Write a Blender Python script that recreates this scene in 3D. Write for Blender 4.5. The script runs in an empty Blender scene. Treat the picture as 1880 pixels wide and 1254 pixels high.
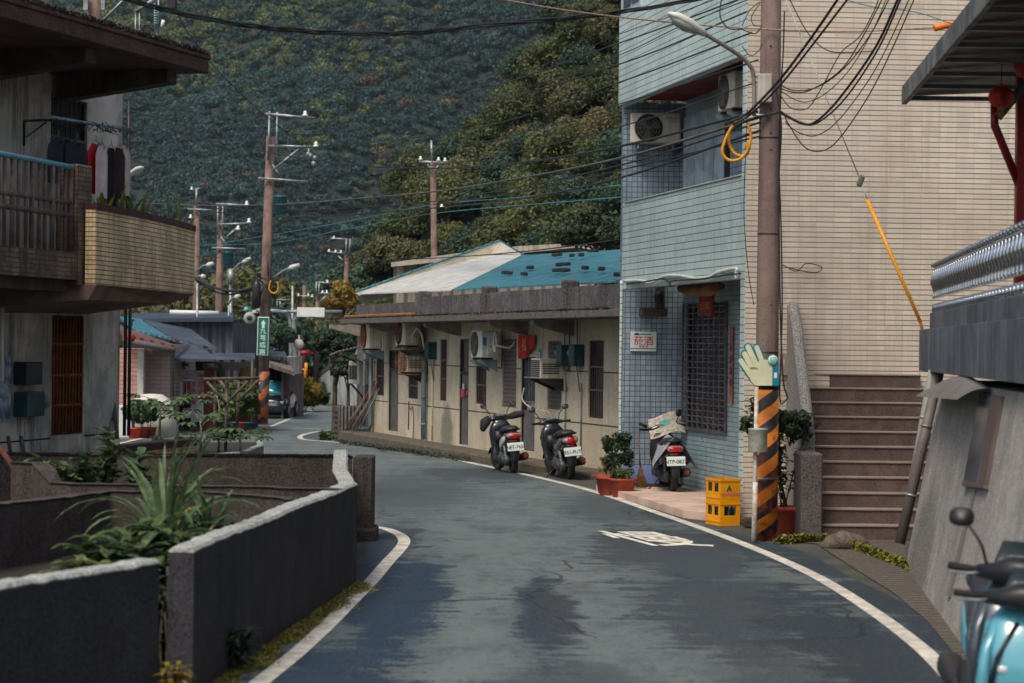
import bpy, math, random
import numpy as np
from mathutils import Vector, Matrix, Euler
R = math.radians
random.seed(7)
S = bpy.context.scene
COL = S.collection

# ------------------------------------------------------------ camera, world, sun, exposure
FL, HC, HY, ROLL = 4000.0, 2.4, 9.0, 0.0115
cam_d = bpy.data.cameras.new("camera")
cam_d.sensor_width = 36
cam_d.lens = FL / 1880 * 36
cam_d.shift_y = HY / 1880
cam_d.clip_start = 0.1
cam_d.clip_end = 5000
cam_d.dof.use_dof = True
cam_d.dof.focus_distance = 39.0
cam_d.dof.aperture_fstop = 2.6
cam = bpy.data.objects.new("camera", cam_d)
COL.objects.link(cam)
cam.matrix_world = Matrix.Translation((0, 0, HC)) @ Matrix.Rotation(R(90), 4, 'X') @ Matrix.Rotation(ROLL, 4, 'Z')
S.camera = cam

SUN_EL, SUN_AZ = 56.0, -150.0      # azimuth from +Y (view direction) towards +X: behind the camera, to the left
w = bpy.data.worlds.new("World"); S.world = w; w.use_nodes = True
nt = w.node_tree; nt.nodes.clear()
sky = nt.nodes.new('ShaderNodeTexSky'); sky.sky_type = 'NISHITA'; sky.sun_disc = False
sky.sun_elevation = R(SUN_EL); sky.sun_rotation = R(SUN_AZ)
sky.air_density = 1.0; sky.dust_density = 4.0; sky.ozone_density = 1.0
bg = nt.nodes.new('ShaderNodeBackground'); bg.inputs[1].default_value = 0.11
out = nt.nodes.new('ShaderNodeOutputWorld')
nt.links.new(sky.outputs[0], bg.inputs[0]); nt.links.new(bg.outputs[0], out.inputs[0])
sd = bpy.data.lights.new("sun", 'SUN'); sd.energy = 1.6; sd.angle = R(22); sd.color = (1.0, .93, .82)
sun = bpy.data.objects.new("sun", sd); COL.objects.link(sun)
_d = Vector((math.sin(R(SUN_AZ)) * math.cos(R(SUN_EL)), math.cos(R(SUN_AZ)) * math.cos(R(SUN_EL)), math.sin(R(SUN_EL))))
sun.rotation_euler = _d.to_track_quat('Z', 'Y').to_euler()
S.view_settings.view_transform = 'Standard'; S.view_settings.look = 'None'
S.view_settings.exposure = 0.5; S.view_settings.gamma = 1.0
S.cycles.max_bounces = 6; S.cycles.diffuse_bounces = 3; S.cycles.transparent_max_bounces = 8

# ------------------------------------------------------------ picture <-> place
def uv(px, py):
    dx, dy = px - 940.0, 627.0 - py
    return dx * math.cos(ROLL) - dy * math.sin(ROLL), dx * math.sin(ROLL) + dy * math.cos(ROLL)
def P(px, py, Y):
    u, v = uv(px, py)
    return Vector((u * Y / FL, Y, HC + (v + HY) * Y / FL))
def gz(Y):
    return -0.012 * max(0.0, Y - 40.0) if Y < 450 else -4.92
def G(px, py, dz=0.0):
    """point of the ground seen at a pixel"""
    u, v = uv(px, py); k = -(v + HY) / FL
    Y = (HC - dz) / k
    if Y > 40: Y = (HC - dz - 0.48) / (k - 0.012)
    return Vector((u * Y / FL, Y, gz(Y) + dz))

class Frame:
    """wall frame: x along p0->p1, y inward (left of x), z up"""
    def __init__(s, p0, p1, z=0.0):
        p0 = Vector((p0[0], p0[1], z)); d = Vector((p1[0], p1[1], z)) - p0
        s.L = d.length; x = d.normalized(); y = Vector((-x.y, x.x, 0))
        s.o, s.x, s.y = p0, x, y
        s.m = Matrix(((x.x, y.x, 0, p0.x), (x.y, y.y, 0, p0.y), (0, 0, 1, z), (0, 0, 0, 1)))
    def hit(s, px, py, d=0.0):
        u, v = uv(px, py); r = Vector((u / FL, 1, (v + HY) / FL)); c = Vector((0, 0, HC))
        t = (d - (c - s.o).dot(s.y)) / r.dot(s.y)
        p = c + r * t - s.o
        return p.dot(s.x), p.z
    def w(s, a, d, z):
        return s.m @ Vector((a, d, z))

# ------------------------------------------------------------ mesh building
class MB:
    def __init__(s, T=None):
        s.v = []; s.f = []; s.mi = []; s.T = T; s.m = 0; s.sm = set()
    def add(s, vs, fs, smooth=False):
        b = len(s.v)
        for p in vs:
            p = Vector(p); s.v.append(s.T @ p if s.T is not None else p)
        for f in fs:
            if smooth: s.sm.add(len(s.f))
            s.f.append([b + i for i in f]); s.mi.append(s.m)
        return s
    def quad(s, a, b, c, d): return s.add([a, b, c, d], [(0, 1, 2, 3)])
    def box(s, x0, x1, y0, y1, z0, z1):
        return s.add([(x0, y0, z0), (x1, y0, z0), (x1, y1, z0), (x0, y1, z0), (x0, y0, z1), (x1, y0, z1), (x1, y1, z1), (x0, y1, z1)],
                     [(0, 3, 2, 1), (4, 5, 6, 7), (0, 1, 5, 4), (1, 2, 6, 5), (2, 3, 7, 6), (3, 0, 4, 7)])
    def bbox(s, x0, x1, y0, y1, z0, z1, b=.01):
        """box with bevelled edges"""
        xs, ys, zs = (x0, x1), (y0, y1), (z0, z1)
        V = {}; L = []
        for i in (0, 1):
            for j in (0, 1):
                for k in (0, 1):
                    p = [xs[i], ys[j], zs[k]]; q = [(1, -1)[i] * b, (1, -1)[j] * b, (1, -1)[k] * b]
                    for a in range(3):
                        r = [p[0] + q[0], p[1] + q[1], p[2] + q[2]]; r[a] = p[a]
                        V[(i, j, k, a)] = len(L); L.append(tuple(r))
        F = []
        for a in range(3):
            o1, o2 = [t for t in range(3) if t != a]
            for e in (0, 1):
                f = []
                for (m, n) in ((0, 0), (1, 0), (1, 1), (0, 1)):
                    key = [0, 0, 0]; key[a] = e; key[o1] = m; key[o2] = n
                    f.append(V[tuple(key) + (a,)])
                F.append(f)
            for m in (0, 1):
                for n in (0, 1):
                    k0 = [0, 0, 0]; k0[a] = 0; k0[o1] = m; k0[o2] = n; k1 = list(k0); k1[a] = 1
                    F.append([V[tuple(k0) + (o1,)], V[tuple(k1) + (o1,)], V[tuple(k1) + (o2,)], V[tuple(k0) + (o2,)]])
        for i in (0, 1):
            for j in (0, 1):
                for k in (0, 1):
                    F.append([V[(i, j, k, 0)], V[(i, j, k, 1)], V[(i, j, k, 2)]])
        return s.add(L, F)
    def prism(s, pts, y0, y1, plane='xz'):
        """polygon in a plane, thickness along the third axis"""
        n = len(pts)
        def mk(p, t):
            return {'xz': (p[0], t, p[1]), 'xy': (p[0], p[1], t), 'yz': (t, p[0], p[1])}[plane]
        vs = [mk(p, y0) for p in pts] + [mk(p, y1) for p in pts]
        return s.add(vs, [tuple(range(n)), tuple(range(2 * n - 1, n - 1, -1))] + [(i, n + i, n + (i + 1) % n, (i + 1) % n) for i in range(n)])
    def tube(s, pts, r, n=6, caps=True, smooth=True):
        pts = [Vector(p) for p in pts]; rs = r if isinstance(r, (list, tuple)) else [r] * len(pts)
        vs = []; fs = []; up = None
        for i, p in enumerate(pts):
            t = (pts[min(i + 1, len(pts) - 1)] - pts[max(i - 1, 0)])
            t = t.normalized() if t.length > 1e-9 else Vector((0, 0, 1))
            if up is None: up = t.orthogonal().normalized()
            up = (up - t * up.dot(t)); up = up.normalized() if up.length > 1e-6 else t.orthogonal().normalized()
            sd_ = t.cross(up)
            for k in range(n):
                a = 2 * math.pi * k / n
                vs.append(p + (up * math.cos(a) + sd_ * math.sin(a)) * rs[i])
        for i in range(len(pts) - 1):
            for k in range(n):
                fs.append((i * n + k, i * n + (k + 1) % n, (i + 1) * n + (k + 1) % n, (i + 1) * n + k))
        s.add(vs, fs, smooth)
        if caps:
            m = len(pts) - 1; b = len(s.v) - len(vs)
            s.f.append([b + k for k in range(n - 1, -1, -1)]); s.mi.append(s.m)
            s.f.append([b + m * n + k for k in range(n)]); s.mi.append(s.m)
        return s
    def lathe(s, prof, o=(0, 0, 0), n=16, ax='z'):
        """prof: list of (radius, height)"""
        vs = []
        for (r, h) in prof:
            for k in range(n):
                a = 2 * math.pi * k / n; c, q = r * math.cos(a), r * math.sin(a)
                p = {'z': (c, q, h), 'y': (c, h, q), 'x': (h, c, q)}[ax]
                vs.append((o[0] + p[0], o[1] + p[1], o[2] + p[2]))
        m = len(prof)
        return s.add(vs, [(i * n + k, i * n + (k + 1) % n, (i + 1) * n + (k + 1) % n, (i + 1) * n + k) for i in range(m - 1) for k in range(n)]
                     + [tuple(range(n - 1, -1, -1)), tuple((m - 1) * n + k for k in range(n))], True)
    def loft(s, secs, ax='x', n=16):
        """secs: (pos, c1, c2, h1, h2[, e]) superellipse sections across the axis"""
        vs = []
        for q in secs:
            pos, c1, c2, h1, h2 = q[:5]; e = q[5] if len(q) > 5 else 2.6
            for k in range(n):
                a = 2 * math.pi * k / n; c, d = math.cos(a), math.sin(a)
                p1 = c1 + h1 * math.copysign(abs(c) ** (2 / e), c); p2 = c2 + h2 * math.copysign(abs(d) ** (2 / e), d)
                vs.append({'x': (pos, p1, p2), 'z': (p1, p2, pos), 'y': (p1, pos, p2)}[ax])
        m = len(secs)
        return s.add(vs, [(i * n + k, i * n + (k + 1) % n, (i + 1) * n + (k + 1) % n, (i + 1) * n + k) for i in range(m - 1) for k in range(n)]
                     + [tuple(range(n - 1, -1, -1)), tuple((m - 1) * n + k for k in range(n))], True)
    def grid(s, fn, nu, nv, smooth=True):
        vs = [fn(i / nu, j / nv) for j in range(nv + 1) for i in range(nu + 1)]
        return s.add(vs, [(j * (nu + 1) + i, j * (nu + 1) + i + 1, (j + 1) * (nu + 1) + i + 1, (j + 1) * (nu + 1) + i) for j in range(nv) for i in range(nu)], smooth)

WM = {}    # world matrices of built things and parts
def tag(o, label=None, cat=None, group=None, kind=None):
    if label: o["label"] = label
    if cat: o["category"] = cat
    if group: o["group"] = group
    if kind: o["kind"] = kind
    return o
def thing(name, label, cat, m=None, group=None):
    o = bpy.data.objects.new(name, None); COL.objects.link(o)
    o.empty_display_size = .2
    if m is None: m = Matrix.Identity(4)
    if not isinstance(m, Matrix): m = Matrix.Translation(Vector(m))
    o.matrix_world = m; WM[o] = m
    return tag(o, label, cat, group)
def obj(name, mb, mats, parent=None, world=False, m=None, label=None, cat=None, group=None, kind=None):
    """links a mesh; vertices are local to the parent (or to matrix m) unless world=True"""
    if not isinstance(mats, (list, tuple)): mats = [mats]
    par = WM[parent] if parent is not None else Matrix.Identity(4)
    if m is not None and not isinstance(m, Matrix): m = Matrix.Translation(Vector(m))
    if m is None:
        m = Matrix.Identity(4)
        if world and parent is None:
            xs = [v.x for v in mb.v]; ys = [v.y for v in mb.v]; zs = [v.z for v in mb.v]
            m = Matrix.Translation(((min(xs) + max(xs)) / 2, (min(ys) + max(ys)) / 2, min(zs)))
    tot = par @ m
    inv = tot.inverted()
    vs = [inv @ v for v in mb.v] if world else mb.v
    me = bpy.data.meshes.new(name)
    me.from_pydata([tuple(v) for v in vs], [], mb.f)
    for x in mats: me.materials.append(x)
    if len(mats) > 1: me.polygons.foreach_set('material_index', mb.mi)
    if mb.sm:
        fl = [False] * len(mb.f)
        for i in mb.sm: fl[i] = True
        me.polygons.foreach_set('use_smooth', fl)
    me.update()
    import bmesh
    if len(mb.f) < 60000 and not getattr(mb, 'open', False):
        bm = bmesh.new(); bm.from_mesh(me); bmesh.ops.recalc_face_normals(bm, faces=bm.faces); bm.to_mesh(me); bm.free()
    o = bpy.data.objects.new(name, me); COL.objects.link(o)
    if parent is not None: o.parent = parent
    o.matrix_local = m; WM[o] = tot
    return tag(o, label, cat, group, kind)
def dup(root, m, label=None, group=None):
    def cp(o, par):
        c = o.copy(); COL.objects.link(c); c.parent = par
        for ch in o.children: cp(ch, c)
        return c
    c = cp(root, None); c.matrix_world = m; WM[c] = m
    if label: c["label"] = label
    if group: c["group"] = group
    return c
def np_obj(name, V, F, mat_, parent=None, m=None, **k):
    """numpy mesh: V (n,3), F (m,4) or (m,3)"""
    me = bpy.data.meshes.new(name); n = F.shape[1]
    me.vertices.add(len(V)); me.vertices.foreach_set('co', np.asarray(V, np.float32).ravel())
    me.loops.add(F.size); me.loops.foreach_set('vertex_index', F.astype(np.int32).ravel())
    me.polygons.add(len(F)); me.polygons.foreach_set('loop_start', np.arange(0, F.size, n, dtype=np.int32))
    me.polygons.foreach_set('loop_total', np.full(len(F), n, np.int32))
    me.update(calc_edges=True); me.materials.append(mat_)
    if name is None: return me
    o = bpy.data.objects.new(name, me); COL.objects.link(o)
    if parent is not None: o.parent = parent
    m = Matrix.Identity(4) if m is None else (m if isinstance(m, Matrix) else Matrix.Translation(Vector(m)))
    o.matrix_local = m; WM[o] = (WM[parent] if parent is not None else Matrix.Identity(4)) @ m
    return tag(o, k.get('label'), k.get('cat'), k.get('group'), k.get('kind'))

def smooth_pts(pts, k=8):
    pts = [Vector(p) for p in pts]
    if len(pts) < 3: return pts
    out_ = []
    q = [pts[0] * 2 - pts[1]] + pts + [pts[-1] * 2 - pts[-2]]
    for i in range(1, len(q) - 2):
        a, b, c, d = q[i - 1:i + 3]
        for j in range(k):
            t = j / k
            out_.append(.5 * ((2 * b) + (c - a) * t + (2 * a - 5 * b + 4 * c - d) * t * t + (3 * b - a - 3 * c + d) * t ** 3))
    out_.append(pts[-1])
    return out_

FONT = None
def text(name, s, size, m, mat_, parent=None, ext=.002, bold=0.0, vertical=False, spacing=1.0, sx=1.0, **k):
    """writing as a mesh, centred on the origin of m, in its local xz plane facing -y"""
    cu = bpy.data.curves.new(name, 'FONT')
    cu.body = "\n".join(s) if vertical else s
    cu.size = size; cu.extrude = ext; cu.offset = bold; cu.align_x = 'CENTER'; cu.align_y = 'CENTER'
    cu.space_line = spacing if vertical else 1; cu.space_character = 1 if vertical else spacing
    t = bpy.data.objects.new(name + '_tmp', cu)
    dg = bpy.context.evaluated_depsgraph_get()
    me = bpy.data.meshes.new_from_object(t.evaluated_get(dg)) if False else t.to_mesh().copy()
    t.to_mesh_clear(); bpy.data.objects.remove(t); bpy.data.curves.remove(cu)
    xs = [v.co for v in me.vertices]
    if not xs: return None
    cx = (min(v.x for v in xs) + max(v.x for v in xs)) / 2; cy = (min(v.y for v in xs) + max(v.y for v in xs)) / 2
    mb = MB()
    mb.v = [Vector(((v.x - cx) * sx, -v.z, v.y - cy)) for v in xs]
    mb.f = [list(p.vertices) for p in me.polygons]; mb.mi = [0] * len(mb.f); mb.open = True
    bpy.data.meshes.remove(me)
    return obj(name, mb, mat_, parent, m=m, **k)

# ------------------------------------------------------------ materials
def srgb(r, g, b):
    f = lambda c: (c / 255 / 12.92) if c / 255 <= .04045 else ((c / 255 + .055) / 1.055) ** 2.4
    return (f(r), f(g), f(b))
class Nd:
    def __init__(s, name):
        s.m = bpy.data.materials.new(name); s.m.use_nodes = True
        s.t = s.m.node_tree; s.t.nodes.clear()
        s.o = s.n('ShaderNodeOutputMaterial'); s.b = s.n('ShaderNodeBsdfPrincipled')
        s.l(s.b.outputs[0], s.o.inputs[0])
        s.tc = s.n('ShaderNodeTexCoord')
    def n(s, t, **k):
        x = s.t.nodes.new(t)
        for a, b in k.items(): setattr(x, a, b)
        return x
    def l(s, a, b): s.t.links.new(a, b)
    def map(s, sc=(1, 1, 1), src=None, loc=(0, 0, 0)):
        x = s.n('ShaderNodeMapping'); x.inputs['Scale'].default_value = sc; x.inputs['Location'].default_value = loc
        s.l(src or s.tc.outputs['Object'], x.inputs[0]); return x.outputs[0]
    def noise(s, vec, scale=3, detail=5, rough=.6, dist=0):
        x = s.n('ShaderNodeTexNoise'); x.inputs['Scale'].default_value = scale; x.inputs['Detail'].default_value = detail
        x.inputs['Roughness'].default_value = rough; x.inputs['Distortion'].default_value = dist
        s.l(vec, x.inputs['Vector']); return x.outputs['Fac']
    def ramp(s, fac, a, b, c0=0.0, c1=1.0):
        x = s.n('ShaderNodeMapRange'); x.interpolation_type = 'SMOOTHSTEP'
        for i, v in zip((1, 2, 3, 4), (a, b, c0, c1)): x.inputs[i].default_value = v
        s.l(fac, x.inputs[0]); return x.outputs[0]
    def math(s, op, a, b):
        x = s.n('ShaderNodeMath', operation=op)
        for i, v in enumerate((a, b)):
            if isinstance(v, (int, float)): x.inputs[i].default_value = v
            else: s.l(v, x.inputs[i])
        return x.outputs[0]
    def mix(s, fac, a, b, mode='MIX'):
        x = s.n('ShaderNodeMix', data_type='RGBA', blend_type=mode)
        for i, v in ((0, fac), (6, a), (7, b)):
            if isinstance(v, (int, float)): x.inputs[i].default_value = v
            elif isinstance(v, tuple): x.inputs[i].default_value = (*v[:3], 1)
            else: s.l(v, x.inputs[i])
        return x.outputs[2]
    def bump(s, h, st=.5, dist=.01, prev=None):
        x = s.n('ShaderNodeBump'); x.inputs['Strength'].default_value = st; x.inputs['Distance'].default_value = dist
        s.l(h, x.inputs['Height'])
        if prev is not None: s.l(prev, x.inputs['Normal'])
        return x.outputs[0]
    def sep(s, vec):
        x = s.n('ShaderNodeSeparateXYZ'); s.l(vec, x.inputs[0]); return x.outputs
    def comb(s, a, b, c):
        x = s.n('ShaderNodeCombineXYZ')
        for i, v in enumerate((a, b, c)):
            if isinstance(v, (int, float)): x.inputs[i].default_value = v
            else: s.l(v, x.inputs[i])
        return x.outputs[0]
MC = {}
def mat(name, c, c2=None, rough=.75, metal=0.0, ns=2.5, bump=0.0, bs=60, spec=.4, streak=None, blot=None, tile=None, grain=0.0, coat=0.0, rnd=0.0, corr=None, spot=None):
    """c/c2 noise mix; streak=(colour, amount) rain marks; blot=(colour, amount, scale) stains; tile=(w,h,joint,colour,offset)"""
    if name in MC: return MC[name]
    N = Nd(name); b = N.b
    b.inputs['Roughness'].default_value = rough; b.inputs['Metallic'].default_value = metal
    b.inputs['Specular IOR Level'].default_value = spec; b.inputs['Coat Weight'].default_value = coat
    if c2 is None: c2 = tuple(x * .8 for x in c)
    n1 = N.noise(N.map(), ns, 6, .65)
    colr = N.mix(N.ramp(n1, .35, .65), c, c2)
    nrm = None
    if tile:
        tw, th, tj, tc_, off = tile[:5]
        xyz = N.sep(N.tc.outputs['Object'])
        uu = N.math('DIVIDE', N.math('ADD', xyz[0], xyz[1]), tw); vv = N.math('DIVIDE', xyz[2], th)
        row = N.math('FLOOR', vv, 0)
        if off: uu = N.math('ADD', uu, N.math('MULTIPLY', row, off))
        def edge(q, size, j):
            f = N.math('FRACT', q, 0); e = N.math('MULTIPLY', N.math('MINIMUM', f, N.math('SUBTRACT', 1.0, f)), size)
            return N.ramp(e, j * .5, j * .5 + .003, 1, 0)
        v1, v2, vj = (tile[5], tile[6], tile[7] if len(tile) > 7 else .8) if len(tile) > 6 else (.88, 1.08, .8)
        jh, jv = edge(vv, th, tj), N.math('MULTIPLY', edge(uu, tw, tj), vj)
        fac = N.math('MAXIMUM', jh, jv)
        wn_ = N.n('ShaderNodeTexWhiteNoise', noise_dimensions='2D'); N.l(N.comb(N.math('FLOOR', uu, 0), row, 0.0), wn_.inputs[0])
        g_ = N.ramp(wn_.outputs[0], 0, 1, v1, v2)
        colr = N.mix(1.0, colr, N.comb(g_, g_, g_), 'MULTIPLY')
        colr = N.mix(fac, colr, tc_)
        nrm = N.bump(N.math('SUBTRACT', 1.0, fac), .6, .006)
    if corr:
        xyz = N.sep(N.tc.outputs['Object'])
        wv = N.math('SINE', N.math('MULTIPLY', N.math('ADD', xyz[0], xyz[1]), 2 * math.pi / corr), 0.0)
        nrm = N.bump(wv, .9, corr * .22)
    if blot:
        n2 = N.noise(N.map((1, 1, 1), loc=(3, 7, 1)), blot[2], 6, .7, .3)
        colr = N.mix(N.math('MULTIPLY', N.ramp(n2, .46, .56), blot[1]), colr, blot[0])
    if spot:   # one soot mark with its own outline: centre s, z, radii, amount, colour
        q = N.sep(N.tc.outputs['Object']); dx = N.math('DIVIDE', N.math('SUBTRACT', q[spot[6] if len(spot) > 6 else 0], spot[0]), spot[2]); dz = N.math('DIVIDE', N.math('SUBTRACT', q[2], spot[1] + .35), spot[3])
        dd = N.math('ADD', N.math('ADD', N.math('MULTIPLY', dx, dx), N.math('MULTIPLY', dz, dz)), N.math('MULTIPLY', N.math('SUBTRACT', N.noise(N.map(), 3.5, 6, .7), .5), 1.6))
        colr = N.mix(N.math('MULTIPLY', N.ramp(dd, .3, 1.25, 1, 0), spot[4]), colr, spot[5])
    if streak:
        n3 = N.noise(N.map((4, 4, .25)), 1.6, 7, .8, .2)
        n4 = N.noise(N.map((1, 1, .6), loc=(9, 2, 4)), .9, 3, .5)
        colr = N.mix(N.math('MULTIPLY', N.math('MULTIPLY', N.ramp(n3, .45, .57), N.ramp(n4, .37, .56)), streak[1]), colr, streak[0])
    if grain:
        n5 = N.noise(N.map(), bs, 3, .8)
        colr = N.mix(grain, colr, N.mix(N.ramp(n5, .4, .6), tuple(x * .35 for x in c), tuple(min(1, x * 1.9) for x in c)))
    if rnd:
        oi = N.n('ShaderNodeObjectInfo')
        hs = N.n('ShaderNodeHueSaturation'); N.l(colr, hs.inputs['Color'])
        N.l(N.math('ADD', N.math('MULTIPLY', oi.outputs['Random'], rnd), 1 - rnd / 2), hs.inputs['Value'])
        colr = hs.outputs[0]
    N.l(colr, b.inputs['Base Color'])
    if bump:
        nrm = N.bump(N.noise(N.map(), bs, 4, .7), min(1, bump), .006, nrm)
    if nrm is not None: N.l(nrm, b.inputs['Normal'])
    if metal < .5:
        N.l(N.ramp(n1, .2, .8, max(0.05, rough - .12), min(1, rough + .1)), b.inputs['Roughness'])
    MC[name] = N.m
    return N.m
def foliage(name, c, c2, c3, ns=1.2, rnd=.5, trans=.25):
    N = Nd(name); b = N.b
    b.inputs['Roughness'].default_value = .55; b.inputs['Specular IOR Level'].default_value = .35
    n1 = N.noise(N.map(), ns, 3, .6); n2 = N.noise(N.map(loc=(5, 5, 5)), ns * 7, 2, .6)
    colr = N.mix(N.ramp(n1, .35, .65), c, c2); colr = N.mix(N.ramp(n2, .45, .75), colr, c3)
    oi = N.n('ShaderNodeObjectInfo'); hs = N.n('ShaderNodeHueSaturation'); N.l(colr, hs.inputs['Color'])
    N.l(N.math('ADD', N.math('MULTIPLY', oi.outputs['Random'], rnd), 1 - rnd / 2), hs.inputs['Value'])
    N.l(N.math('ADD', N.math('MULTIPLY', oi.outputs['Random'], -.05), .52), hs.inputs['Hue'])
    N.l(hs.outputs[0], b.inputs['Base Color'])
    if trans:
        tr = N.n('ShaderNodeBsdfTranslucent'); N.l(hs.outputs[0], tr.inputs[0])
        mx = N.n('ShaderNodeMixShader'); mx.inputs[0].default_value = trans
        N.l(b.outputs[0], mx.inputs[1]); N.l(tr.outputs[0], mx.inputs[2]); N.l(mx.outputs[0], N.o.inputs[0])
    return N.m
# ------------------------------------------------------------ shared materials
mConc = mat('concrete_dark', srgb(92, 88, 84), srgb(66, 62, 60), .9, ns=1.5, bump=.8, bs=70, streak=(srgb(30, 27, 25), .85), blot=(srgb(45, 34, 28), .5, 2.0), grain=.35)
mConcL = mat('concrete_light', srgb(168, 158, 142), srgb(150, 140, 124), .9, ns=1.2, bump=.5, bs=60, streak=(srgb(92, 78, 64), .45), blot=(srgb(120, 104, 86), .35, 1.4), grain=.12)
mMoss = mat('moss', srgb(110, 112, 30), srgb(70, 80, 25), .95, ns=9, bump=1, bs=30, grain=.3)
mAsph = None
mBlack = mat('black_plastic', (.012, .013, .015), (.02, .02, .022), .45, ns=4)
mRub = mat('rubber', (.012, .012, .012), (.02, .02, .02), .85)
mCable = mat('cable_black', (.012, .012, .014), (.02, .02, .02), .6)
mSteel = mat('galvanised', srgb(165, 172, 172), srgb(140, 148, 150), .5, metal=.55, ns=4, blot=(srgb(90, 84, 78), .4, 3))
mPoleC = mat('pole_concrete', srgb(128, 108, 98), srgb(104, 88, 82), .9, ns=2, bump=.4, streak=(srgb(70, 60, 55), .5), grain=.15)
mPoleR = mat('pole_reddish', srgb(134, 110, 98), srgb(104, 86, 78), .9, ns=2, bump=.3, streak=(srgb(70, 55, 50), .5))
mWhite = mat('white_paint', (.62, .62, .58), (.5, .5, .47), .5, ns=3, streak=(srgb(120, 105, 85), .4))
mCream = mat('ac_cream', srgb(205, 200, 182), srgb(190, 184, 166), .45, ns=2, streak=(srgb(120, 100, 80), .4))
mAcW = mat('ac_white', srgb(212, 216, 208), srgb(196, 200, 192), .4, ns=2, streak=(srgb(130, 122, 105), .35))
mDarkM = mat('dark_metal', srgb(58, 56, 56), srgb(44, 42, 42), .5, metal=.3, ns=5)
mRust = mat('rusty_metal', srgb(150, 82, 40), srgb(92, 50, 32), .85, ns=6, bump=.4, grain=.3)
mGlass = mat('dark_glass', (.018, .022, .026), (.03, .034, .038), .12, spec=.6, ns=1)
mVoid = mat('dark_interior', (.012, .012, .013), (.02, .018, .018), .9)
mWood = mat('weathered_wood', srgb(120, 106, 92), srgb(90, 78, 68), .85, ns=6, streak=(srgb(60, 50, 42), .6))
mRed = mat('red_paint', srgb(150, 14, 22), srgb(120, 10, 18), .4, ns=3)
mOrange = mat('orange_plastic', srgb(226, 120, 40), srgb(205, 100, 32), .5, ns=3)
mYellow = mat('yellow_plastic', srgb(238, 160, 10), srgb(222, 142, 8), .45, ns=3, rnd=.1)
mTerra = mat('terracotta', srgb(170, 74, 50), srgb(140, 58, 42), .8, ns=5, streak=(srgb(95, 60, 50), .4), rnd=.2)
mPvc = mat('grey_blue_pvc', srgb(120, 140, 144), srgb(100, 118, 122), .5, ns=3, streak=(srgb(72, 74, 72), .4))
mTeal = mat('teal_box', srgb(34, 74, 80), srgb(28, 60, 66), .5, ns=3, streak=(srgb(20, 30, 32), .4))
mGreenS = mat('sign_green', srgb(0, 112, 92), srgb(0, 104, 86), .45, ns=2)
mSignW = mat('sign_white', (.72, .74, .72), (.66, .68, .66), .45, ns=3)
mPorc = mat('porcelain', (.75, .75, .72), (.7, .7, .68), .2, ns=3)
mTar = mat('line_paint', srgb(214, 208, 192), srgb(188, 182, 168), .8, ns=2.2, blot=(srgb(120, 116, 110), .45, 5), grain=.12, bs=30)

# vegetation
fFar = foliage('far_forest', srgb(38, 74, 74), srgb(26, 54, 62), srgb(74, 96, 72), .25, .7, .15)
fHill = foliage('hill_leaves', srgb(80, 90, 50), srgb(52, 70, 44), srgb(116, 114, 62), .5, .6)
fHillB = foliage('hill_leaves_brown', srgb(92, 94, 56), srgb(68, 74, 48), srgb(120, 106, 66), .5, .6)
fHillG = foliage('hill_leaves_bluegreen', srgb(58, 84, 62), srgb(42, 66, 54), srgb(92, 110, 80), .5, .5)
fBush = foliage('bush_leaves', srgb(46, 66, 42), srgb(30, 46, 34), srgb(76, 90, 54), 2.5, .5)
fPlant = foliage('plant_leaves', srgb(64, 88, 48), srgb(44, 68, 46), srgb(120, 126, 60), 4, .5)
fPapaya = foliage('papaya_leaves', srgb(66, 92, 60), srgb(50, 74, 62), srgb(110, 124, 60), 2, .5)
fBlade = foliage('blade_leaves', srgb(96, 116, 74), srgb(70, 94, 66), srgb(150, 158, 110), 2, .4)
fYel = foliage('yellow_leaves', srgb(140, 130, 40), srgb(100, 104, 40), srgb(170, 120, 40), 3, .4)
mTrunk = mat('bark', srgb(84, 72, 62), srgb(60, 52, 46), .9, ns=6, bump=.6, bs=30)
mSoil = mat('soil', srgb(50, 44, 38), srgb(36, 32, 28), .95, ns=5, bump=.8, bs=20)

def leaves(rng, centers, radii, n, size, asp=.55, up=.35, shell=.55):
    """n leaf-sized quads on a set of clumps"""
    k = rng.integers(0, len(centers), n)
    d = rng.normal(size=(n, 3)); d /= np.linalg.norm(d, axis=1)[:, None]
    rr = (shell + (1 - shell) * rng.random(n) ** .5)[:, None]
    p = centers[k] + d * radii[k] * rr
    nn = d + rng.normal(size=(n, 3)) * .55 + np.array([0, 0, up]); nn /= np.linalg.norm(nn, axis=1)[:, None]
    a = np.cross(nn, rng.normal(size=(n, 3))); a /= np.linalg.norm(a, axis=1)[:, None]
    b = np.cross(nn, a)
    s = (size * (.6 + .8 * rng.random(n)))[:, None]
    V = np.stack([p - a * s, p + b * s * asp, p + a * s, p - b * s * asp], 1).reshape(-1, 3)
    return V, np.arange(n * 4).reshape(-1, 4)
def crown(seed, rx, rz, zc, nclump, n, size, cl=.42, asp=.55):
    rng = np.random.default_rng(seed)
    d = rng.normal(size=(nclump, 3)); d /= np.linalg.norm(d, axis=1)[:, None]
    d[:, 2] = np.abs(d[:, 2]) * 1.15 - .35
    c = d * np.array([rx, rx, rz]) * (.45 + .4 * rng.random(nclump))[:, None] + np.array([0, 0, zc])
    r = (cl * rx * (.6 + .7 * rng.random(nclump)))[:, None] * np.array([1, 1, .75])
    return leaves(rng, c, r, n, size, asp)
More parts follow.
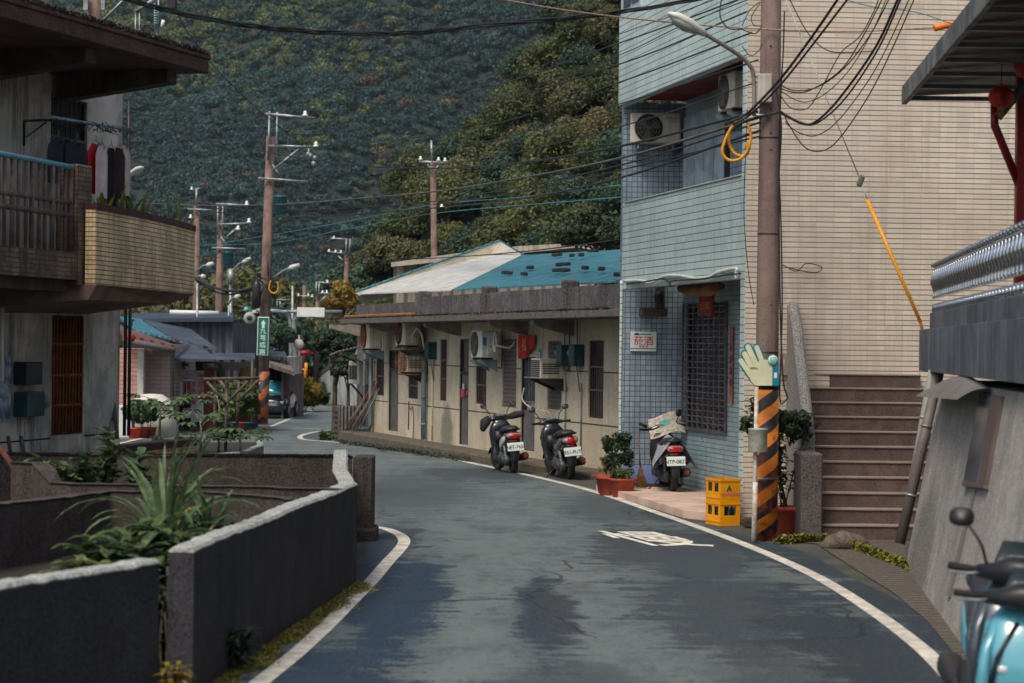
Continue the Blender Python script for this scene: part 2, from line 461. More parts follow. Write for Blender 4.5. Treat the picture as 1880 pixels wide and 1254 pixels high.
def tree_parts(seed, h, rx, rz, n, size, nclump=16, lean=0.0):
    rng = random.Random(seed)
    V, F = crown(seed, rx, rz, h - rz, nclump, n, size)
    t = MB(); top = Vector((lean, 0, h - rz * .8))
    t.tube(smooth_pts([(0, 0, -.3), (lean * .3, .05, h * .3), top], 4), [max(.03, h * .03 * (1 - .06 * i)) for i in range(9)], 7)
    for i in range(6):
        a = rng.random() * 6.28; q = Vector((math.cos(a) * rx * .6, math.sin(a) * rx * .6, rng.uniform(-.2, .7) * rz))
        b = Vector((0, 0, h * .35)).lerp(top, rng.random() * .8)
        t.tube([b, b.lerp(top + q, .5) + Vector((0, 0, -.1)), top + q], [h * .012, h * .008, h * .004], 5)
    return V, F, t
def make_tree(name, seed, h, rx, rz, n, size, leaf, loc, label, cat='tree', group=None, nclump=16, lean=0.0):
    V, F, t = tree_parts(seed, h, rx, rz, n, size, nclump, lean)
    r = thing(name, label, cat, loc, group)
    np_obj('crown', V, F, leaf, r); obj('trunk', t, mTrunk, r)
    return r

# ------------------------------------------------------------ ground
def ground_mat():
    N = Nd('ground_dirt'); b = N.b
    n1 = N.noise(N.map(), .8, 8, .7); n2 = N.noise(N.map(), 14, 5, .8)
    c = N.mix(N.ramp(n1, .4, .6), srgb(74, 72, 68), srgb(54, 56, 50))
    c = N.mix(N.math('MULTIPLY', N.ramp(N.noise(N.map(loc=(4, 4, 0)), .5, 6, .7), .5, .62), .8), c, srgb(66, 72, 34))
    c = N.mix(N.math('MULTIPLY', N.ramp(n2, .5, .7), .5), c, srgb(100, 92, 82))
    N.l(c, b.inputs['Base Color']); b.inputs['Roughness'].default_value = .95
    N.l(N.bump(n2, .8, .02), b.inputs['Normal'])
    return N.m
mGround = ground_mat()
g = MB()
ys = [-60, 0, 10, 20, 30, 40, 60, 90, 130, 200, 450, 700, 1500]
for i in range(len(ys) - 1):
    g.quad((-900, ys[i], gz(ys[i])), (900, ys[i], gz(ys[i])), (900, ys[i + 1], gz(ys[i + 1])), (-900, ys[i + 1], gz(ys[i + 1])))
obj('ground', g, mGround, kind='structure')

# right road line and left road line, followed on the ground
RL = [(1790, 1290), (1750, 1250), (1690, 1190), (1600, 1122), (1500, 1060), (1400, 1014), (1300, 975), (1200, 940), (1100, 906), (1000, 880), (900, 858), (800, 838), (700, 822), (640, 815), (600, 811), (562, 808), (550, 803), (562, 797), (590, 792), (625, 789), (700, 783)]
LLn = [(430, 1290), (480, 1252), (545, 1200), (600, 1150), (640, 1110), (680, 1070), (710, 1035), (735, 1008), (742, 994), (735, 984), (715, 974), (690, 968)]
rl = smooth_pts([G(x, y) for x, y in RL], 6); ll = smooth_pts([G(x, y) for x, y in LLn], 6)
def ribbon(pts, width, dz, name='road_marking', m=None, **k):
    b = MB(); n = len(pts); L = []
    for i, p in enumerate(pts):
        t = (pts[min(i + 1, n - 1)] - pts[max(i - 1, 0)]); t.z = 0; t.normalize()
        q = Vector((-t.y, t.x, 0)) * width / 2
        L.append((p + q + Vector((0, 0, dz)), p - q + Vector((0, 0, dz))))
    for i in range(n - 1):
        b.quad(L[i][0], L[i + 1][0], L[i + 1][1], L[i][1])
    return obj(name, b, m or mTar, world=True, kind='structure', **k)
ribbon(rl, .15, .009); ribbon(ll, .15, .009)
ribbon(smooth_pts([G(x, y) for x, y in [(150, 830), (230, 812), (275, 802), (310, 795), (345, 790), (400, 786), (460, 785)]], 5), .14, .009)
ribbon(smooth_pts([G(x, y) for x, y in [(498, 783), (520, 774), (545, 764), (566, 758), (574, 756), (568, 753), (555, 751)]], 5), .15, .009)
ribbon([G(x, y) for x, y in [(533, 787), (560, 787), (590, 788)]], .15, .009)

def road_mat():
    N = Nd('asphalt'); b = N.b
    obj_ = N.tc.outputs['Object']
    fine = N.noise(N.map((1, 1, 1)), 45, 4, .85)
    # patches smear across the carriageway
    wob = N.noise(N.map((.9, .42, 1)), 1.3, 8, .78, .3)
    wob2 = N.noise(N.map((.35, 2.4, 1), loc=(3, 9, 0)), 1.0, 8, .85)
    xyz = N.sep(obj_)
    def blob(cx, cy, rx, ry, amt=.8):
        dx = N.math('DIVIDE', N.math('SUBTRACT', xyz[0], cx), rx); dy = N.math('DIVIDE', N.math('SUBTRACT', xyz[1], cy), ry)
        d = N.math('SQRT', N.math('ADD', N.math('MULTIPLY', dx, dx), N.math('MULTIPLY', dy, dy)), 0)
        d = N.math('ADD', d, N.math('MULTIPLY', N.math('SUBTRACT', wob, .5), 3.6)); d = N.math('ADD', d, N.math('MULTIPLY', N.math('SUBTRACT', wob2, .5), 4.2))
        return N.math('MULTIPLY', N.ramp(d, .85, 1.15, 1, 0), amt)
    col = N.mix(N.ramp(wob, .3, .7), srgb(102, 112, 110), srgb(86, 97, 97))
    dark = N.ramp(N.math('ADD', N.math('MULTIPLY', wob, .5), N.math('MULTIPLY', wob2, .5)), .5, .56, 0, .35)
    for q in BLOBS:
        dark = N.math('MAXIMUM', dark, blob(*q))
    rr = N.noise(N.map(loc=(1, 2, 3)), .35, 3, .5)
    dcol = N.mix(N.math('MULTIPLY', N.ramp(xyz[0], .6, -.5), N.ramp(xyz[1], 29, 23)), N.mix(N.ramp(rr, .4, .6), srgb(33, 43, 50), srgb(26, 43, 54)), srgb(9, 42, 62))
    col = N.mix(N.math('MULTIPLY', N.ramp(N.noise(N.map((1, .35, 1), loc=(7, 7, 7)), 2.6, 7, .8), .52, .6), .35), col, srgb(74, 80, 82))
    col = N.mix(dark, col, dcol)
    speck = N.noise(N.map((1, 1, 1)), 130, 2, .9)
    col = N.mix(N.math('MULTIPLY', N.ramp(fine, .5, .75), .4), col, srgb(146, 144, 138)); col = N.mix(N.math('MULTIPLY', N.ramp(speck, .58, .7), .5), col, srgb(170, 166, 158))
    col = N.mix(N.math('MULTIPLY', N.ramp(fine, .5, .3), .45), col, srgb(40, 42, 44))
    cr = N.n('ShaderNodeTexVoronoi'); cr.feature = 'DISTANCE_TO_EDGE'; cr.inputs['Scale'].default_value = .55
    vm = N.n('ShaderNodeMix', data_type='VECTOR'); vm.inputs[0].default_value = .35; N.l(N.map((1, .8, 1)), vm.inputs[4]); nn_ = N.n('ShaderNodeTexNoise'); nn_.inputs['Scale'].default_value = 1.6; nn_.inputs['Detail'].default_value = 6; N.l(obj_, nn_.inputs['Vector']); N.l(nn_.outputs['Color'], vm.inputs[5]); N.l(vm.outputs[1], cr.inputs['Vector'])
    cm = N.math('MULTIPLY', N.ramp(cr.outputs['Distance'], .001, .009, 1, 0), N.ramp(N.noise(N.map(loc=(9, 1, 5)), .5, 2, .5), .5, .58))
    col = N.mix(N.math('MULTIPLY', cm, .75), col, srgb(26, 28, 30))
    N.l(col, b.inputs['Base Color'])
    N.l(N.ramp(dark, 0, 1, .88, .78), b.inputs['Roughness']); b.inputs['Specular IOR Level'].default_value = .3
    N.l(N.bump(fine, .5, .012), b.inputs['Normal'])
    return N.m
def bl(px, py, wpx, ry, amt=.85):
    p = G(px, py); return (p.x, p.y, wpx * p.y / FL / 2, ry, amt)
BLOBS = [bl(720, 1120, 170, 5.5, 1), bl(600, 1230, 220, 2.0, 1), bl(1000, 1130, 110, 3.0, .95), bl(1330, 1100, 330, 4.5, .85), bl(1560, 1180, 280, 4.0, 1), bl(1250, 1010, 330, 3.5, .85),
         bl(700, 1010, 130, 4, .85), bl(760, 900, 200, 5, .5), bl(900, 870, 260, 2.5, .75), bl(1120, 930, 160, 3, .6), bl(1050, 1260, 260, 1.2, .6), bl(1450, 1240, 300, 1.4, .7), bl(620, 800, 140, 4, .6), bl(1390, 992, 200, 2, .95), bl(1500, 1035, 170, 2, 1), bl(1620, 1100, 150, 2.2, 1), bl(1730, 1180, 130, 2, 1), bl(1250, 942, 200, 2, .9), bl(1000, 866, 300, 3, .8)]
rd = MB()
road_out = [G(x, y) for x, y in [(560, 1262), (480, 1254)]]
rp = smooth_pts([G(x, y) for x, y in [(1880, 1330), (1840, 1254), (1790, 1200), (1700, 1130), (1620, 1088), (1560, 1060), (1480, 1015), (1400, 995), (1290, 962), (1180, 930), (1090, 898), (990, 876), (880, 850), (790, 828), (700, 815), (630, 808)]], 4)
lp = smooth_pts([G(x, y) for x, y in [(240, 1330), (330, 1254), (450, 1180), (560, 1120), (660, 1050), (670, 1000), (670, 960), (600, 900), (500, 875), (420, 858), (330, 850), (250, 842)]], 5)
# strip mesh between the borders by depth
def at_depth(pts, Y):
    for a, b in zip(pts, pts[1:]):
        if (a.y - Y) * (b.y - Y) <= 0 and abs(a.y - b.y) > 1e-6:
            return a.x + (b.x - a.x) * (Y - a.y) / (b.y - a.y)
    return pts[0].x if abs(pts[0].y - Y) < abs(pts[-1].y - Y) else pts[-1].x
Ys = [9 + i * .5 for i in range(100)]
for a, b in zip(Ys, Ys[1:]):
    rd.quad((at_depth(lp, a), a, gz(a) + .004), (at_depth(rp, a), a, gz(a) + .004), (at_depth(rp, b), b, gz(b) + .004), (at_depth(lp, b), b, gz(b) + .004))
for a, b in zip([58.5, 64, 72, 84, 100, 130], [64, 72, 84, 100, 130, 180]):
    xl = lambda Y: -16 if Y < 80 else -16 + (Y - 80) * .1
    rd.quad((-20, a, gz(a) + .004), (14, a, gz(a) + .004), (14, b, gz(b) + .004), (-20, b, gz(b) + .004))
rd.quad((at_depth(rp, 51), 51, gz(51) + .005), (-3, 51, gz(51) + .005), (-3, 58.5, gz(58.5) + .005), (at_depth(rp, 58.5), 58.5, gz(58.5) + .005))
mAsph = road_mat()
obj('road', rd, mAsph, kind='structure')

# ------------------------------------------------------------ far mountain
def vnoise(seed):
    rng = np.random.default_rng(seed); T = rng.random((64, 64))
    def f(x, y):
        xi, yi = np.floor(x).astype(int), np.floor(y).astype(int); fx, fy = x - xi, y - yi
        fx = fx * fx * (3 - 2 * fx); fy = fy * fy * (3 - 2 * fy)
        a = T[xi % 64, yi % 64]; b_ = T[(xi + 1) % 64, yi % 64]; c = T[xi % 64, (yi + 1) % 64]; d = T[(xi + 1) % 64, (yi + 1) % 64]
        return (a * (1 - fx) + b_ * fx) * (1 - fy) + (c * (1 - fx) + d * fx) * fy
    return lambda x, y: f(x, y) + .5 * f(2 * x + 7, 2 * y + 3) + .25 * f(4 * x + 1, 4 * y + 9)
vn = vnoise(3)
def mtn(x, y):
    x = np.asarray(x, float); y = np.asarray(y, float)
    z = -4 + np.maximum(0, y - 420) * .10 + np.maximum(0, y - 620) * .50
    u = x * .8 + y * .35
    z = z + (vn((u + 400) / 62, (y - x * .3) / 210) - .85) * 34 * np.clip((y - 480) / 150, 0, 1)
    z = z + (vn((x + 900) / 21, y / 35) - .85) * 7 * np.clip((y - 450) / 100, 0, 1)
    return z
nx, ny = 120, 90
X, Y = np.meshgrid(np.linspace(-420, 260, nx), np.linspace(400, 1180, ny))
Z = mtn(X, Y)
V = np.stack([X, Y, Z], -1).reshape(-1, 3)
idx = np.arange(nx * ny).reshape(ny, nx)
F = np.stack([idx[:-1, :-1], idx[:-1, 1:], idx[1:, 1:], idx[1:, :-1]], -1).reshape(-1, 4)
mHillG = mat('forest_floor', srgb(38, 46, 36), srgb(28, 38, 32), .95, ns=.2)
np_obj('mountain', V, F, mHillG, kind='structure')

def scatter_forest(name, pts, scales, variants, label=None):
    """one stuff object: crowns instanced on points"""
    me = bpy.data.meshes.new(name); me.vertices.add(len(pts)); me.vertices.foreach_set('co', pts.astype(np.float32).ravel())
    a = me.attributes.new('sc', 'FLOAT', 'POINT'); a.data.foreach_set('value', scales.astype(np.float32))
    v = me.attributes.new('var', 'INT', 'POINT'); v.data.foreach_set('value', np.random.default_rng(1).integers(0, len(variants), len(pts)).astype(np.int32))
    o = bpy.data.objects.new(name, me); COL.objects.link(o)
    t = bpy.data.node_groups.new(name + '_nodes', 'GeometryNodeTree')
    t.interface.new_socket('Geometry', in_out='INPUT', socket_type='NodeSocketGeometry'); t.interface.new_socket('Geometry', in_out='OUTPUT', socket_type='NodeSocketGeometry')
    gi = t.nodes.new('NodeGroupInput'); go = t.nodes.new('NodeGroupOutput')
    ip = t.nodes.new('GeometryNodeInstanceOnPoints'); g2 = t.nodes.new('GeometryNodeGeometryToInstance')
    for vo in reversed(variants):
        oi = t.nodes.new('GeometryNodeObjectInfo'); oi.inputs['Object'].default_value = vo
        t.links.new(oi.outputs['Geometry'], g2.inputs[0])
    at = t.nodes.new('GeometryNodeInputNamedAttribute'); at.data_type = 'FLOAT'; at.inputs[0].default_value = 'sc'
    av = t.nodes.new('GeometryNodeInputNamedAttribute'); av.data_type = 'INT'; av.inputs[0].default_value = 'var'
    rv = t.nodes.new('FunctionNodeRandomValue'); rv.data_type = 'FLOAT_VECTOR'; rv.inputs[1].default_value = (.2, .2, 6.28)
    mp = t.nodes.new('GeometryNodeMeshToPoints')
    t.links.new(gi.outputs[0], mp.inputs[0]); t.links.new(mp.outputs[0], ip.inputs['Points'])
    t.links.new(g2.outputs[0], ip.inputs['Instance']); ip.inputs['Pick Instance'].default_value = True
    t.links.new(av.outputs['Attribute'], ip.inputs['Instance Index'])
    t.links.new(at.outputs['Attribute'], ip.inputs['Scale']); t.links.new(rv.outputs['Value'], ip.inputs['Rotation'])
    t.links.new(ip.outputs[0], go.inputs[0])
    md = o.modifiers.new('scatter', 'NODES'); md.node_group = t
    return tag(o, label, None, None, 'stuff')
fFarY = foliage('far_forest_yellow', srgb(88, 106, 62), srgb(66, 84, 56), srgb(120, 118, 64), .25, .6, .15)
fFarB = foliage('far_forest_blue', srgb(38, 62, 60), srgb(28, 50, 52), srgb(56, 78, 66), .25, .6, .15)
fFarR = foliage('far_forest_russet', srgb(104, 92, 62), srgb(80, 78, 56), srgb(128, 104, 70), .25, .6, .15)
var = []
for k in range(9):
    V, F = crown(100 + k, 3.1, 2.4, 1.2, 9, 420, .42, .5)
    me_o = np_obj('forest_tree_variant', V, F, (fFar, fFarB, fFar, fFarY, fFar, fFarB, fFarR, fFar, fFarB)[k])
    COL.objects.unlink(me_o); var.append(me_o)
rng = np.random.default_rng(5)
n = 46000
yy = 430 + rng.random(n) * 640; xx = (rng.random(n) - .5) * yy * .62 - yy * .035
zz = mtn(xx, yy)
el = (zz - 2.4) / yy
keep = (el < .19) & (xx / yy > -.30) & (xx / yy < .17) & ((yy < 620) | (rng.random(n) < .95))
pts = np.stack([xx, yy, zz], -1)[keep]
pp = np.stack([(pts[:, 0] - pts[:, 0].min()), pts[:, 1]], -1)
sc = (.65 + rng.random(len(pts)) ** 1.5 * .85) * np.clip(.65 + (pts[:, 1] - 430) / 700, .7, 1.2) * .76
# colours follow patches: yellower upper left, as on the slope
pts[:, 2] -= .3
far = scatter_forest('mountain_forest', pts, sc, var, 'dark blue-green broadleaf forest covering the far mountainside')
pv = vn(pts[:, 0] / 60 + 30, pts[:, 1] / 70)
r_ = rng.random(len(pts))
vi = np.where(pv + r_ * .8 > 1.9, 3, np.where(pv + r_ * .5 < .75, 1, 0))
vi = np.where((vi == 0), np.array([0, 2, 4, 7, 5, 8])[rng.integers(0, 6, len(pts))], vi)
up_left = (pts[:, 0] / pts[:, 1] < -.05) & (pts[:, 2] / pts[:, 1] > .125)
vi = np.where(up_left & (r_ < .42), 3, vi); vi = np.where(rng.random(len(pts)) < .025, 6, vi)
far.data.attributes['var'].data.foreach_set('value', vi.astype(np.int32))

# ------------------------------------------------------------ near hillside with its own trees
def hillz(x, y):
    x = np.asarray(x, float); y = np.asarray(y, float)
    z = 19.5 + 1.24 * (x - .2) + np.where(y < 150, .62 * (y - 150), -.4 * (y - 150))
    z = np.minimum(z, 34 + .05 * (y - 150)) + (vn((x + 90) / 6, y / 7) - .85) * 1.2
    return np.maximum(z, -3.2)
X, Y = np.meshgrid(np.linspace(-26, 46, 70), np.linspace(84, 230, 80))
V = np.stack([X, Y, hillz(X, Y)], -1).reshape(-1, 3); idx = np.arange(70 * 80).reshape(80, 70)
F = np.stack([idx[:-1, :-1], idx[:-1, 1:], idx[1:, 1:], idx[1:, :-1]], -1).reshape(-1, 4)
np_obj('hillside', V, F, mHillG, kind='structure')
protos = []
specs = [(fHill, 3.6, 1.7, 1.5), (fHillG, 4.2, 1.6, 1.8), (fHillB, 3.2, 1.6, 1.2), (fHill, 4.6, 1.9, 1.6), (fHillG, 3.4, 1.8, 1.3), (fHillB, 3.9, 1.5, 1.6), (fHill, 3.0, 1.4, 1.2)]
cname = {fHill: 'olive green', fHillG: 'deep blue-green', fHillB: 'brownish green'}
for k, (lf, h, rx, rz) in enumerate(specs):
    V, F, t = tree_parts(40 + k, h, rx, rz * 1.25, 6500, .095, 34, .3)
    protos.append((lf, V, F, t))
rng2 = random.Random(11); first = {}; spots = []
tries = 0
while len(spots) < 292 and tries < 60000:
    tries += 1
    y = rng2.uniform(98, 164); x = rng2.uniform(-.085, .062) * y
    z = float(hillz(x, y))
    if z < -1.5: continue
    if all((x - a) ** 2 + ((y - b) * .7) ** 2 > 1.5 ** 2 for a, b, c in spots): spots.append((x, y, z))
for (x, y, z) in spots:
    k = rng2.randrange(len(specs)); lf = specs[k][0]
    m = Matrix.Translation((x, y, z - .2)) @ Matrix.Rotation(rng2.uniform(0, 6.28), 4, 'Z') @ Matrix.Diagonal((*([rng2.uniform(.8, 1.25)] * 3), 1))
    lab = f'{cname[lf]} broadleaf tree standing in the crowded near hillside wood'
    gp = f'{cname[lf]} trees on the near hillside'
    if k not in first:
        r = thing('hillside_tree', lab, 'tree', m, gp)
        np_obj('crown', protos[k][1], protos[k][2], lf, r); obj('trunk', protos[k][3], mTrunk, r); first[k] = r
    else:
        dup(first[k], m, lab, gp)
# bare rock scar on the mountain is soil showing through
# ------------------------------------------------------------ helpers for walls in frames
def wall_sheet(mb, s0, s1, z0, z1, holes, rev=.13, core=None, zt=None):
    """front sheet at d=0 with openings, their reveals, and the body of the wall behind"""
    xs = sorted({s0, s1, *[h[0] for h in holes], *[h[1] for h in holes]}); zs = sorted({z0, z1, *[h[2] for h in holes], *[h[3] for h in holes]})
    for i in range(len(xs) - 1):
        for j in range(len(zs) - 1):
            cx, cz = (xs[i] + xs[i + 1]) / 2, (zs[j] + zs[j + 1]) / 2
            if any(h[0] < cx < h[1] and h[2] < cz < h[3] for h in holes): continue
            mb.quad((xs[i], 0, zs[j]), (xs[i + 1], 0, zs[j]), (xs[i + 1], 0, zs[j + 1]), (xs[i], 0, zs[j + 1]))
    for (a, b, c, d) in list(holes) + [(s0, s1, z0, z1)]:
        mb.quad((a, 0, c), (a, rev, c), (a, rev, d), (a, 0, d)); mb.quad((b, 0, c), (b, rev, c), (b, rev, d), (b, 0, d))
        mb.quad((a, 0, c), (b, 0, c), (b, rev, c), (a, rev, c)); mb.quad((a, 0, d), (b, 0, d), (b, rev, d), (a, rev, d))
    if core: mb.box(s0, s1, rev, core, z0, z1)
    mb.open = True
    return mb
def bars(mb, a, b, c, d, y, nv, rails, t=.012):
    for i in range(nv):
        x = a + (b - a) * (i + .5) / nv
        mb.box(x - t / 2, x + t / 2, y - t / 2, y + t / 2, c, d)
    for z in rails: mb.box(a, b, y - t, y - t / 2 - .001, z - .018, z + .018)
def win(F, par, rc, nv=7, rails=(.33, .66), glass=None, barm=None, dep=.13, lattice=False, fr=.03, name='window'):
    a, b, c, d = rc
    f = MB(); 
    for q in ((a, a + fr, c, d), (b - fr, b, c, d), (a + fr, b - fr, c, c + fr), (a + fr, b - fr, d - fr, d)): f.box(q[0], q[1], .03, dep - .005, q[2], q[3])
    wo = obj(name, f, mDarkM, par)
    g_ = MB(); g_.box(a + fr, b - fr, dep - .03, dep - .006, c + fr, d - fr); obj('pane', g_, glass or mGlass, wo)
    if lattice:
        q = MB(); st = .075
        w_, h_ = b - a, d - c
        for sgn in (1, -1):
            k = -h_
            while k < w_:
                # diagonal strip clipped to the opening, steep diamonds
                p = []
                for t in range(31):
                    z = c + h_ * t / 30; x = a + k + sgn * 0 + (z - c) * .42 * sgn + (h_ * .42 if sgn < 0 else 0)
                    if a <= x <= b: p.append((x, .02, z))
                if len(p) > 1: q.tube([p[0], p[-1]], .006, 4, False, False)
                k += st
        if q.v: obj('lattice', q, barm or mSteel, wo)
    else:
        q = MB(); bars(q, a, b, c, d, .018, nv, [c + (d - c) * r for r in rails]); obj('grille', q, barm or mDarkM, wo)
    return wo
def rect(F, x0, y0, x1, y1, d=0.0):
    """opening seen between two pixel corners on a frame's wall -> (s0,s1,z0,z1)"""
    xm, ym = (x0 + x1) / 2, (y0 + y1) / 2
    a = F.hit(x0, ym, d)[0]; b = F.hit(x1, ym, d)[0]; t = F.hit(xm, y0, d)[1]; q = F.hit(xm, y1, d)[1]
    return (min(a, b), max(a, b), q, t)

# ------------------------------------------------------------ long low building
FLB = Frame((2.02 - .3225 * 17.9, 40.2 + 17.9), (2.02, 40.2))
L0 = FLB.L
lb = thing('low_terrace_building', 'long single-storey terrace with pale pebbledash wall, mossy concrete eaves and teal metal roof', 'building', FLB.m)
px_holes = [(808, 623, 820, 736), (843, 622, 860, 817), (873, 672, 893, 742), (922, 622, 948, 748), (956, 655, 982, 828), (1005, 626, 1031, 752), (1080, 625, 1108, 768),
            (690, 655, 705, 726), (713, 640, 731, 792), (749, 684, 767, 732)]
mWall = mat('pebbledash', srgb(206, 190, 164), srgb(182, 166, 142), .95, ns=1.3, bump=.7, bs=38, streak=(srgb(110, 92, 76), .45), blot=(srgb(150, 130, 108), .35, 1.3), grain=.28, spot=(FLB.hit(820, 800)[0], 0, .55, .75, .9, srgb(26, 25, 26)))
H = [rect(FLB, *q) for q in px_holes]
base_z = .10
z_top = 3.0
wl = MB(); wall_sheet(wl, 0, L0, -.4, z_top, H, core=5.5)
# horizontal and vertical grooves are thin dark rebates
obj('wall', wl, mWall, lb)
gr = MB()
def in_hole(s0, s1, z): return [(h[0], h[1]) for h in H if h[2] < z < h[3] and h[1] > s0 and h[0] < s1]
for z in (.93, 1.93):
    cuts = sorted(in_hole(0, L0, z)); x = 0.0
    for (a, b) in cuts + [(L0, L0)]:
        if a - x > .02: gr.box(x, a, -.004, .001, z - .012, z + .012)
        x = max(x, b)
for pxx in (738, 822, 905, 996, 1064):
    s_ = FLB.hit(pxx, 700)[0]
    gr.box(s_ - .01, s_ + .01, -.0035, .0012, 1.95, z_top)
gro = obj('joint', gr, mat('joint_red', srgb(96, 62, 52), None, .9), lb)
glassC = mat('curtained_glass', srgb(60, 62, 66), srgb(40, 40, 44), .25, ns=2, spec=.5)
brownBars = mat('brown_bars', srgb(112, 92, 84), srgb(90, 74, 68), .6, ns=5)
for i, kind in zip(range(10), ['b', 'd', 'b', 'l', 'dl', 'l', 'b', 'b', 'd', 'b']):
    r_ = H[i]
    if kind == 'b': win(FLB, lb, r_, 7, (.36, .66) if r_[3] - r_[2] > 1.2 else (.5,), glassC, brownBars)
    elif kind == 'l': win(FLB, lb, r_, lattice=True, rails=(), glass=glassC, barm=mat('grille_grey', srgb(150, 140, 132), None, .6))
    else:
        a, b, c, d = r_
        dm = mat('door_grey', srgb(112, 106, 104), srgb(92, 88, 88), .45, metal=.1, ns=3, streak=(srgb(60, 56, 56), .5), rnd=.2)
        f = MB()
        top = 1.78 if kind == 'd' else d
        f.box(a, a + .04, .02, .12, c, d); f.box(b - .04, b, .02, .12, c, d); f.box(a + .04, b - .04, .02, .12, d - .04, d)
        if kind == 'd': f.box(a + .04, b - .04, .02, .12, top - .02, top + .03)
        fo = obj('door_frame', f, mDarkM, lb)
        lf = MB(); lf.bbox(a + .045, b - .045, .05, .1, c + .02, (top - .03) if kind == 'd' else .75 * c + .25 * d + .35, .006)
        zz_ = (c + d) / 2
        lf.box(a + .12, b - .12, .042, .0495, c + .15, zz_ - .15)
        do = obj('door', lf, dm, lb)
        hd = MB(); hd.tube([(b - .12, .03, zz_ + .02), (b - .12, .0, zz_ + .02), (b - .12, .0, zz_ - .12)], .012, 6); obj('handle', hd, mSteel, do)
        if kind == 'd':
            t = MB(); t.box(a + .045, b - .045, .06, .09, top + .035, d - .045); obj('transom', t, glassC, lb)
        else:
            t = MB(); t.box(a + .045, b - .045, .1, .11, c + 1.0, d - .05); obj('pane', t, glassC, do)
            t = MB(); bars(t, a + .045, b - .045, c + 1.0, d - .05, .06, 8, [c + 1.02, (c + d) / 2 + .55]); obj('grille', t, mSteel, do)
# eaves slab, brackets, parapet
sl = MB(); sl.bbox(.6, L0 + 3.6, -1.0, .6, 2.93, 3.07, .015); obj('eaves_slab', sl, mat('eaves_concrete', srgb(100, 94, 88), srgb(70, 66, 62), .95, ns=3, bump=1, bs=30, streak=(srgb(22, 19, 18), 1.0), blot=(srgb(34, 27, 24), .85, 5), grain=.6), lb)
for pxx in (735, 842, 965, 1048, 660):
    s_ = FLB.hit(pxx, 590, 0)[0]
    br = MB(); br.prism([(-.85, 2.93), (-.85, 2.83), (0, 2.62), (0, 2.93)], s_, s_ + .2, 'yz'); obj('bracket', br, mat('bracket_concrete', srgb(150, 144, 136), srgb(120, 112, 106), .9, ns=3), lb)
mPar = mat('parapet_concrete', srgb(98, 96, 96), srgb(70, 68, 70), .95, ns=1.6, bump=.8, bs=30, streak=(srgb(44, 24, 18), 1.0), blot=(srgb(46, 42, 42), .8, 2.5), grain=.35)
pr = MB()
sB = FLB.hit(765, 545, -.75)[0]
pr.box(sB, L0 + 3.6, -.75, -.6, 3.07, 3.52); pr.box(1.35, sB - .02, -.75, -.6, 3.07, 3.42); pr.box(1.35, 1.5, -.599, 4, 3.07, 3.42)
po = obj('parapet', pr, mPar, lb)
for pxx in (769, 887, 1034):
    s_ = FLB.hit(pxx, 545, -.8)[0]; q = MB(); q.bbox(s_ - .09, s_ + .12, -.82, -.52, 3.071, 3.66, .03); obj('pilaster', q, mPar, po)
ms = MB()
rm = random.Random(4)
for i in range(60):
    s_ = FLB.hit(880, 570, -.9)[0] + rm.gauss(0, .8); ms.lathe([(.05, 0), (.04, .025), (0.005, .04)], (s_, -.9 + rm.uniform(-.07, .08), 3.068), 6)
obj('moss', ms, mMoss, lb)
rim = MB(); rim.bbox(.9, FLB.hit(757, 560, -.9)[0], -.98, -.8, 3.072, 3.16, .02); obj('gutter', rim, mat('rusty_gutter', srgb(110, 84, 40), srgb(150, 92, 60), .85, ns=2), lb)
# roofs: teal and white sheets
mTealR = mat('teal_roof', srgb(52, 128, 142), srgb(72, 140, 150), .5, metal=.1, ns=1.5, corr=.18, blot=(srgb(40, 96, 110), .5, 2), streak=(srgb(150, 160, 156), .2))
mWhiteR = mat('white_roof', srgb(232, 230, 220), srgb(216, 214, 204), .5, ns=1.5, corr=.12, blot=(srgb(150, 146, 134), .4, 3))
def rp_(px, py, d):  # point in frame coordinates
    s_, z = FLB.hit(px, py, d); return Vector((s_, d, z))
def sheet(name, pts, th, m, par):
    b = MB(); n = len(pts); up = Vector((0, 0, th))
    b.add(list(pts) + [p + up for p in pts], [tuple(range(n)), tuple(range(2 * n - 1, n - 1, -1))] + [(i, n + i, n + (i + 1) % n, (i + 1) % n) for i in range(n)])
    return obj(name, b, m, par)
e1 = rp_(832, 534, -.45); e2 = rp_(1145, 519, -.45); r1 = rp_(960, 470, 4.2); r2 = rp_(1150, 462, 4.2)
teal_o = sheet('roof', [e1, e2 + Vector((1.5, 0, 0)), r2 + Vector((1.5, 0, 0)), r1], .03, mTealR, lb)
w1 = rp_(655, 541, -.5); w2 = rp_(829, 534.5, -.45); w3 = rp_(958, 470, 4.2); w4 = rp_(872, 470, 4.4)
white_o = sheet('roof', [w1, w2, w3, w4], .03, mWhiteR, lb); white_o['label'] = 'white corrugated roof sheet'
# folded flashing over the gable, rising to a peak
fl = MB()
pk = rp_(917, 443, 4.6); pk2 = rp_(962, 470, 4.9); a0 = rp_(652, 538, -.2); a1 = rp_(660, 543, -.55)
fl.add([a1, a0, pk, w4 + Vector((0, -.1, .06)), w1 + Vector((0, 0, .05)), pk2, w3 + Vector((0, 0, .04))], [(0, 1, 2, 3), (0, 3, 4), (2, 5, 6), (2, 6, 3)])
fl.add([a0 + Vector((0, .2, -.3)), pk + Vector((0, .3, -.5)), pk, a0], [(0, 1, 2, 3)])
obj('flashing', fl, mat('flashing', srgb(206, 200, 180), srgb(170, 160, 136), .45, metal=.2, ns=1.5, bump=.5, bs=5), lb)
ed = MB(); ed.tube([a0 + Vector((0, 0, .03)), pk + Vector((0, 0, .03)), pk2 + Vector((0, 0, .03))], .03, 5); obj('ridge_trim', ed, mTealR, lb)
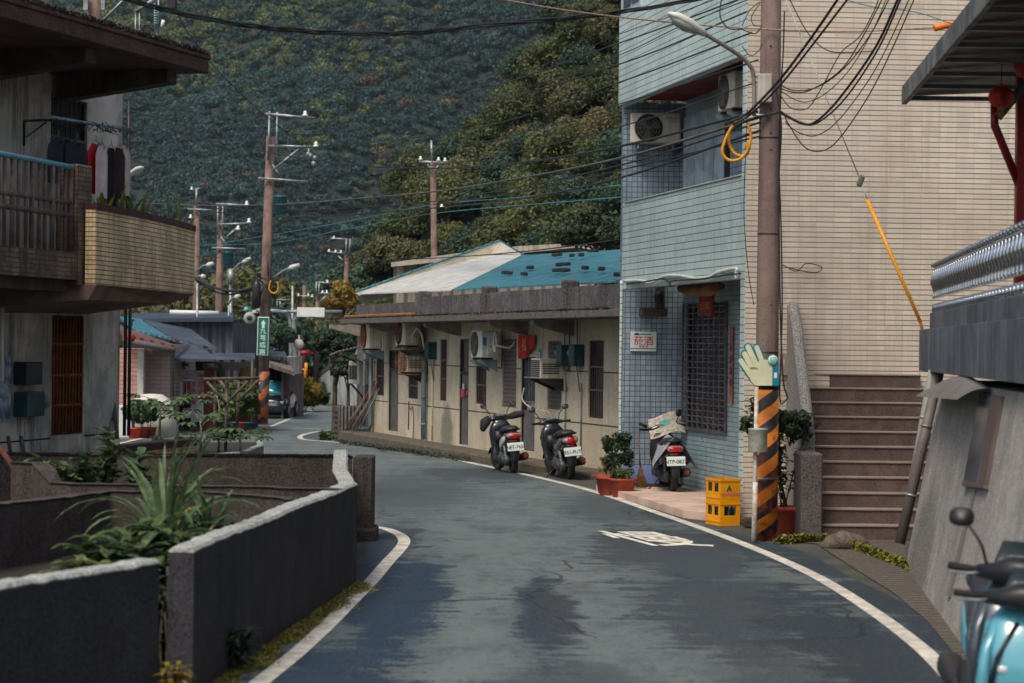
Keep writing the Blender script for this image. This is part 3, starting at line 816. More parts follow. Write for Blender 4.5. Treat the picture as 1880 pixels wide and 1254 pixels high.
# tiles and bricks weighting the teal roof
brk = MB(); brk.bbox(-.15, .15, -.06, .06, 0, .07, .01)
first_b = None
for (bx, by) in [(936, 508), (927, 506), (962, 509), (973, 497), (1025, 492), (1036, 491), (1025, 503), (1038, 503), (1074, 499), (1104, 501), (1027, 473), (1050, 475), (1067, 474), (1089, 466), (1132, 517), (1018, 474)]:
    # find the roof depth at that pixel
    best = None
    for k in range(60):
        d = -.45 + 4.65 * k / 59; s_, z = FLB.hit(bx, by, d)
        f = (d + .45) / 4.65; zr = (e1.z * (1 - f) + r1.z * f)
        if best is None or abs(z - zr) < best[0]: best = (abs(z - zr), s_, d, zr)
    m = FLB.m @ Matrix.Translation((best[1], best[2], best[3] + .045)) @ Matrix.Rotation(rm.uniform(-.5, .5), 4, 'Z')
    if first_b is None:
        first_b = obj('roof_weight', brk, mat('dark_tile', srgb(48, 46, 46), None, .9), m=m, label='dark brick lying as a weight on the teal metal roof', cat='brick', group='bricks weighting the teal roof')
    else: dup(first_b, m)
# plinth along the wall
pl = MB(); pl.bbox(-.4, L0 + .5, -.75, -.001, -.5, base_z, .03)
obj('plinth', pl, mat('plinth_concrete', srgb(96, 86, 76), srgb(70, 62, 54), .95, ns=3, bump=1, bs=30, blot=(srgb(60, 64, 30), .6, 2), grain=.4), m=FLB.m, kind='structure')
# sheds at the far left end
sh = thing('metal_lean_to', 'grey corrugated metal lean-to at the far end of the long terrace', 'shed', FLB.m)
mCorG = mat('grey_corrugated', srgb(120, 116, 112), srgb(96, 92, 88), .7, metal=.1, ns=2, corr=.1, streak=(srgb(90, 60, 48), .6), blot=(srgb(72, 66, 62), .5, 2))
q = MB(); q.box(-3.0, -.01, .35, 5, -.6, 2.9); obj('wall', q, mCorG, sh)
q = MB(); q.box(-3.1, .55, .1, 3, 2.95, 3.05); obj('roof', q, mat('shed_roof', srgb(150, 150, 146), None, .7, corr=.1), sh)
q = MB(); q.add([(-1.0, -.9, 2.1), (-.05, -.9, 2.2), (-.05, .345, 2.5), (-1.9, .345, 2.4), (-1.0, -.9, 2.13), (-.05, -.9, 2.23), (-.05, .345, 2.53), (-1.9, .345, 2.43)], [(0, 1, 2, 3), (4, 5, 6, 7), (0, 1, 5, 4), (3, 2, 6, 7), (0, 3, 7, 4), (1, 2, 6, 5)]); obj('canopy', q, mat('canopy_tin', srgb(150, 146, 140), None, .7, corr=.1), sh)
for x in (-.95, -.15):
    q = MB(); q.tube([(x, .34, 1.7), (x, -.6, 2.1)], .02, 5); obj('strut', q, mDarkM, sh)
# window air conditioner of the shed, a box unit
FACE = Matrix.Identity(4)

# ------------------------------------------------------------ air conditioners
def ac_unit(label, F, s, d, z, rotz=0.0, w_=.8, h_=.58, dp=.3, grill='grey', m_=None, brand=None, bracket=True, fan_left=True):
    """outdoor unit; its fan faces -y of its own frame"""
    T = F.m @ Matrix.Translation((s, d, z)) @ Matrix.Rotation(rotz, 4, 'Z')
    t = thing('air_conditioner', label, 'air conditioner', T, None)
    m_ = m_ or mCream
    b = MB(); b.bbox(-w_ / 2, w_ / 2, -dp / 2, dp / 2, .04, h_, .015); obj('case', b, m_, t)
    cx = -w_ * .14 if fan_left else w_ * .14; rr = min(w_ * .34, (h_ - .06) * .48); zc = .02 + h_ / 2
    gm = {'grey': mat('fan_grille', srgb(118, 112, 104), None, .6), 'rust': mRust}[grill]
    hb = MB(); hb.lathe([(rr + .005, -dp / 2 - .003), (rr + .005, -dp / 2 - .008), (.01, -dp / 2 - .008)], (cx, 0, zc), 24, 'y'); obj('fan_opening', hb, mat('fan_dark', srgb(46, 42, 40), None, .8), t)
    g_ = MB()
    for k in range(1, 6): 
        r_ = rr * k / 5
        g_.tube([(cx + r_ * math.cos(a * 2 * math.pi / 20), -dp / 2 - .018, zc + r_ * math.sin(a * 2 * math.pi / 20)) for a in range(21)], .0045, 4, False)
    for k in range(12):
        a = k * math.pi / 6; g_.tube([(cx, -dp / 2 - .018, zc), (cx + rr * math.cos(a), -dp / 2 - .018, zc + rr * math.sin(a))], .004, 4, False)
    obj('fan_grille', g_, gm, t)
    fb = MB()
    for k in range(3):
        a = k * 2.094; fb.prism([(cx, zc), (cx + rr * .9 * math.cos(a), zc + rr * .9 * math.sin(a)), (cx + rr * .85 * math.cos(a + .8), zc + rr * .85 * math.sin(a + .8))], -dp / 2 - .012, -dp / 2 - .010)
    obj('fan_blade', fb, mat('fan_blade', srgb(90, 84, 78), None, .6), t)
    q = MB(); q.bbox(w_ / 2 - .005, w_ / 2 + .035, -.02, .12, .08, .24, .01); obj('valve_cover', q, m_, t)
    for x in (-w_ * .35, w_ * .35):
        q = MB(); q.box(x - .03, x + .03, -dp / 2 + .01, dp / 2 - .01, 0, .0395); obj('foot', q, mDarkM, t)
    if bracket:
        for x in (-w_ * .35, w_ * .35):
            q = MB(); q.prism([(-dp / 2 - .06, -.002), (-dp / 2 - .06, -.05), (dp / 2 + .09, -.26), (dp / 2 + .09, -.002)], x - .015, x + .015, 'yz'); obj('bracket', q, mPvc, t)
    return t
F0 = FLB
def along(px, py, d): return F0.hit(px, py, d)
# units stand with their ends to the road, sides seen from the camera
s_, z_ = along(885, 660, -.45)
a1_ = ac_unit('white air conditioner with coiled hose on a bracket, middle of the long pale wall', FLB, s_ - .05, -.42, z_, 0, .78, .62, .3, m_=mAcW)
q = MB(); q.box(.36 - .02, .385, -.1, .12, .3, .5)
s_, z_ = along(744, 637, -.45)
a2_ = ac_unit('cream air conditioner with rusty round fan grille under the eaves', FLB, s_, -.42, z_, 0, .9, .68, .32, 'rust')
s_, z_ = along(685, 643, -.45)
a3_ = ac_unit('cream air conditioner with rusty square grille, nearest the far end of the terrace', FLB, s_, -.5, z_, 0, .9, .68, .34, 'rust')
q = MB(); 
for k in range(14): q.box(-.44, .1, -.2 + .0, -.19, .1 + k * .04, .12 + k * .04)
obj('front_slats', q, mRust, a3_)
# stickers on the end of the white unit
st = MB(); st.box(.391, .394, -.12, -.04, .3, .48); obj('sticker', st, mat('sticker_blue', srgb(40, 120, 170), None, .4), a1_)
st = MB(); st.box(.391, .394, .03, .13, .34, .46); obj('sticker', st, mat('sticker_pale', srgb(200, 196, 180), None, .4), a1_)
st = MB(); st.box(.391, .394, .03, .13, .27, .31); obj('sticker', st, mat('sticker_yellow', srgb(220, 160, 40), None, .4), a1_)
def hose(name, label, pts, r, m_, F=FLB, cat='cable', group=None, n=6, k=6):
    b = MB(); b.tube(smooth_pts([F.w(*p) if F else p for p in pts], k), r, n)
    return obj(name, b, m_, world=True, label=label, cat=cat, group=group)
s_, z_ = along(885, 660, -.45)
cp = []
for k in range(60):
    a = k / 20 * 2 * math.pi; cp.append((s_ + .55 + .09 * math.cos(a) + k * .0008, -.3 - k * .001, z_ + .38 + .2 * math.sin(a)))
hose('coiled_hose', 'coil of white refrigerant hose beside the white air conditioner', [(s_ + .4, -.35, z_ + .2)] + cp + [(s_ + .8, -.1, z_ + .25), (s_ + .9, .0, z_ + .4)], .022, mAcW, cat='hose', k=2)
s_, z_ = along(744, 637, -.45)
hose('air_conditioner_pipe', 'pale pipe looping from the rusty fan unit to the wall', [(s_ + .45, -.4, z_ + .25), (s_ + .7, -.35, z_ + .45), (s_ + .95, -.3, z_ + .3), (s_ + .8, -.2, z_ + .0), (s_ + .6, -.02, z_ - .1)], .025, mAcW, cat='hose')
# window units
def window_unit(label, px, py, wpx, F=FLB, cage=False, m_=None, d=.0):
    s_, z_ = F.hit(px, py, -.3)
    t = thing('window_air_conditioner', label, 'air conditioner', F.m @ Matrix.Translation((s_, 0, z_)))
    b = MB(); b.bbox(-.3, .3, -.5, .1, 0, .4, .015); obj('case', b, m_ or mCream, t)
    q = MB()
    for k in range(9): q.box(-.27, .27, -.512, -.5005, .04 + k * .038, .06 + k * .038)
    obj('louvre', q, mRust if cage else mDarkM, t)
    q = MB()
    for k in range(5): q.box(.3005, .306, -.45, -.1, .1 + k * .045, .12 + k * .045)
    obj('side_vent', q, mDarkM, t)
    q = MB()
    for x in (-.28, .28): q.prism([(-.5, -.001), (-.5, -.04), (0, -.25), (0, -.001)], x - .012, x + .012, 'yz')
    obj('bracket', q, mDarkM, t)
    if cage:
        q = MB()
        for x in (-.38, .38):
            for y in (-.6, -.02): q.tube([(x, y, -.06), (x, y, .52)], .014, 4)
        for z in (-.06, .52):
            q.tube([(-.38, -.02, z), (-.38, -.6, z), (.38, -.6, z), (.38, -.02, z)], .014, 4)
        for k in range(7): q.tube([(.38, -.02 - k * .095, -.06), (.38, -.02 - k * .095, .52)], .008, 4)
        for k in range(8): q.tube([(-.38 + k * .108, -.6, -.06), (-.38 + k * .108, -.6, .52)], .008, 4)
        obj('cage', q, mRust, t)
        q = MB(); q.box(-.5, .5, -.75, 0, .53, .55); obj('hood', q, mat('brown_tin', srgb(120, 92, 76), None, .8, corr=.08), t)
    return t
window_unit('rusty caged window air conditioner under a small brown hood', 756, 683, 30, cage=True)
window_unit('small cream window air conditioner on a bracket left of the caged lattice window', 1000, 695, 36)
s2, z2 = FLB.hit(648, 703, .2)
tW = thing('window_air_conditioner', 'cream window air conditioner sticking out of the far metal lean-to', 'air conditioner', FLB.m @ Matrix.Translation((-1.3, .2, z2)))
b = MB(); b.bbox(-.6, .5, -.35, .3, 0, .62, .02); obj('case', b, mCream, tW)
b = MB()
for k in range(3): b.box(-.5 + k * .3, -.28 + k * .3, -.362, -.3505, .12, .5)
obj('louvre', b, mDarkM, tW)
b = MB(); b.tube([(-.5, -.3, -.01), (.3, .14, -.7)], .03, 4); obj('strut', b, mDarkM, tW)
# electricity meter boxes
def meter(label, px, py, F=FLB):
    s_, z_ = F.hit(px, py, -.1)
    t = thing('meter_box', label, 'meter box', F.m @ Matrix.Translation((s_, -.13, z_)))
    b = MB(); b.bbox(-.16, .16, -.09, .125, 0, .42, .012); obj('case', b, mTeal, t)
    b = MB(); b.lathe([(.1, 0), (.1, .05), (.07, .1), (.01, .11)], (-.17, 0, .25), 12, 'x')
    b.v = [Vector((-.34 - v.x, v.y, v.z)) for v in b.v]; obj('dial', b, mat('meter_glass', srgb(130, 140, 140), None, .25), t)
    b = MB(); b.tube([(0, .02, -.001), (0, .1, -.5)], .014, 5); obj('conduit', b, mPvc, t)
    return t
meter('teal meter box just left of the grey-blue drainpipe', 754, 660)
meter('teal meter box just right of the grey-blue drainpipe', 791, 660)
meter('left of the two teal meter boxes between the lattice window and the last window', 1036, 672)
meter('right of the two teal meter boxes between the lattice window and the last window', 1059, 672)
# drainpipes and conduits
def pipe(label, pts, r, m_=mPvc, name='drainpipe', clips=True, F=FLB, group=None):
    t = thing(name, label, 'pipe', F.m)
    b = MB(); b.tube(pts, r, 8); obj('pipe', b, m_, t)
    if clips:
        p, q_ = Vector(pts[-2]), Vector(pts[-1])
        for f in (.1, .45, .8):
            c = p.lerp(q_, f); d_ = (q_ - p).normalized() * .02
            cb = MB(); cb.tube([c - d_, c + d_], r * 1.25, 8); obj('clip', cb, m_, t)
    return t
sA = FLB.hit(777, 800, -.1)[0]
pipe('thick grey-blue drainpipe bending down the middle of the pale wall', [(sA - 1.1, -.35, 2.75), (sA - .9, -.3, 2.72), (sA - .12, -.1, 2.15), (sA, -.1, 2.0), (sA, -.1, .12)], .062)
sA = FLB.hit(681, 700, -.1)[0]
pipe('grey-blue drainpipe with a bottom elbow at the far end of the terrace', [(sA, -.1, 2.3), (sA, -.1, .3), (sA, -.12, .2), (sA - 1.2, -.3, .13)], .06, clips=False)
sA = FLB.hit(669, 700, -.2)[0]
pipe('thinner grey pipe left of the elbow drainpipe at the terrace end', [(sA, -.2, 2.2), (sA, -.2, .25)], .035)
for (pxx, lab, top) in ((793, 'thin pale conduit right of the thick drainpipe', 2.0), (1037, 'thin conduit running down beside the lattice window', 1.7), (1066, 'thin conduit running down to the plinth below the meter boxes', 1.7)):
    sA = FLB.hit(pxx, 800, -.03)[0]; pipe(lab, [(sA, -.03, top), (sA, -.03, .13)], .016, mCream if pxx == 793 else mPvc, 'conduit')
for (pxx, lab, dx) in ((1037, 'left dark cable dropping from the eaves to the meter boxes', 0), (1046, 'middle dark cable dropping from the eaves to the meter boxes', 0), (1060, 'right dark cable dropping from the eaves to the meter boxes', 0), (922, 'dark cable dropping from the eaves beside the white air conditioner', 0)):
    sA = FLB.hit(pxx, 620, -.03)[0]; hose('drop_cable', lab, [(sA, -.04, 2.92), (sA, -.03, 2.2), (sA + .03, -.05, 1.95)], .012, mCable)
# red cloth above the door
FC = MB(); s_, z_ = FLB.hit(952, 622, -.04)
s2 = FLB.hit(983, 622, -.04)[0]
def clothf(u, v):
    x = s_ + (s2 - s_) * u; drop = (.50 if u < .35 else .50 - (u - .35) * .35)
    return (x, -.05 - .04 * math.sin(u * 9) * v, z_ + .08 - v * drop * (1 if u > .05 else .9))
FC.grid(clothf, 14, 8); FC.open = True
fc = obj('red_cloth', FC, mat('red_cloth', srgb(196, 44, 30), srgb(150, 26, 24), .85, ns=6), m=FLB.m, label='red fabric pennant with yellow characters hung over the mesh door', cat='cloth')
mYelT = mat('yellow_print', srgb(214, 150, 40), None, .7)
text('lettering', '福', .3, Matrix.Translation(((s_ + s2) / 2, -.11, z_ - .12)), mYelT, fc)
# drip of sundries on the wall
s_, z_ = FLB.hit(990, 667, -.02); b = MB(); b.box(s_ - .1, s_ + .08, -.02, -.002, z_, z_ + .3)
t_ = obj('house_number_plate', b, mat('plate_green', srgb(50, 150, 130), None, .4), m=FLB.m, label='small green house number plate on the pale wall above the window unit', cat='sign')
text('number', '18', .17, Matrix.Translation((s_ - .01, -.024, z_ + .18)), mSignW, t_)
s_, z_ = FLB.hit(852, 728, .03); b = MB(); b.bbox(s_ - .11, s_ + .11, -.02, .04, z_ - .02, z_ + .17, .01)
obj('letter_box', b, mat('pink_box', srgb(190, 60, 90), None, .5), m=FLB.m, label='small pink letter holder on the grey door', cat='letter box')
b = MB(); b.box(s_ - .04, s_ + .04, .0, .02, z_ + .17, z_ + .29); obj('paper_note', b, mSignW, m=FLB.m, label='white paper sticking up out of the pink holder', cat='paper')
s_, z_ = FLB.hit(748, 0, 0)[0], 0
sA = FLB.hit(750, 760, -.02)[0]
hose('chain', 'dark chain hanging below the small barred window', [(sA, -.02, 1.0), (sA - .01, -.02, .3)], .012, mDarkM, cat='chain')
hose('loose_cable', 'loose brown cable bent over below the small barred window', [(sA, -.02, .9), (sA + .2, -.03, .8), (sA + .4, -.03, .88), (sA + .5, -.03, .6), (sA + .48, -.03, .1)], .01, mat('brown_cable', srgb(110, 70, 50), None, .7))
sA = FLB.hit(975, 705, -.1)[0]
hose('loose_cable', 'white hose arching from the small window unit to the lattice window', [(sA, -.25, 1.55), (sA + .05, -.3, 1.3), (sA + .5, -.2, 1.12), (sA + 1.1, -.06, 1.05), (sA + 1.2, -.04, .5)], .014, mCream)
# soot stain is in the wall: dark shape low on the render left of the grey door
for (px_, py_, rx_, rz_) in ((818, 800, .5, .5),):
    pass
# leaning poles at the far end
for k in range(7):
    s_ = .35 + k * .12
    b = MB(); b.tube([(s_ - .9 + k * .05, -.62 + .03 * k, base_z), (s_ - .1, -.02, 1.25 + .1 * (k % 3))], .02, 5)
    obj('leaning_pole', b, [mPvc, mWood, mRust][k % 3], m=FLB.m, label='pole leaning against the far end wall among rods and pipes', cat='pole', group='rods leaning at the terrace end')
# cabinets at far end by road
b = MB(); b.bbox(-1.0, -.42, -.75, -.05, -.3, .75, .02); cbn = obj('slatted_cabinet', b, mCorG, m=FLB.m, label='low grey slatted cabinet standing at the road end of the lean-to', cat='cabinet')
b = MB()
for k in range(6): b.box(-.95, -.6, -.765, -.751, -.15 + k * .14, -.09 + k * .14)
obj('slot', b, mVoid, cbn)
# ------------------------------------------------------------ blue tiled house
A2, B2 = (3.17, 29.9), (1.81, 36.2)
FB = Frame(B2, A2)       # facade frame: s from the far corner B to the near corner A, inward to the right
LB = FB.L
mTileUp = mat('blue_tile_facade', srgb(196, 214, 209), srgb(179, 199, 195), .4, ns=1.2, tile=(.05, .105, .008, srgb(60, 66, 68), 0, .93, 1.05, .18), streak=(srgb(120, 124, 118), .3))
mTileSq = mat('blue_tile_square', srgb(150, 168, 180), srgb(136, 154, 168), .35, ns=1.0, tile=(.088, .088, .007, srgb(46, 52, 62), 0, .84, 1.08, .9), streak=(srgb(90, 92, 96), .3))
mTileLow = mat('blue_tile_low', srgb(160, 182, 186), srgb(142, 166, 172), .35, ns=1.0, tile=(.24, .075, .007, srgb(70, 80, 86), .5, .9, 1.05, .5), streak=(srgb(110, 110, 106), .3))
mBeige = mat('beige_tile', srgb(214, 201, 182), srgb(202, 189, 170), .5, ns=.6, tile=(.245, .0705, .0095, srgb(118, 102, 90), 0, .93, 1.05, .22), streak=(srgb(150, 132, 116), .25), blot=(srgb(186, 168, 148), .25, .8))
bh = thing('tiled_house', 'three-storey house with pale blue tiled balconies and beige tiled side wall', 'building', FB.m)
# levels on the facade
z_p0 = FB.hit(1250, 522)[1]      # underside of the first balcony parapet
z_p1 = FB.hit(1250, 349)[1]      # its top
z_u0 = FB.hit(1250, 148)[1]      # underside of the upper parapet
z_u1 = FB.hit(1145, 28)[1]
RD = 1.0                         # depth of the recesses
# floor plates, back walls of the recess (d=RD), cross wall facing the camera is part of the frontal frame
b = MB()
b.bbox(0, LB - .14, 0, .16, z_p0, z_p1, .01); obj('balcony_parapet', b, mTileUp, bh)
b = MB(); b.bbox(.15, LB - .14, -.02, .17, z_p1, z_p1 + .02, .004); obj('coping', b, mat('coping_pale', srgb(176, 180, 172), None, .7), bh)
b = MB(); b.bbox(-.35, LB - .14, -.0, .16, z_u0, z_u1, .01); obj('upper_parapet', b, mTileUp, bh)
b = MB(); b.bbox(.165, LB - .17, .165, RD + 3, z_p0 + .1, z_p0 + .25, .005); obj('balcony_floor', b, mat('ceiling_grey', srgb(120, 124, 128), None, .8), bh)
b = MB(); b.bbox(.165, LB - .17, .165, RD + 3, z_u0 + .06, z_u0 + .2, .005); obj('balcony_ceiling', b, mat('ceiling_maroon', srgb(128, 18, 22), srgb(110, 14, 20), .7), bh)
# near corner column
b = MB(); b.box(LB - .14, LB, .0, .3, 0, z_u1 + 4); obj('corner_column', b, mTileUp, bh)
# recessed long wall with the big barred window (ground floor)
sC = FB.hit(1253, 700, RD)[0]; 
wr = rect(FB, 1257, 560, 1336, 790, RD)
wr = (wr[0], wr[1], FB.hit(1296, 788, RD)[1], FB.hit(1296, 556, RD)[1])
T1 = Matrix.Translation((0, RD, 0))
b = MB(); wall_sheet(b, sC, LB - .02, 0.1, z_p0 + .1, [wr], core=3.0); b.v = [v + Vector((0, RD, 0)) for v in b.v]
obj('front_wall', b, mTileLow, bh)
wo = win(FB, bh, wr, 0, (), glass=mat('shop_glass', srgb(54, 44, 46), srgb(30, 26, 30), .3, ns=1.5), dep=.12)
wo.matrix_local = Matrix.Translation((0, RD, 0))
q = MB(); a, b_, c, d = wr
nvb = 8
for i in range(nvb + 1):
    x = a + (b_ - a) * i / nvb; q.box(x - .016, x + .016, -.05, -.02, c, d)
k = c
while k < d + .01:
    q.box(a, b_, -.049, -.021, k - .009, k + .009); k += .098
q.box(a - .02, b_ + .02, -.055, .0, c - .045, c - .01)
obj('window_guard', q, mat('guard_brown', srgb(104, 100, 104), srgb(80, 74, 78), .5, metal=.3), wo)
# upper recess wall: sliding panels
b = MB(); b.box(sC, LB - .02, RD, RD + 2.5, z_p0 + .251, z_u0 + .059); obj('upper_wall', b, mat('panel_blue', srgb(150, 166, 172), srgb(136, 152, 160), .5, ns=1, streak=(srgb(100, 104, 106), .3)), bh)
pa = MB()
for i, (x0, x1) in enumerate(((1255, 1276), (1277, 1292), (1293, 1310), (1311, 1329))):
    s0 = FB.hit(x0, 300, RD - .02)[0]; s1 = FB.hit(x1, 300, RD - .02)[0]
    pa.bbox(s0, s1, RD - .03, RD - .005, z_p0 + .3, z_p1 + 1.45, .005)
obj('sliding_panel', pa, mat('panel_pale', srgb(178, 192, 196), srgb(160, 176, 180), .5, ns=1.5, blot=(srgb(120, 120, 118), .5, 1.5)), bh)
s0 = FB.hit(1330, 300, RD - .02)[0]; s1 = FB.hit(1341, 300, RD - .02)[0]
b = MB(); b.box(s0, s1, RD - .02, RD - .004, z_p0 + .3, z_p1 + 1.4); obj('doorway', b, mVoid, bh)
b = MB(); b.box(s1 + .01, LB - .15, RD - .03, RD - .004, z_p0 + .3, z_p1 + 1.4); obj('pier', b, mTileSq, bh)
# wall facing the camera: square tiles, from the far corner inward, both storeys
FBf = Frame((B2[0] - .0, B2[1] + .42), (B2[0] + 4, B2[1] + .36))
b = MB(); b.box(0.02, 4, 0, .8, 0, z_u0 + .06)
sq = obj('cross_wall', b, mTileSq, bh, m=FB.m.inverted() @ FBf.m)
# floor of the porch
pf = MB()
corners = [G(1160, 899), G(1312, 957), G(1362, 975)]
po_ = [FB.w(-.2, -.35, 0), FB.w(LB - 1.05, -.5, 0), FB.w(LB - .05, -.06, 0), FB.w(LB - .05, RD + .1, 0), FB.w(-.2, RD + .5, 0)]
pf.add([p + Vector((0, 0, .0)) for p in po_] + [p + Vector((0, 0, .11)) for p in po_], [tuple(range(5)), tuple(range(9, 4, -1))] + [(i, 5 + i, 5 + (i + 1) % 5, (i + 1) % 5) for i in range(5)])
obj('porch_floor', pf, mat('pink_paving', srgb(206, 178, 160), srgb(188, 160, 144), .85, ns=1, bump=.2, blot=(srgb(130, 110, 100), .3, 2)), world=True, kind='structure')
# beige side wall, nearly frontal
FS = Frame((3.17 + .02, 29.9), (3.17 + 12, 29.9 + 1.0))
b = MB(); b.box(.0, 12, .001, .3, -.1, 14); obj('side_wall', b, mBeige, bh, m=FB.m.inverted() @ FS.m)
b = MB(); b.box(2.0, 11.9, .3, 9, 3, 14); obj('core', b, mat('core_grey', srgb(120, 116, 110), None, .9), bh, m=FB.m.inverted() @ FS.m)
b = MB(); b.box(-.0, LB - .3, .3, 1.2, z_u0 + .21, z_u1 + 5); obj('upper_storey', b, mTileUp, bh)
# third floor window at the far end
b = MB(); b.bbox(-.33, .9, .02, .3, z_u1 + .01, z_u1 + 1.3, .01); u = obj('window', b, mat('window_frame_pale', srgb(176, 190, 196), None, .4), bh)
b = MB(); b.box(-.1, .3, .0, .019, z_u1 + .12, z_u1 + 1.2); b.box(.4, .8, .0, .019, z_u1 + .12, z_u1 + 1.2); obj('pane', b, mGlass, u)
# cables and pipe along the balcony bottom
def fbp(px, py, d): s_, z = FB.hit(px, py, d); return FB.w(s_, d, z)
hose('wall_pipe', 'pale corrugated hose wavering along the lower edge of the blue balcony', [fbp(x, y, -.05) for x, y in ((1146, 516), (1175, 515), (1195, 519), (1218, 508), (1245, 506), (1275, 511), (1300, 509), (1320, 500), (1350, 493), (1352, 500), (1352, 512))], .028, mAcW, F=None, cat='pipe')
hose('wall_cable', 'thin black cable slung under the pale hose on the blue balcony', [fbp(x, y, -.07) for x, y in ((1150, 522), (1185, 517), (1220, 512), (1232, 526), (1234, 516), (1290, 512), (1330, 505), (1360, 502))], .012, mCable, F=None)
hose('downpipe', 'slim pale downpipe on the far corner of the blue house', [fbp(1141, 515, -.02), fbp(1141, 560, -.02), fbp(1139, 700, -.02), fbp(1138, 860, -.02)], .03, mTileUp, F=None, cat='pipe')
# air conditioners
s_, z_ = FBf.hit(1203, 268, -.35)
ac1 = ac_unit('cream air conditioner with round fan on the blue balcony wall facing the road', FBf, s_, -.28, z_, 0, .83, .54, .3, m_=mCream)
text('lettering', 'Panasonic', .055, Matrix.Translation((.28, -.157, .46)), mat('print_dark', srgb(60, 70, 80), None, .5), ac1, ext=.001)
text('lettering', 'inverter', .035, Matrix.Translation((.28, -.157, .4)), MC['print_dark'], ac1, ext=.001)
s_, z_ = FB.hit(1338, 205, .3)
ac2 = ac_unit('shaded cream air conditioner high in the blue balcony recess', FB, s_ - .15, .45, z_, R(0), .75, .58, .3, m_=mCream)
# shop sign
s_, z_ = FBf.hit(1181, 645, -.03)
wpx = FBf.hit(1205, 645, -.03)[0] - FBf.hit(1157, 645, -.03)[0]; hpx = FBf.hit(1181, 609, -.03)[1] - z_
sg = thing('shop_sign', 'white wall sign with red characters on the blue square tiles', 'sign', FBf.m @ Matrix.Translation((s_, -.03, z_)))
b = MB(); b.bbox(-wpx / 2, wpx / 2, -.02, .02, 0, hpx, .005); obj('board', b, mSignW, sg)
b = MB(); b.box(-wpx / 2 + .005, wpx / 2 - .005, -.0225, -.0205, hpx * .11, hpx * .16); obj('stripe', b, mat('stripe_teal', srgb(50, 130, 124), None, .5), sg)
b = MB(); b.prism([(-.115 + .05 * math.cos(a * math.pi / 8), hpx * .83 + .035 * math.sin(a * math.pi / 8)) for a in range(9)], -.0235, -.0205); obj('emblem', b, mat('emblem_dark', srgb(20, 60, 66), None, .5), sg)
b = MB(); b.box(-.06, .13, -.0225, -.0205, hpx * .84, hpx * .89); obj('printed_line', b, MC['stripe_teal'], sg)
mRedT = mat('red_print', srgb(200, 30, 40), None, .5)
text('lettering', '菸酒', .165, Matrix.Translation((-.0, -.0225, hpx * .54)), mRedT, sg, ext=.001, bold=.0006, spacing=1.08)
text('lettering', '零售商', .05, Matrix.Translation((0, -.0225, hpx * .25)), mRedT, sg, ext=.001, spacing=1.25)
# orange lantern banner and cloth roll under the balcony
FBr = Matrix.Translation((0, 0, 0))
s_, z_ = FB.hit(1290, 560, .55)
b = MB(); b.loft([(s_ - .9, .5, z_p0 - .02, .10, .06), (s_ - .4, .5, z_p0 - .06, .14, .09), (s_ + .3, .5, z_p0 - .07, .15, .10), (s_ + .9, .5, z_p0 - .03, .12, .07)], 'x', 12)
obj('rolled_awning', b, mat('awning_canvas', srgb(140, 98, 68), srgb(110, 76, 54), .9, ns=3), m=FB.m, label='rolled tan canvas awning under the blue balcony', cat='awning')
b = MB(); b.bbox(s_ - .45, s_ + .2, .62, .68, z_p0 - .46, z_p0 - .12, .01)
bn = obj('shrine_banner', b, mat('banner_orange', srgb(128, 50, 30), srgb(100, 36, 26), .8, ns=4), m=FB.m, label='orange-red hanging banner behind the rolled awning', cat='banner')
text('lettering', '金玉滿堂', .13, Matrix.Translation((s_ - .12, .617, z_p0 - .3)), mat('gold_print', srgb(196, 110, 40), None, .6), bn)
s_, z_ = FB.hit(1343, 660, RD - .02)
b = MB(); b.box(s_ - .07, s_ + .07, RD - .03, RD - .018, 1.55, 2.75); cp_ = obj('couplet_strip', b, mat('couplet_red', srgb(150, 70, 62), srgb(170, 110, 96), .85, ns=7), m=FB.m, label='faded red paper couplet beside the barred shop window', cat='paper')
text('lettering', '花開富貴', .13, Matrix.Translation((s_, RD - .032, 2.15)), mat('ink', srgb(60, 30, 28), None, .7), cp_, vertical=True, spacing=1.4)
# security camera / dark lamp on the wall by the sign
s_, z_ = FBf.hit(1210, 545, -.15)
lp_ = thing('wall_lamp', 'dark spotlight hanging under the blue balcony', 'lamp', FBf.m @ Matrix.Translation((s_, -.15, z_)))
b = MB(); b.lathe([(.03, -.02), (.07, .0), (.09, .12), (.05, .2), (.02, .22)], (0, 0, -.1), 12); obj('shade', b, mBlack, lp_)
b = MB(); b.tube([(0, 0, .1), (0, .08, .18), (0, .15, .2)], .018, 6); obj('arm', b, mBlack, lp_)

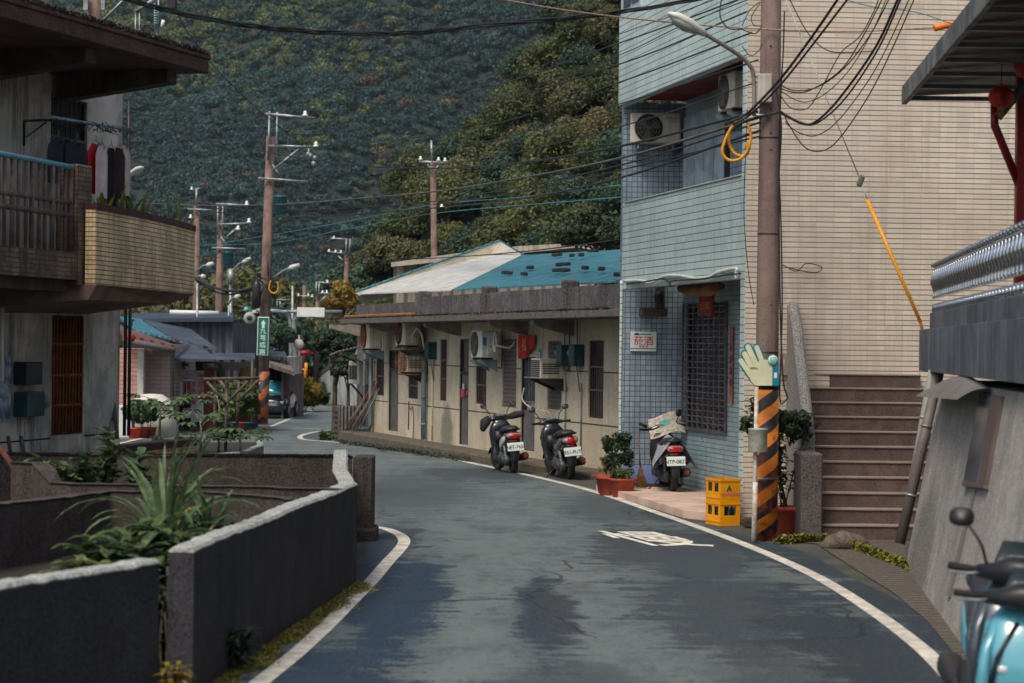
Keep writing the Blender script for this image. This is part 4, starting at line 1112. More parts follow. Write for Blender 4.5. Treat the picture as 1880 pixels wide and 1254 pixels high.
# ------------------------------------------------------------ stairs, balustrade, right retaining wall
mStone = mat('stair_stone', srgb(98, 80, 74), srgb(76, 62, 58), .85, ns=4, bump=.4, bs=50, grain=.25, blot=(srgb(62, 48, 44), .5, 2))
mChip = mat('granolithic', srgb(128, 124, 118), srgb(108, 104, 100), .9, ns=3, bump=.8, bs=55, grain=.75, streak=(srgb(60, 56, 52), .4))
mChipD = mat('granolithic_dark', srgb(84, 78, 76), srgb(68, 62, 60), .9, ns=3, bump=.8, bs=55, grain=.7, streak=(srgb(36, 32, 30), .6))
sx0, sx1 = P(1508, 900, 27.6).x, P(1700, 900, 28.2).x + .25
st_ = thing('stone_staircase', 'straight flight of brown granolithic steps up to the beige wall', 'stairs', ((sx0 + sx1) / 2, 27.6, 0))
y0_, rise, run = 27.55, .1885, .245
for i in range(11):
    b = MB(); yb = y0_ + run * i
    b.box(sx0, sx1, yb, 30.9 if i == 10 else yb + run + .0, -.05, rise * (i + 1) - .02)
    stp = obj('step', b, mStone, st_, world=True)
    b = MB(); b.bbox(sx0, sx1, yb - .018, yb + run - .001, rise * (i + 1) - .019, rise * (i + 1) + .004, .004); obj('nosing', b, mat('nosing', srgb(138, 124, 112), None, .8), stp, world=True)
# balustrade: low block, sloping rounded rail up to the wall
bx0, bx1 = P(1468, 900, 27.5).x, P(1508, 900, 27.5).x
bl_ = thing('stair_balustrade', 'rough granolithic balustrade block with rounded sloping rail left of the steps', 'balustrade', (bx0, 27.5, 0))
b = MB(); b.bbox(bx0, bx1 - .005, 27.35, 28.1, -.05, 1.1, .02); obj('block', b, mChipD, bl_, world=True)
b = MB(); x0, x1 = bx1 - .15, bx1 - .004; xm = (x0 + x1) / 2
def rail_sec(y, z): return [Vector((x0, y, -.05)), Vector((x1, y, -.05)), Vector((x1, y, z - .06)), Vector((x1 - .03, y, z - .015)), Vector((xm, y, z)), Vector((x0 + .03, y, z - .015)), Vector((x0, y, z - .06))]
secs = [rail_sec(28.101, 1.35), rail_sec(29.4, 2.75), rail_sec(29.85, 3.05), rail_sec(30.05, 3.08)]
vs = [p for s_ in secs for p in s_]; n7 = 7
b.add(vs, [(i * n7 + k, i * n7 + (k + 1) % n7, (i + 1) * n7 + (k + 1) % n7, (i + 1) * n7 + k) for i in range(3) for k in range(n7)] + [tuple(range(6, -1, -1)), tuple(21 + k for k in range(7))])
obj('rail', b, mChip, bl_, world=True)
# battered retaining wall with slab on top, running towards the camera
zt = 2.08
base0, base1 = Vector((4.36, 24.1, 0)), Vector((3.55, 9.0, 0)); top0, top1 = Vector((4.80, 24.3, zt)), Vector((3.45, 9.0, zt))
base1 = Vector((4.05, 9.0, 0)) + Vector((0, 0, 0)); top1 = Vector((top0.x - .11 * 15.3 + .15, 9, zt))
bd = Vector((4.36, 24.1, 0)) - Vector((.11 * 15.1, 15.1, 0)); base1 = Vector((bd.x + .02, 9, 0))
top1 = Vector((base1.x + .44, 9, zt))
rw = thing('battered_retaining_wall', 'leaning grey roughcast retaining wall under the corrugated terrace on the right', 'wall', base0)
b = MB(); back = Vector((2.5, 0, 0))
vs = [base0 - Vector((0, 0, .1)), base1 - Vector((0, 0, .1)), top1, top0]; vs += [base0 + back, base1 + back + Vector((2, 0, 0)), top1 + back + Vector((2, 0, 0)), top0 + back]
b.add(vs, [(0, 1, 2, 3), (4, 5, 6, 7), (0, 3, 7, 4), (1, 2, 6, 5), (3, 2, 6, 7)])
mBat = mat('roughcast', srgb(158, 153, 144), srgb(136, 131, 124), .95, ns=.8, bump=.7, bs=40, streak=(srgb(74, 72, 72), .6), blot=(srgb(92, 90, 88), .5, 1.2), grain=.35, spot=(-1.3, -.1, 1.3, .8, .92, srgb(30, 30, 33), 1))
obj('wall', b, mBat, rw, world=True)
def on_bat(px, py):
    """point on the battered face at a pixel"""
    u, v = uv(px, py); r = Vector((u / FL, 1, (v + HY) / FL)); n = (base1 - base0).cross(top0 - base0).normalized()
    c = Vector((0, 0, HC)); t = (base0 - c).dot(n) / r.dot(n); return c + r * t, (n if n.x < 0 else -n)
# narrow window with brown frame and curved hood
p = [on_bat(x, y)[0] for x, y in ((1773, 888), (1812, 893), (1843, 725), (1812, 722))]; nrm = on_bat(1800, 800)[1]
def quad_prism(pts, n, a, b_):
    q = MB(); k = len(pts)
    q.add([x + n * a for x in pts] + [x + n * b_ for x in pts], [tuple(range(k)), tuple(range(2 * k - 1, k - 1, -1))] + [(i, k + i, k + (i + 1) % k, (i + 1) % k) for i in range(k)])
    return q
wo2 = obj('window', quad_prism([on_bat(x, y)[0] for x, y in ((1798, 890), (1812, 892), (1843, 728), (1824, 724))], nrm, -.02, .022), mat('brown_frame', srgb(92, 76, 70), None, .7), rw, world=True)
obj('pane', quad_prism([on_bat(x, y)[0] for x, y in ((1772, 884), (1796, 888), (1825, 726), (1802, 722))], nrm, -.02, .018), mat('pane_bluegrey', srgb(84, 102, 116), srgb(46, 56, 66), .2, ns=1.5), wo2, world=True)
obj('sill', quad_prism([on_bat(x, y)[0] for x, y in ((1771, 893), (1812, 898), (1812, 891), (1773, 883))], nrm, -.02, .03), MC['brown_frame'], wo2, world=True)
hd_ = [on_bat(x, y)[0] for x, y in ((1728, 737), (1745, 715), (1772, 702), (1800, 700), (1840, 712), (1838, 728), (1815, 746))]
q = MB(); c = hd_
a_, b__ = c[0], c[-1]
def hoodf(u, v):
    base = a_.lerp(b__, u); return base + Vector((0, 0, .12 * math.sin(u * math.pi) * v + .16 * v)) + nrm * (.28 * (1 - v) ** .6)
q.grid(hoodf, 10, 6); obj('hood', q, mat('hood_grey', srgb(110, 104, 100), None, .7), wo2, world=True)
obj('joint', quad_prism([on_bat(x, y)[0] for x, y in ((1786, 900), (1790, 900), (1742, 1096), (1737, 1094))], nrm, -.02, .004), mat('joint_dark', srgb(122, 118, 112), None, .9), rw, world=True)
# pipes leaning with the wall edge
def lean_pipe(label, q0, q1, r, m_, Y0, Y1):
    t = thing('drainpipe', label, 'pipe', P(*q0, Y0))
    a_, b__ = P(*q0, Y0), P(*q1, Y1); b = MB(); b.tube([a_, b__], r, 10); obj('pipe', b, m_, t, world=True)
    for f in (.32, .72):
        c = b__.lerp(a_, f); d_ = (a_ - b__).normalized() * .012; b = MB(); b.tube([c - d_, c + d_], r * 1.18, 10); obj('clip', b, mSteel, t, world=True)
lean_pipe('thick brown-grey drainpipe leaning along the edge of the retaining wall', (1652, 998), (1724, 682), .062, mat('pipe_brown', srgb(108, 98, 92), srgb(90, 80, 76), .6), 24.6, 24.7)
lean_pipe('paler grey drainpipe behind the thick leaning one', (1664, 950), (1712, 680), .05, mat('pipe_grey', srgb(136, 136, 132), None, .6), 24.9, 24.95)
# terrace slab with corrugated fascia
s0p, s1p = Vector((4.97 - .0, 26.6, 0)), Vector((4.97 - .11 * 17.6, 9.0, 0))
FT = Frame((s0p.x, s0p.y), (s1p.x, s1p.y))
tr = thing('terrace', 'raised terrace edged in blue-grey corrugated metal with a steel balustrade', 'terrace', FT.m)
zf0, zf1 = FT.hit(1700, 682, 0)[1], FT.hit(1700, 604, 0)[1]
zf0b = FT.hit(1860, 703)[1]; zf1b = FT.hit(1860, 590)[1]
mFas = mat('corrugated_blue_grey', srgb(112, 124, 134), srgb(88, 98, 108), .5, metal=.15, ns=1.2, corr=.11, streak=(srgb(56, 60, 66), .8), blot=(srgb(70, 74, 80), .4, 1.5))
b = MB(); b.bbox(0, FT.L, 0, .05, zf0, zf1, .004); obj('fascia', b, mFas, tr)
b = MB(); b.bbox(-.02, FT.L, .051, 4.5, zf0 + .04, zf1 - .3, .01); obj('slab', b, mat('slab_grey', srgb(84, 84, 84), None, .9), tr)
zb1 = FT.hit(1700, 576, .12)[1] + .0
b = MB(); b.bbox(.05, FT.L, .12, .2, zf1 - .3, zb1, .004); obj('kerb_panel', b, mFas, tr)
# steel balustrade: bulging tubes between rails
mInox = mat('stainless', (.55, .57, .58), (.45, .47, .48), .22, metal=1.0, ns=3)
zr = [FT.hit(1700, y, .16)[1] for y in (576, 563, 552, 501)]
rails = MB()
for z in zr[:3]: rails.tube([(.05, .16, z), (FT.L, .16, z)], .012, 8)
rails.tube([(.05, .16, zr[3]), (FT.L, .16, zr[3])], .013, 8)
bal = obj('balustrade', rails, mInox, tr)
x = .12
while x < 12:
    tb = MB()
    hh = zr[3] - zr[2]
    tb.lathe([(.014, 0), (.02, hh * .08), (.012, hh * .12), (.016, hh * .3), (.047, hh * .52), (.043, hh * .66), (.018, hh * .88), (.014, hh)], (x, .16, zr[2]), 10)
    tb.lathe([(.02, 0), (.02, zr[1] - zr[0])], (x + .1, .16, zr[0]), 8); tb.lathe([(.02, 0), (.02, zr[1] - zr[0])], (x, .16, zr[0]), 8)
    tb.lathe([(.03, 0), (.045, .02), (.03, .05), (.004, .055)], (x, .16, zr[3] + .02), 8)
    obj('baluster', tb, mInox, tr)
    x += .27
# awning over the terrace, lanterns, red posts
aw = thing('metal_awning', 'dark corrugated awning with weathered grey edge over the terrace, top right', 'awning', P(1655, 180, 26))
c0 = P(1655, 192, 26); c0t = P(1655, 160, 26); 
nr = Vector((c0.x - .068 * 13, 13.0, 0))
def awq(x, y, z): return Vector((x, y, z))
zt0, zb0 = c0t.z, c0.z
far_l, near_l = Vector((c0.x, 26, 0)), Vector((c0.x - .068 * 13, 13, 0)); 
b = MB()
for (A_, B_) in ((far_l, near_l),):
    th = Vector((.06, 0, 0)); up = lambda z: Vector((0, 0, z))
    rise_ = .25
    vs = [A_ + up(zb0), B_ + up(zb0 + rise_), B_ + up(zt0 + rise_ + .02), A_ + up(zt0)]
    b.add(vs + [v + th for v in vs], [(0, 1, 2, 3), (7, 6, 5, 4), (0, 1, 5, 4), (1, 2, 6, 5), (2, 3, 7, 6), (3, 0, 4, 7)])
obj('edge_trim', b, mat('awning_edge', srgb(112, 118, 116), srgb(84, 88, 88), .7, metal=.1, ns=3, streak=(srgb(150, 150, 140), .5), blot=(srgb(50, 52, 52), .6, 4)), aw, world=True)
b = MB()
vs = [far_l + up(zb0 + .1), near_l + up(zb0 + .1 + rise_), near_l + Vector((6, 0, zb0 + .5 + rise_)), far_l + Vector((6, 0, zb0 + .4))]
b.add([v + Vector((.061, 0, 0)) for v in vs] + [v + Vector((.061, 0, .03)) for v in vs], [(0, 1, 2, 3), (7, 6, 5, 4), (0, 1, 5, 4), (1, 2, 6, 5), (2, 3, 7, 6), (3, 0, 4, 7)])
obj('roof_sheet', b, mat('awning_dark', srgb(52, 54, 60), srgb(40, 42, 46), .6, metal=.1), aw, world=True)
for i in range(13):
    y = 25.9 - i * 1.0; xx = c0.x - .068 * (26 - y) + .07; zz = zb0 + .04 + rise_ * (26 - y) / 13
    b = MB(); b.box(xx, xx + 5.5, y - .03, y + .03, zz - .0, zz + .05); obj('purlin', b, mat('purlin', srgb(104, 108, 114), None, .5, metal=.2), aw, world=True)
px_ = P(1872, 300, 24)
b = MB(); b.bbox(px_.x - .03, px_.x + .09, 24, 24.12, 1.9, 5.55, .008); pst = obj('post', b, mRed, aw, world=True)
b = MB(); b.tube([P(1826, 190, 24.0), P(1826, 230, 24.0), P(1873, 345, 24.05)], .045, 6); obj('brace', b, mRed, pst, world=True)
b = MB(); b.tube([P(1832, 215, 23.95), P(1885, 150, 23.95)], .07, 4); obj('bracket', b, MC['awning_edge'], aw, world=True)
for (lx, ly, lab, Yl) in ((1838, 178, 'red paper lantern with black characters under the dark awning', 23.7), (1886, 124, 'red paper lantern cut by the right edge of the view', 23.0)):
    c = P(lx, ly, Yl); t = thing('paper_lantern', lab, 'lantern', c)
    b = MB(); n_ = 12
    b.lathe([(.035, -.115), (.08, -.1), (.125, -.06), (.14, 0), (.125, .06), (.08, .1), (.035, .115)], (0, 0, 0), 20); obj('shade', b, mat('lantern_red', srgb(196, 52, 34), srgb(170, 36, 30), .6, ns=4), t)
    b = MB(); b.lathe([(.04, 0), (.04, .025)], (0, 0, .114), 12); b.lathe([(.04, 0), (.04, .025)], (0, 0, -.139), 12); obj('cap', b, mat('lantern_gold', srgb(190, 120, 40), None, .5), t)
    b = MB()
    for k in range(9):
        a = k * .7; b.tube([(.02 * math.cos(a), .02 * math.sin(a), -.14), (.03 * math.cos(a), .03 * math.sin(a), -.22)], .004, 4)
    obj('tassel', b, MC['lantern_gold'], t)
    b = MB(); b.tube([(0, 0, .13), (0, 0, .55)], .005, 4); obj('string', b, mCable, t)
    text('lettering', '招財', .07, Matrix.Translation((-.01, -.145, 0)), MC['ink'], t, vertical=True, spacing=1.0)
# orange pipe sticking out behind the awning
b = MB(); b.tube(smooth_pts([P(1715, 52, 27), P(1735, 47, 27), P(1765, 44, 27), P(1800, 47, 27)], 5), .045, 10)
obj('orange_pipe', b, mOrange, world=True, label='short orange conduit poking out from behind the awning', cat='pipe')
# rear structure behind: gutter ground, moss strip and rock at the stair foot
gt = MB()
gp = [G(x, y) for x, y in ((1420, 992), (1500, 1000), (1560, 1040), (1640, 1090), (1700, 1140), (1750, 1200), (1800, 1300))]; gq = [G(x, y) for x, y in ((1430, 975), (1650, 985), (1668, 1030), (1700, 1068), (1760, 1110), (1800, 1140), (1880, 1240))]
for i in range(6): gt.quad(gp[i] + Vector((0, 0, .012)), gp[i + 1] + Vector((0, 0, .012)), gq[i + 1] + Vector((0, 0, .012)), gq[i] + Vector((0, 0, .012)))
mGut = mat('drain_strip', srgb(98, 90, 84), srgb(74, 68, 62), .95, ns=2, bump=1, bs=16, blot=(srgb(60, 62, 28), .8, 1.4), grain=.5, tile=(3.0, .14, .02, srgb(30, 26, 24), 0))
def gutmat():
    N = Nd('drain_grating'); xyz = N.sep(N.tc.outputs['Object']); wv = N.math('SINE', N.math('MULTIPLY', xyz[1], 30.0), 0)
    n1 = N.noise(N.map(), 2.2, 6, .75); n2 = N.noise(N.map(), 18, 4, .8)
    c = N.mix(N.ramp(n2, .35, .65), srgb(70, 62, 57), srgb(104, 95, 88)); c = N.mix(N.ramp(wv, -1, -.4, .75, 0), c, srgb(34, 30, 28))
    c = N.mix(N.math('MULTIPLY', N.ramp(n1, .5, .62), .8), c, srgb(72, 74, 30)); N.l(c, N.b.inputs['Base Color']); N.b.inputs['Roughness'].default_value = .95
    N.l(N.bump(N.math('ADD', n2, wv), .8, .012), N.b.inputs['Normal']); return N.m
obj('gutter_strip', gt, gutmat(), world=True, kind='structure')
# ------------------------------------------------------------ foreground parapet walls on the left
mTopL = mat('wall_top_pale', srgb(158, 160, 152), srgb(112, 116, 110), .95, ns=4, bump=.8, bs=40, grain=.5)
mWallF = mat('wall_granolithic', srgb(52, 51, 55), srgb(34, 33, 36), .95, ns=2.2, bump=1, bs=55, grain=.55, streak=(srgb(20, 17, 16), 1.0), blot=(srgb(34, 27, 23), .9, 1.3))
mWallB = mat('wall_mossy', srgb(70, 62, 57), srgb(44, 38, 34), .95, ns=1.6, bump=1, bs=40, grain=.45, streak=(srgb(22, 18, 16), .95), blot=(srgb(44, 30, 24), .7, 1.8))
def low_wall(label, pts, h, th, m_=mWallF, cap=None, z0=-.35, name='parapet_wall', capm=None, hs=None):
    """wall following ground points; pts are (x, y) of its road side, thickness to the left of travel"""
    P_ = [Vector((p[0], p[1], 0)) for p in pts]; n = len(P_); hs = hs or [h] * n
    dp, dh = [], []; jr = random.Random(len(label))
    for i in range(n - 1):
        k_ = max(1, int((P_[i + 1] - P_[i]).length / .11))
        for j in range(k_): dp.append(P_[i].lerp(P_[i + 1], j / k_) + Vector((jr.gauss(0, .0025), jr.gauss(0, .0025), 0))); dh.append(hs[i] + (hs[i + 1] - hs[i]) * j / k_ + jr.gauss(0, .0032) + .006 * math.sin(len(dh) * .21))
    P_ = dp + [P_[-1]]; hs = dh + [hs[-1]]; n = len(P_)
    t = thing(name, label, 'wall', P_[0]); nrm_ = []
    for i in range(n):
        a = (P_[min(i + 1, n - 1)] - P_[max(i - 1, 0)]).normalized(); nrm_.append(Vector((-a.y, a.x, 0)))
    b = MB(); vs = []
    for i in range(n):
        o_ = P_[i]; q_ = o_ + nrm_[i] * th
        vs += [Vector((o_.x, o_.y, z0)), Vector((o_.x, o_.y, hs[i] - .03)), Vector((q_.x, q_.y, hs[i] - .03)), Vector((q_.x, q_.y, z0))]
    fs = []
    for i in range(n - 1):
        for k in range(4): fs.append((4 * i + k, 4 * i + (k + 1) % 4, 4 * i + 4 + (k + 1) % 4, 4 * i + 4 + k))
    fs += [(3, 2, 1, 0), tuple(4 * (n - 1) + k for k in range(4))]
    b.add(vs, fs); obj('wall', b, m_, t, world=True)
    b = MB(); vs = []; e = .004
    for i in range(n):
        ext = (P_[1] - P_[0]).normalized() * -e if i == 0 else ((P_[-1] - P_[-2]).normalized() * e if i == n - 1 else Vector())
        o_ = P_[i] - nrm_[i] * e + ext; q_ = P_[i] + nrm_[i] * (th + e) + ext; c = .02; z = hs[i]
        vs += [Vector((o_.x, o_.y, z - .029)), Vector((o_.x, o_.y, z - c)), Vector(((o_ + nrm_[i] * c).x, (o_ + nrm_[i] * c).y, z)), Vector(((q_ - nrm_[i] * c).x, (q_ - nrm_[i] * c).y, z)), Vector((q_.x, q_.y, z - c)), Vector((q_.x, q_.y, z - .029))]
    fs = []
    for i in range(n - 1):
        for k in range(6): fs.append((6 * i + k, 6 * i + (k + 1) % 6, 6 * i + 6 + (k + 1) % 6, 6 * i + 6 + k))
    fs += [tuple(range(5, -1, -1)), tuple(6 * (n - 1) + k for k in range(6))]
    b.add(vs, fs); obj('top', b, capm or mTopL, t, world=True)
    return t
def pxz(px, py, z):
    """point at height z seen at a pixel"""
    u, v = uv(px, py); Y = (HC - z) * FL / -(v + HY); return (u * Y / FL, Y)
HT = 1.02
low_wall('nearest dark roughcast parapet wall in the bottom left corner, pale rough top', [pxz(292, 1026, HT), pxz(-160, 1104, HT)][::-1], HT, .17)
W2a, W2b = pxz(356, 1006, HT), pxz(656, 886, HT)
low_wall('dark roughcast parapet wall beside the white road line, mossy at its foot', [W2a, W2b], HT, .17)
W3r = pxz(687, 838, HT)
low_wall('short curved pale-topped wall joining the roadside parapet to the square pier', [(W2b[0] - .02, W2b[1] + .02), ((W2b[0] + W3r[0]) / 2 - .19, 24.0), (W3r[0] - .3, W3r[1] - .45)], HT, .16, hs=[HT - .005, HT + .02, HT + .10])
W3l = pxz(-60, 833, HT)
low_wall('long dark mossy wall crossing behind the plant beds', [(W3r[0] - .27, W3r[1] + .02), W3l], HT - .005, -.2, mWallB, capm=mWallB)
pr_ = thing('wall_pier', 'square concrete pier at the road end of the long mossy wall', 'pier', (W3r[0] - .12, W3r[1] - .1, 0))
b = MB(); b.bbox(W3r[0] - .24, W3r[0] + .0, W3r[1] - .32, W3r[1] + .25, -.02, HT + .01, .015); obj('pier', b, mWallB, pr_, world=True)
b = MB(); b.bbox(W3r[0] - .27, W3r[0] + .05, W3r[1] - .42, W3r[1] + .3, -.05, .16, .03); obj('footing', b, mWallB, pr_, world=True)
W4 = [pxz(618, 899, HT), pxz(100, 886, HT)]
low_wall('low dark wall behind the spiky plant with a raised curved left end', [W4[0], pxz(93, 886, HT), pxz(75, 866, 1.12), pxz(60, 852, 1.18), pxz(20, 850, 1.18)], HT, -.16, mWallB, hs=[HT, HT + .0, HT + .1, HT + .17, HT + .17], capm=mWallB)
low_wall('low dark wall between the two plant beds, nearest of the crossing walls', [pxz(545, 917, HT - .02), pxz(373, 904, HT - .02), pxz(200, 901, HT - .02), pxz(-80, 938, HT - .02)], HT - .02, -.14, mWallB, capm=mWallB)
# soil beds
so = MB(); so.box(-9, -2.45, 11.5, 14.0, -.3, .35); 
so = MB()
so.add([(-9, 12.5, .45), (-3.2, 12.8, .45), (-2.6, 14.6, .45), (-1.85, 21.2, .45), (-9, 21.2, .45)], [(0, 1, 2, 3, 4)])
so.add([(-9, 21.3, .3), (-1.9, 21.8, .3), (-2.2, 26.2, .3), (-9, 26.2, .3)], [(0, 1, 2, 3)])
obj('bed_soil', so, mSoil, kind='structure')
# rusty handrail at left edge
b = MB(); b.tube([P(-10, 808, 23), P(27, 862, 22)], .03, 8); obj('handrail', b, mat('rust_rail', srgb(96, 48, 38), srgb(72, 36, 30), .8), world=True, label='rusty brown handrail slanting in at the left edge above the beds', cat='handrail')
# tiled planter wall before the left house
tp = thing('tiled_planter', 'low planter with dark brown coping and yellow tiles in front of the left house', 'planter', (-6, 36, 0))
mCop = mat('brown_coping', srgb(86, 46, 40), srgb(64, 38, 34), .85, ns=4, streak=(srgb(34, 24, 22), .6))
mTileY = mat('yellow_tile', srgb(244, 212, 162), srgb(226, 192, 142), .6, ns=1.2, tile=(.05, .062, .009, srgb(84, 62, 44), 0, .86, 1.08, .35), streak=(srgb(70, 52, 40), .4), blot=(srgb(120, 98, 70), .35, 1.6))
pa_, pb_ = pxz(356, 806, .72), pxz(80, 832, .72)
b = MB(); Ff = Frame((pb_[0], pb_[1]), (pa_[0], pa_[1]))
b.box(0, Ff.L, 0, .2, -.1, .60); obj('wall', b, mTileY, tp, m=WM[tp].inverted() @ Ff.m)
b = MB(); b.bbox(-.02, Ff.L + .02, -.03, .23, .601, .72, .01); obj('coping', b, mCop, tp, m=WM[tp].inverted() @ Ff.m)
low_wall('curved grey planter wall around the papaya plants', [pxz(350, 842, .45), pxz(420, 832, .45), pxz(460, 826, .45), pxz(484, 816, .45), pxz(482, 808, .45)], .45, .12, mChip, z0=-.2, name='planter_wall')
so = MB(); q_ = [pxz(350, 835, .3), pxz(478, 826, .3), pxz(478, 812, .3), pxz(340, 812, .3)]; so.add([(x, y, .3) for x, y in q_], [(0, 1, 2, 3)]); obj('planter_soil', so, mSoil, kind='structure')

# ------------------------------------------------------------ plants
def leaf_mesh(mb, base, d, L, w_, droop, rng, seg=6, fold=.15, roll=None):
    """curved blade"""
    d = Vector(d).normalized(); side = d.cross(Vector((0, 0, 1)))
    side = side.normalized() if side.length > .01 else Vector((1, 0, 0)); p = Vector(base); vs = []; dd = d.copy()
    for i in range(seg + 1):
        t = i / seg; w__ = w_ * (math.sin(math.pi * min(1, .12 + t * .88)) ** .7 if t < .995 else .02)
        up_ = dd.cross(side) * -1
        vs += [p - side * w__ / 2 + up_ * w__ * fold, p, p + side * w__ / 2 + up_ * w__ * fold]
        p = p + dd * (L / seg); dd = (dd + Vector((0, 0, -droop / seg * (1 + t)))).normalized()
    fs = []
    for i in range(seg):
        fs += [(3 * i, 3 * i + 1, 3 * i + 4, 3 * i + 3), (3 * i + 1, 3 * i + 2, 3 * i + 5, 3 * i + 4)]
    mb.add(vs, fs, True); mb.open = True
def rosette(mb, base, n, L, w_, rng, el=(30, 80), droop=1.4, seg=7):
    for i in range(n):
        a = rng.random() * 6.283; e = R(rng.uniform(*el))
        leaf_mesh(mb, Vector(base) + Vector((rng.gauss(0, .02), rng.gauss(0, .02), 0)), (math.cos(a) * math.cos(e), math.sin(a) * math.cos(e), math.sin(e)), L * rng.uniform(.6, 1.1), w_ * rng.uniform(.7, 1.15), droop * rng.uniform(.5, 1.3), rng, seg)
def leafy(mb, stem, base, h, n, L, w_, rng, spread=.3, nst=4, droop=.9):
    """stems with alternate leaves"""
    for s_ in range(nst):
        a = rng.random() * 6.283; top = Vector(base) + Vector((math.cos(a) * spread * rng.random(), math.sin(a) * spread * rng.random(), h * rng.uniform(.7, 1.1)))
        pts = smooth_pts([base, Vector(base).lerp(top, .5) + Vector((rng.gauss(0, .03), rng.gauss(0, .03), 0)), top], 4)
        stem.tube(pts, .006 + h * .006, 4)
        for i in range(n * 3):
            f = .2 + .8 * i / (n * 3); k_ = f * (len(pts) - 1); p = pts[int(k_)].lerp(pts[min(len(pts) - 1, int(k_) + 1)], k_ % 1)
            b_ = rng.random() * 6.283; e = rng.uniform(-.2, .9)
            leaf_mesh(mb, p, (math.cos(b_), math.sin(b_), e), L * rng.uniform(.6, 1.15), w_ * rng.uniform(.7, 1.2), droop, rng, 4)
def plant(name, label, base, fn, leafm, cat='plant', stemm=None, group=None, seed=0):
    rng = random.Random(seed); t = thing(name, label, cat, base, group); lf, st = MB(), MB()
    fn(lf, st, rng)
    obj('leaves', lf, leafm, t)
    if st.v: obj('stem', st, stemm or mTrunk, t)
    return t
O = Vector((0, 0, 0))
bp = lambda px, py, z: Vector((*pxz(px, py, z), z))
# spiky plant
pb = P(300, 960, 16.8); pb.z = .42
plant('spider_lily', 'tall strap-leaved plant arching out of the foreground bed', pb, lambda l, s, r: (rosette(l, (0, 0, .35), 40, 1.05, .055, r, (50, 86), 1.5, 9), rosette(l, (.3, .4, .35), 22, .8, .05, r, (45, 82), 1.3, 8), rosette(l, (.28, -.2, .3), 14, .6, .045, r, (35, 75), 1.4, 8)), fBlade, seed=3)
for i, (px, py, Yd, h, L, w_, m_, n, lab) in enumerate([
    (360, 985, 17.2, .55, .26, .08, fPlant, 10, 'broad-leaved bush under the spiky plant, right beside the roadside parapet'),
    (290, 990, 16.2, .62, .30, .10, fPlant, 11, 'broad-leaved bush below the middle of the spiky plant'),
    (225, 1000, 15.6, .55, .32, .10, fPlant, 11, 'glossy broad-leaved bush left of the spiky plant'),
    (160, 1010, 15.0, .48, .32, .10, fPlant, 10, 'glossy low bush in the bed behind the nearest parapet'),
    (80, 1040, 14.4, .30, .26, .08, fPlant, 9, 'small spreading bush behind the nearest parapet, towards the left edge'),
    (20, 1050, 14.0, .28, .26, .08, fPlant, 9, 'small leafy bush at the left edge of the bed'),
    (400, 965, 18.5, .40, .22, .06, fPlant, 9, 'small bush behind the roadside parapet top'),
    (330, 960, 18.2, .55, .28, .08, fYel, 5, 'yellowing leafy plant among the foreground bushes')]):
    b_ = P(px, py, Yd); b_.z = .4
    plant('leafy_bush', lab, b_, (lambda l, s, r, h=h, L=L, w_=w_, n=n: leafy(l, s, O, h, n, L, w_, r, .42, 12)), m_, 'bush', seed=20 + i)
for i, (px, Yd, lab) in enumerate([(150, 24.0, 'bluish broad-leaved plant in front of the long mossy wall, leftmost'), (195, 24.3, 'tall bluish broad-leaved plant in front of the long mossy wall'), (245, 23.6, 'bluish broad-leaved plant just behind the spiky leaves'), (115, 23.4, 'low bluish plant beside the curved wall end')]):
    b_ = P(px, 880, Yd); b_.z = .45
    plant('broad_leaf_plant', lab, b_, lambda l, s, r: leafy(l, s, O, .95 if Yd == 24.3 else .72, 8, .2, .12, r, .35, 4, .5), fPapaya, seed=50 + i)
# weeds
b_ = P(440, 1250, 15.7); b_ = G(430, 1235); plant('weed', 'dark leafy weed at the foot of the roadside parapet', b_, lambda l, s, r: leafy(l, s, O, .33, 9, .13, .05, r, .3, 8), fBush, seed=71)
b_ = G(318, 1330); plant('weed', 'yellow-green weed growing in the gap between the two nearest parapets', b_, lambda l, s, r: leafy(l, s, O, .36, 9, .1, .04, r, .10, 7), fYel, seed=72)
b_ = P(303, 1150, 14.8); b_.z = 0; plant('weed', 'thin reddish weed standing in the gap between the parapets', b_, lambda l, s, r: leafy(l, s, O, .8, 7, .08, .03, r, .05, 3), fPlant, seed=73)
# moss and grass along wall feet as ground cover
def fringe(name, label, pts, wdt, n, size, m_, seed, hgt=.04):
    rg = np.random.default_rng(seed); pts = [Vector(p) for p in pts]; seglen = [(b - a).length for a, b in zip(pts, pts[1:])]; tot = sum(seglen)
    q = rg.random(n) * tot; V = []
    out_ = np.zeros((n, 3))
    for i, t in enumerate(q):
        k = 0
        while t > seglen[k] and k < len(seglen) - 1: t -= seglen[k]; k += 1
        p = pts[k].lerp(pts[k + 1], t / seglen[k]); d = (pts[k + 1] - pts[k]).normalized(); nn_ = Vector((-d.y, d.x, 0))
        wv = .3 + .7 * abs(math.sin(p.y * 1.7 + p.x * 2.3)) * (.6 + .4 * math.sin(p.y * 5.1))
        off = abs(rg.normal()) * wdt * wv * .6
        p = p + nn_ * off; out_[i] = (p.x, p.y, p.z + rg.random() * hgt * max(.1, 1 - off / wdt))
    d = rg.normal(size=(n, 3)); d[:, 2] = np.abs(d[:, 2]) + .6; d /= np.linalg.norm(d, axis=1)[:, None]
    a = np.cross(d, rg.normal(size=(n, 3))); a /= np.linalg.norm(a, axis=1)[:, None]; b__ = np.cross(d, a); s_ = (size * (.5 + rg.random(n)))[:, None]
    V = np.stack([out_ - a * s_, out_ + b__ * s_ * .5, out_ + a * s_, out_ - b__ * s_ * .5], 1).reshape(-1, 3)
    return np_obj(name, V, np.arange(n * 4).reshape(-1, 4), m_, label=label, kind='stuff')
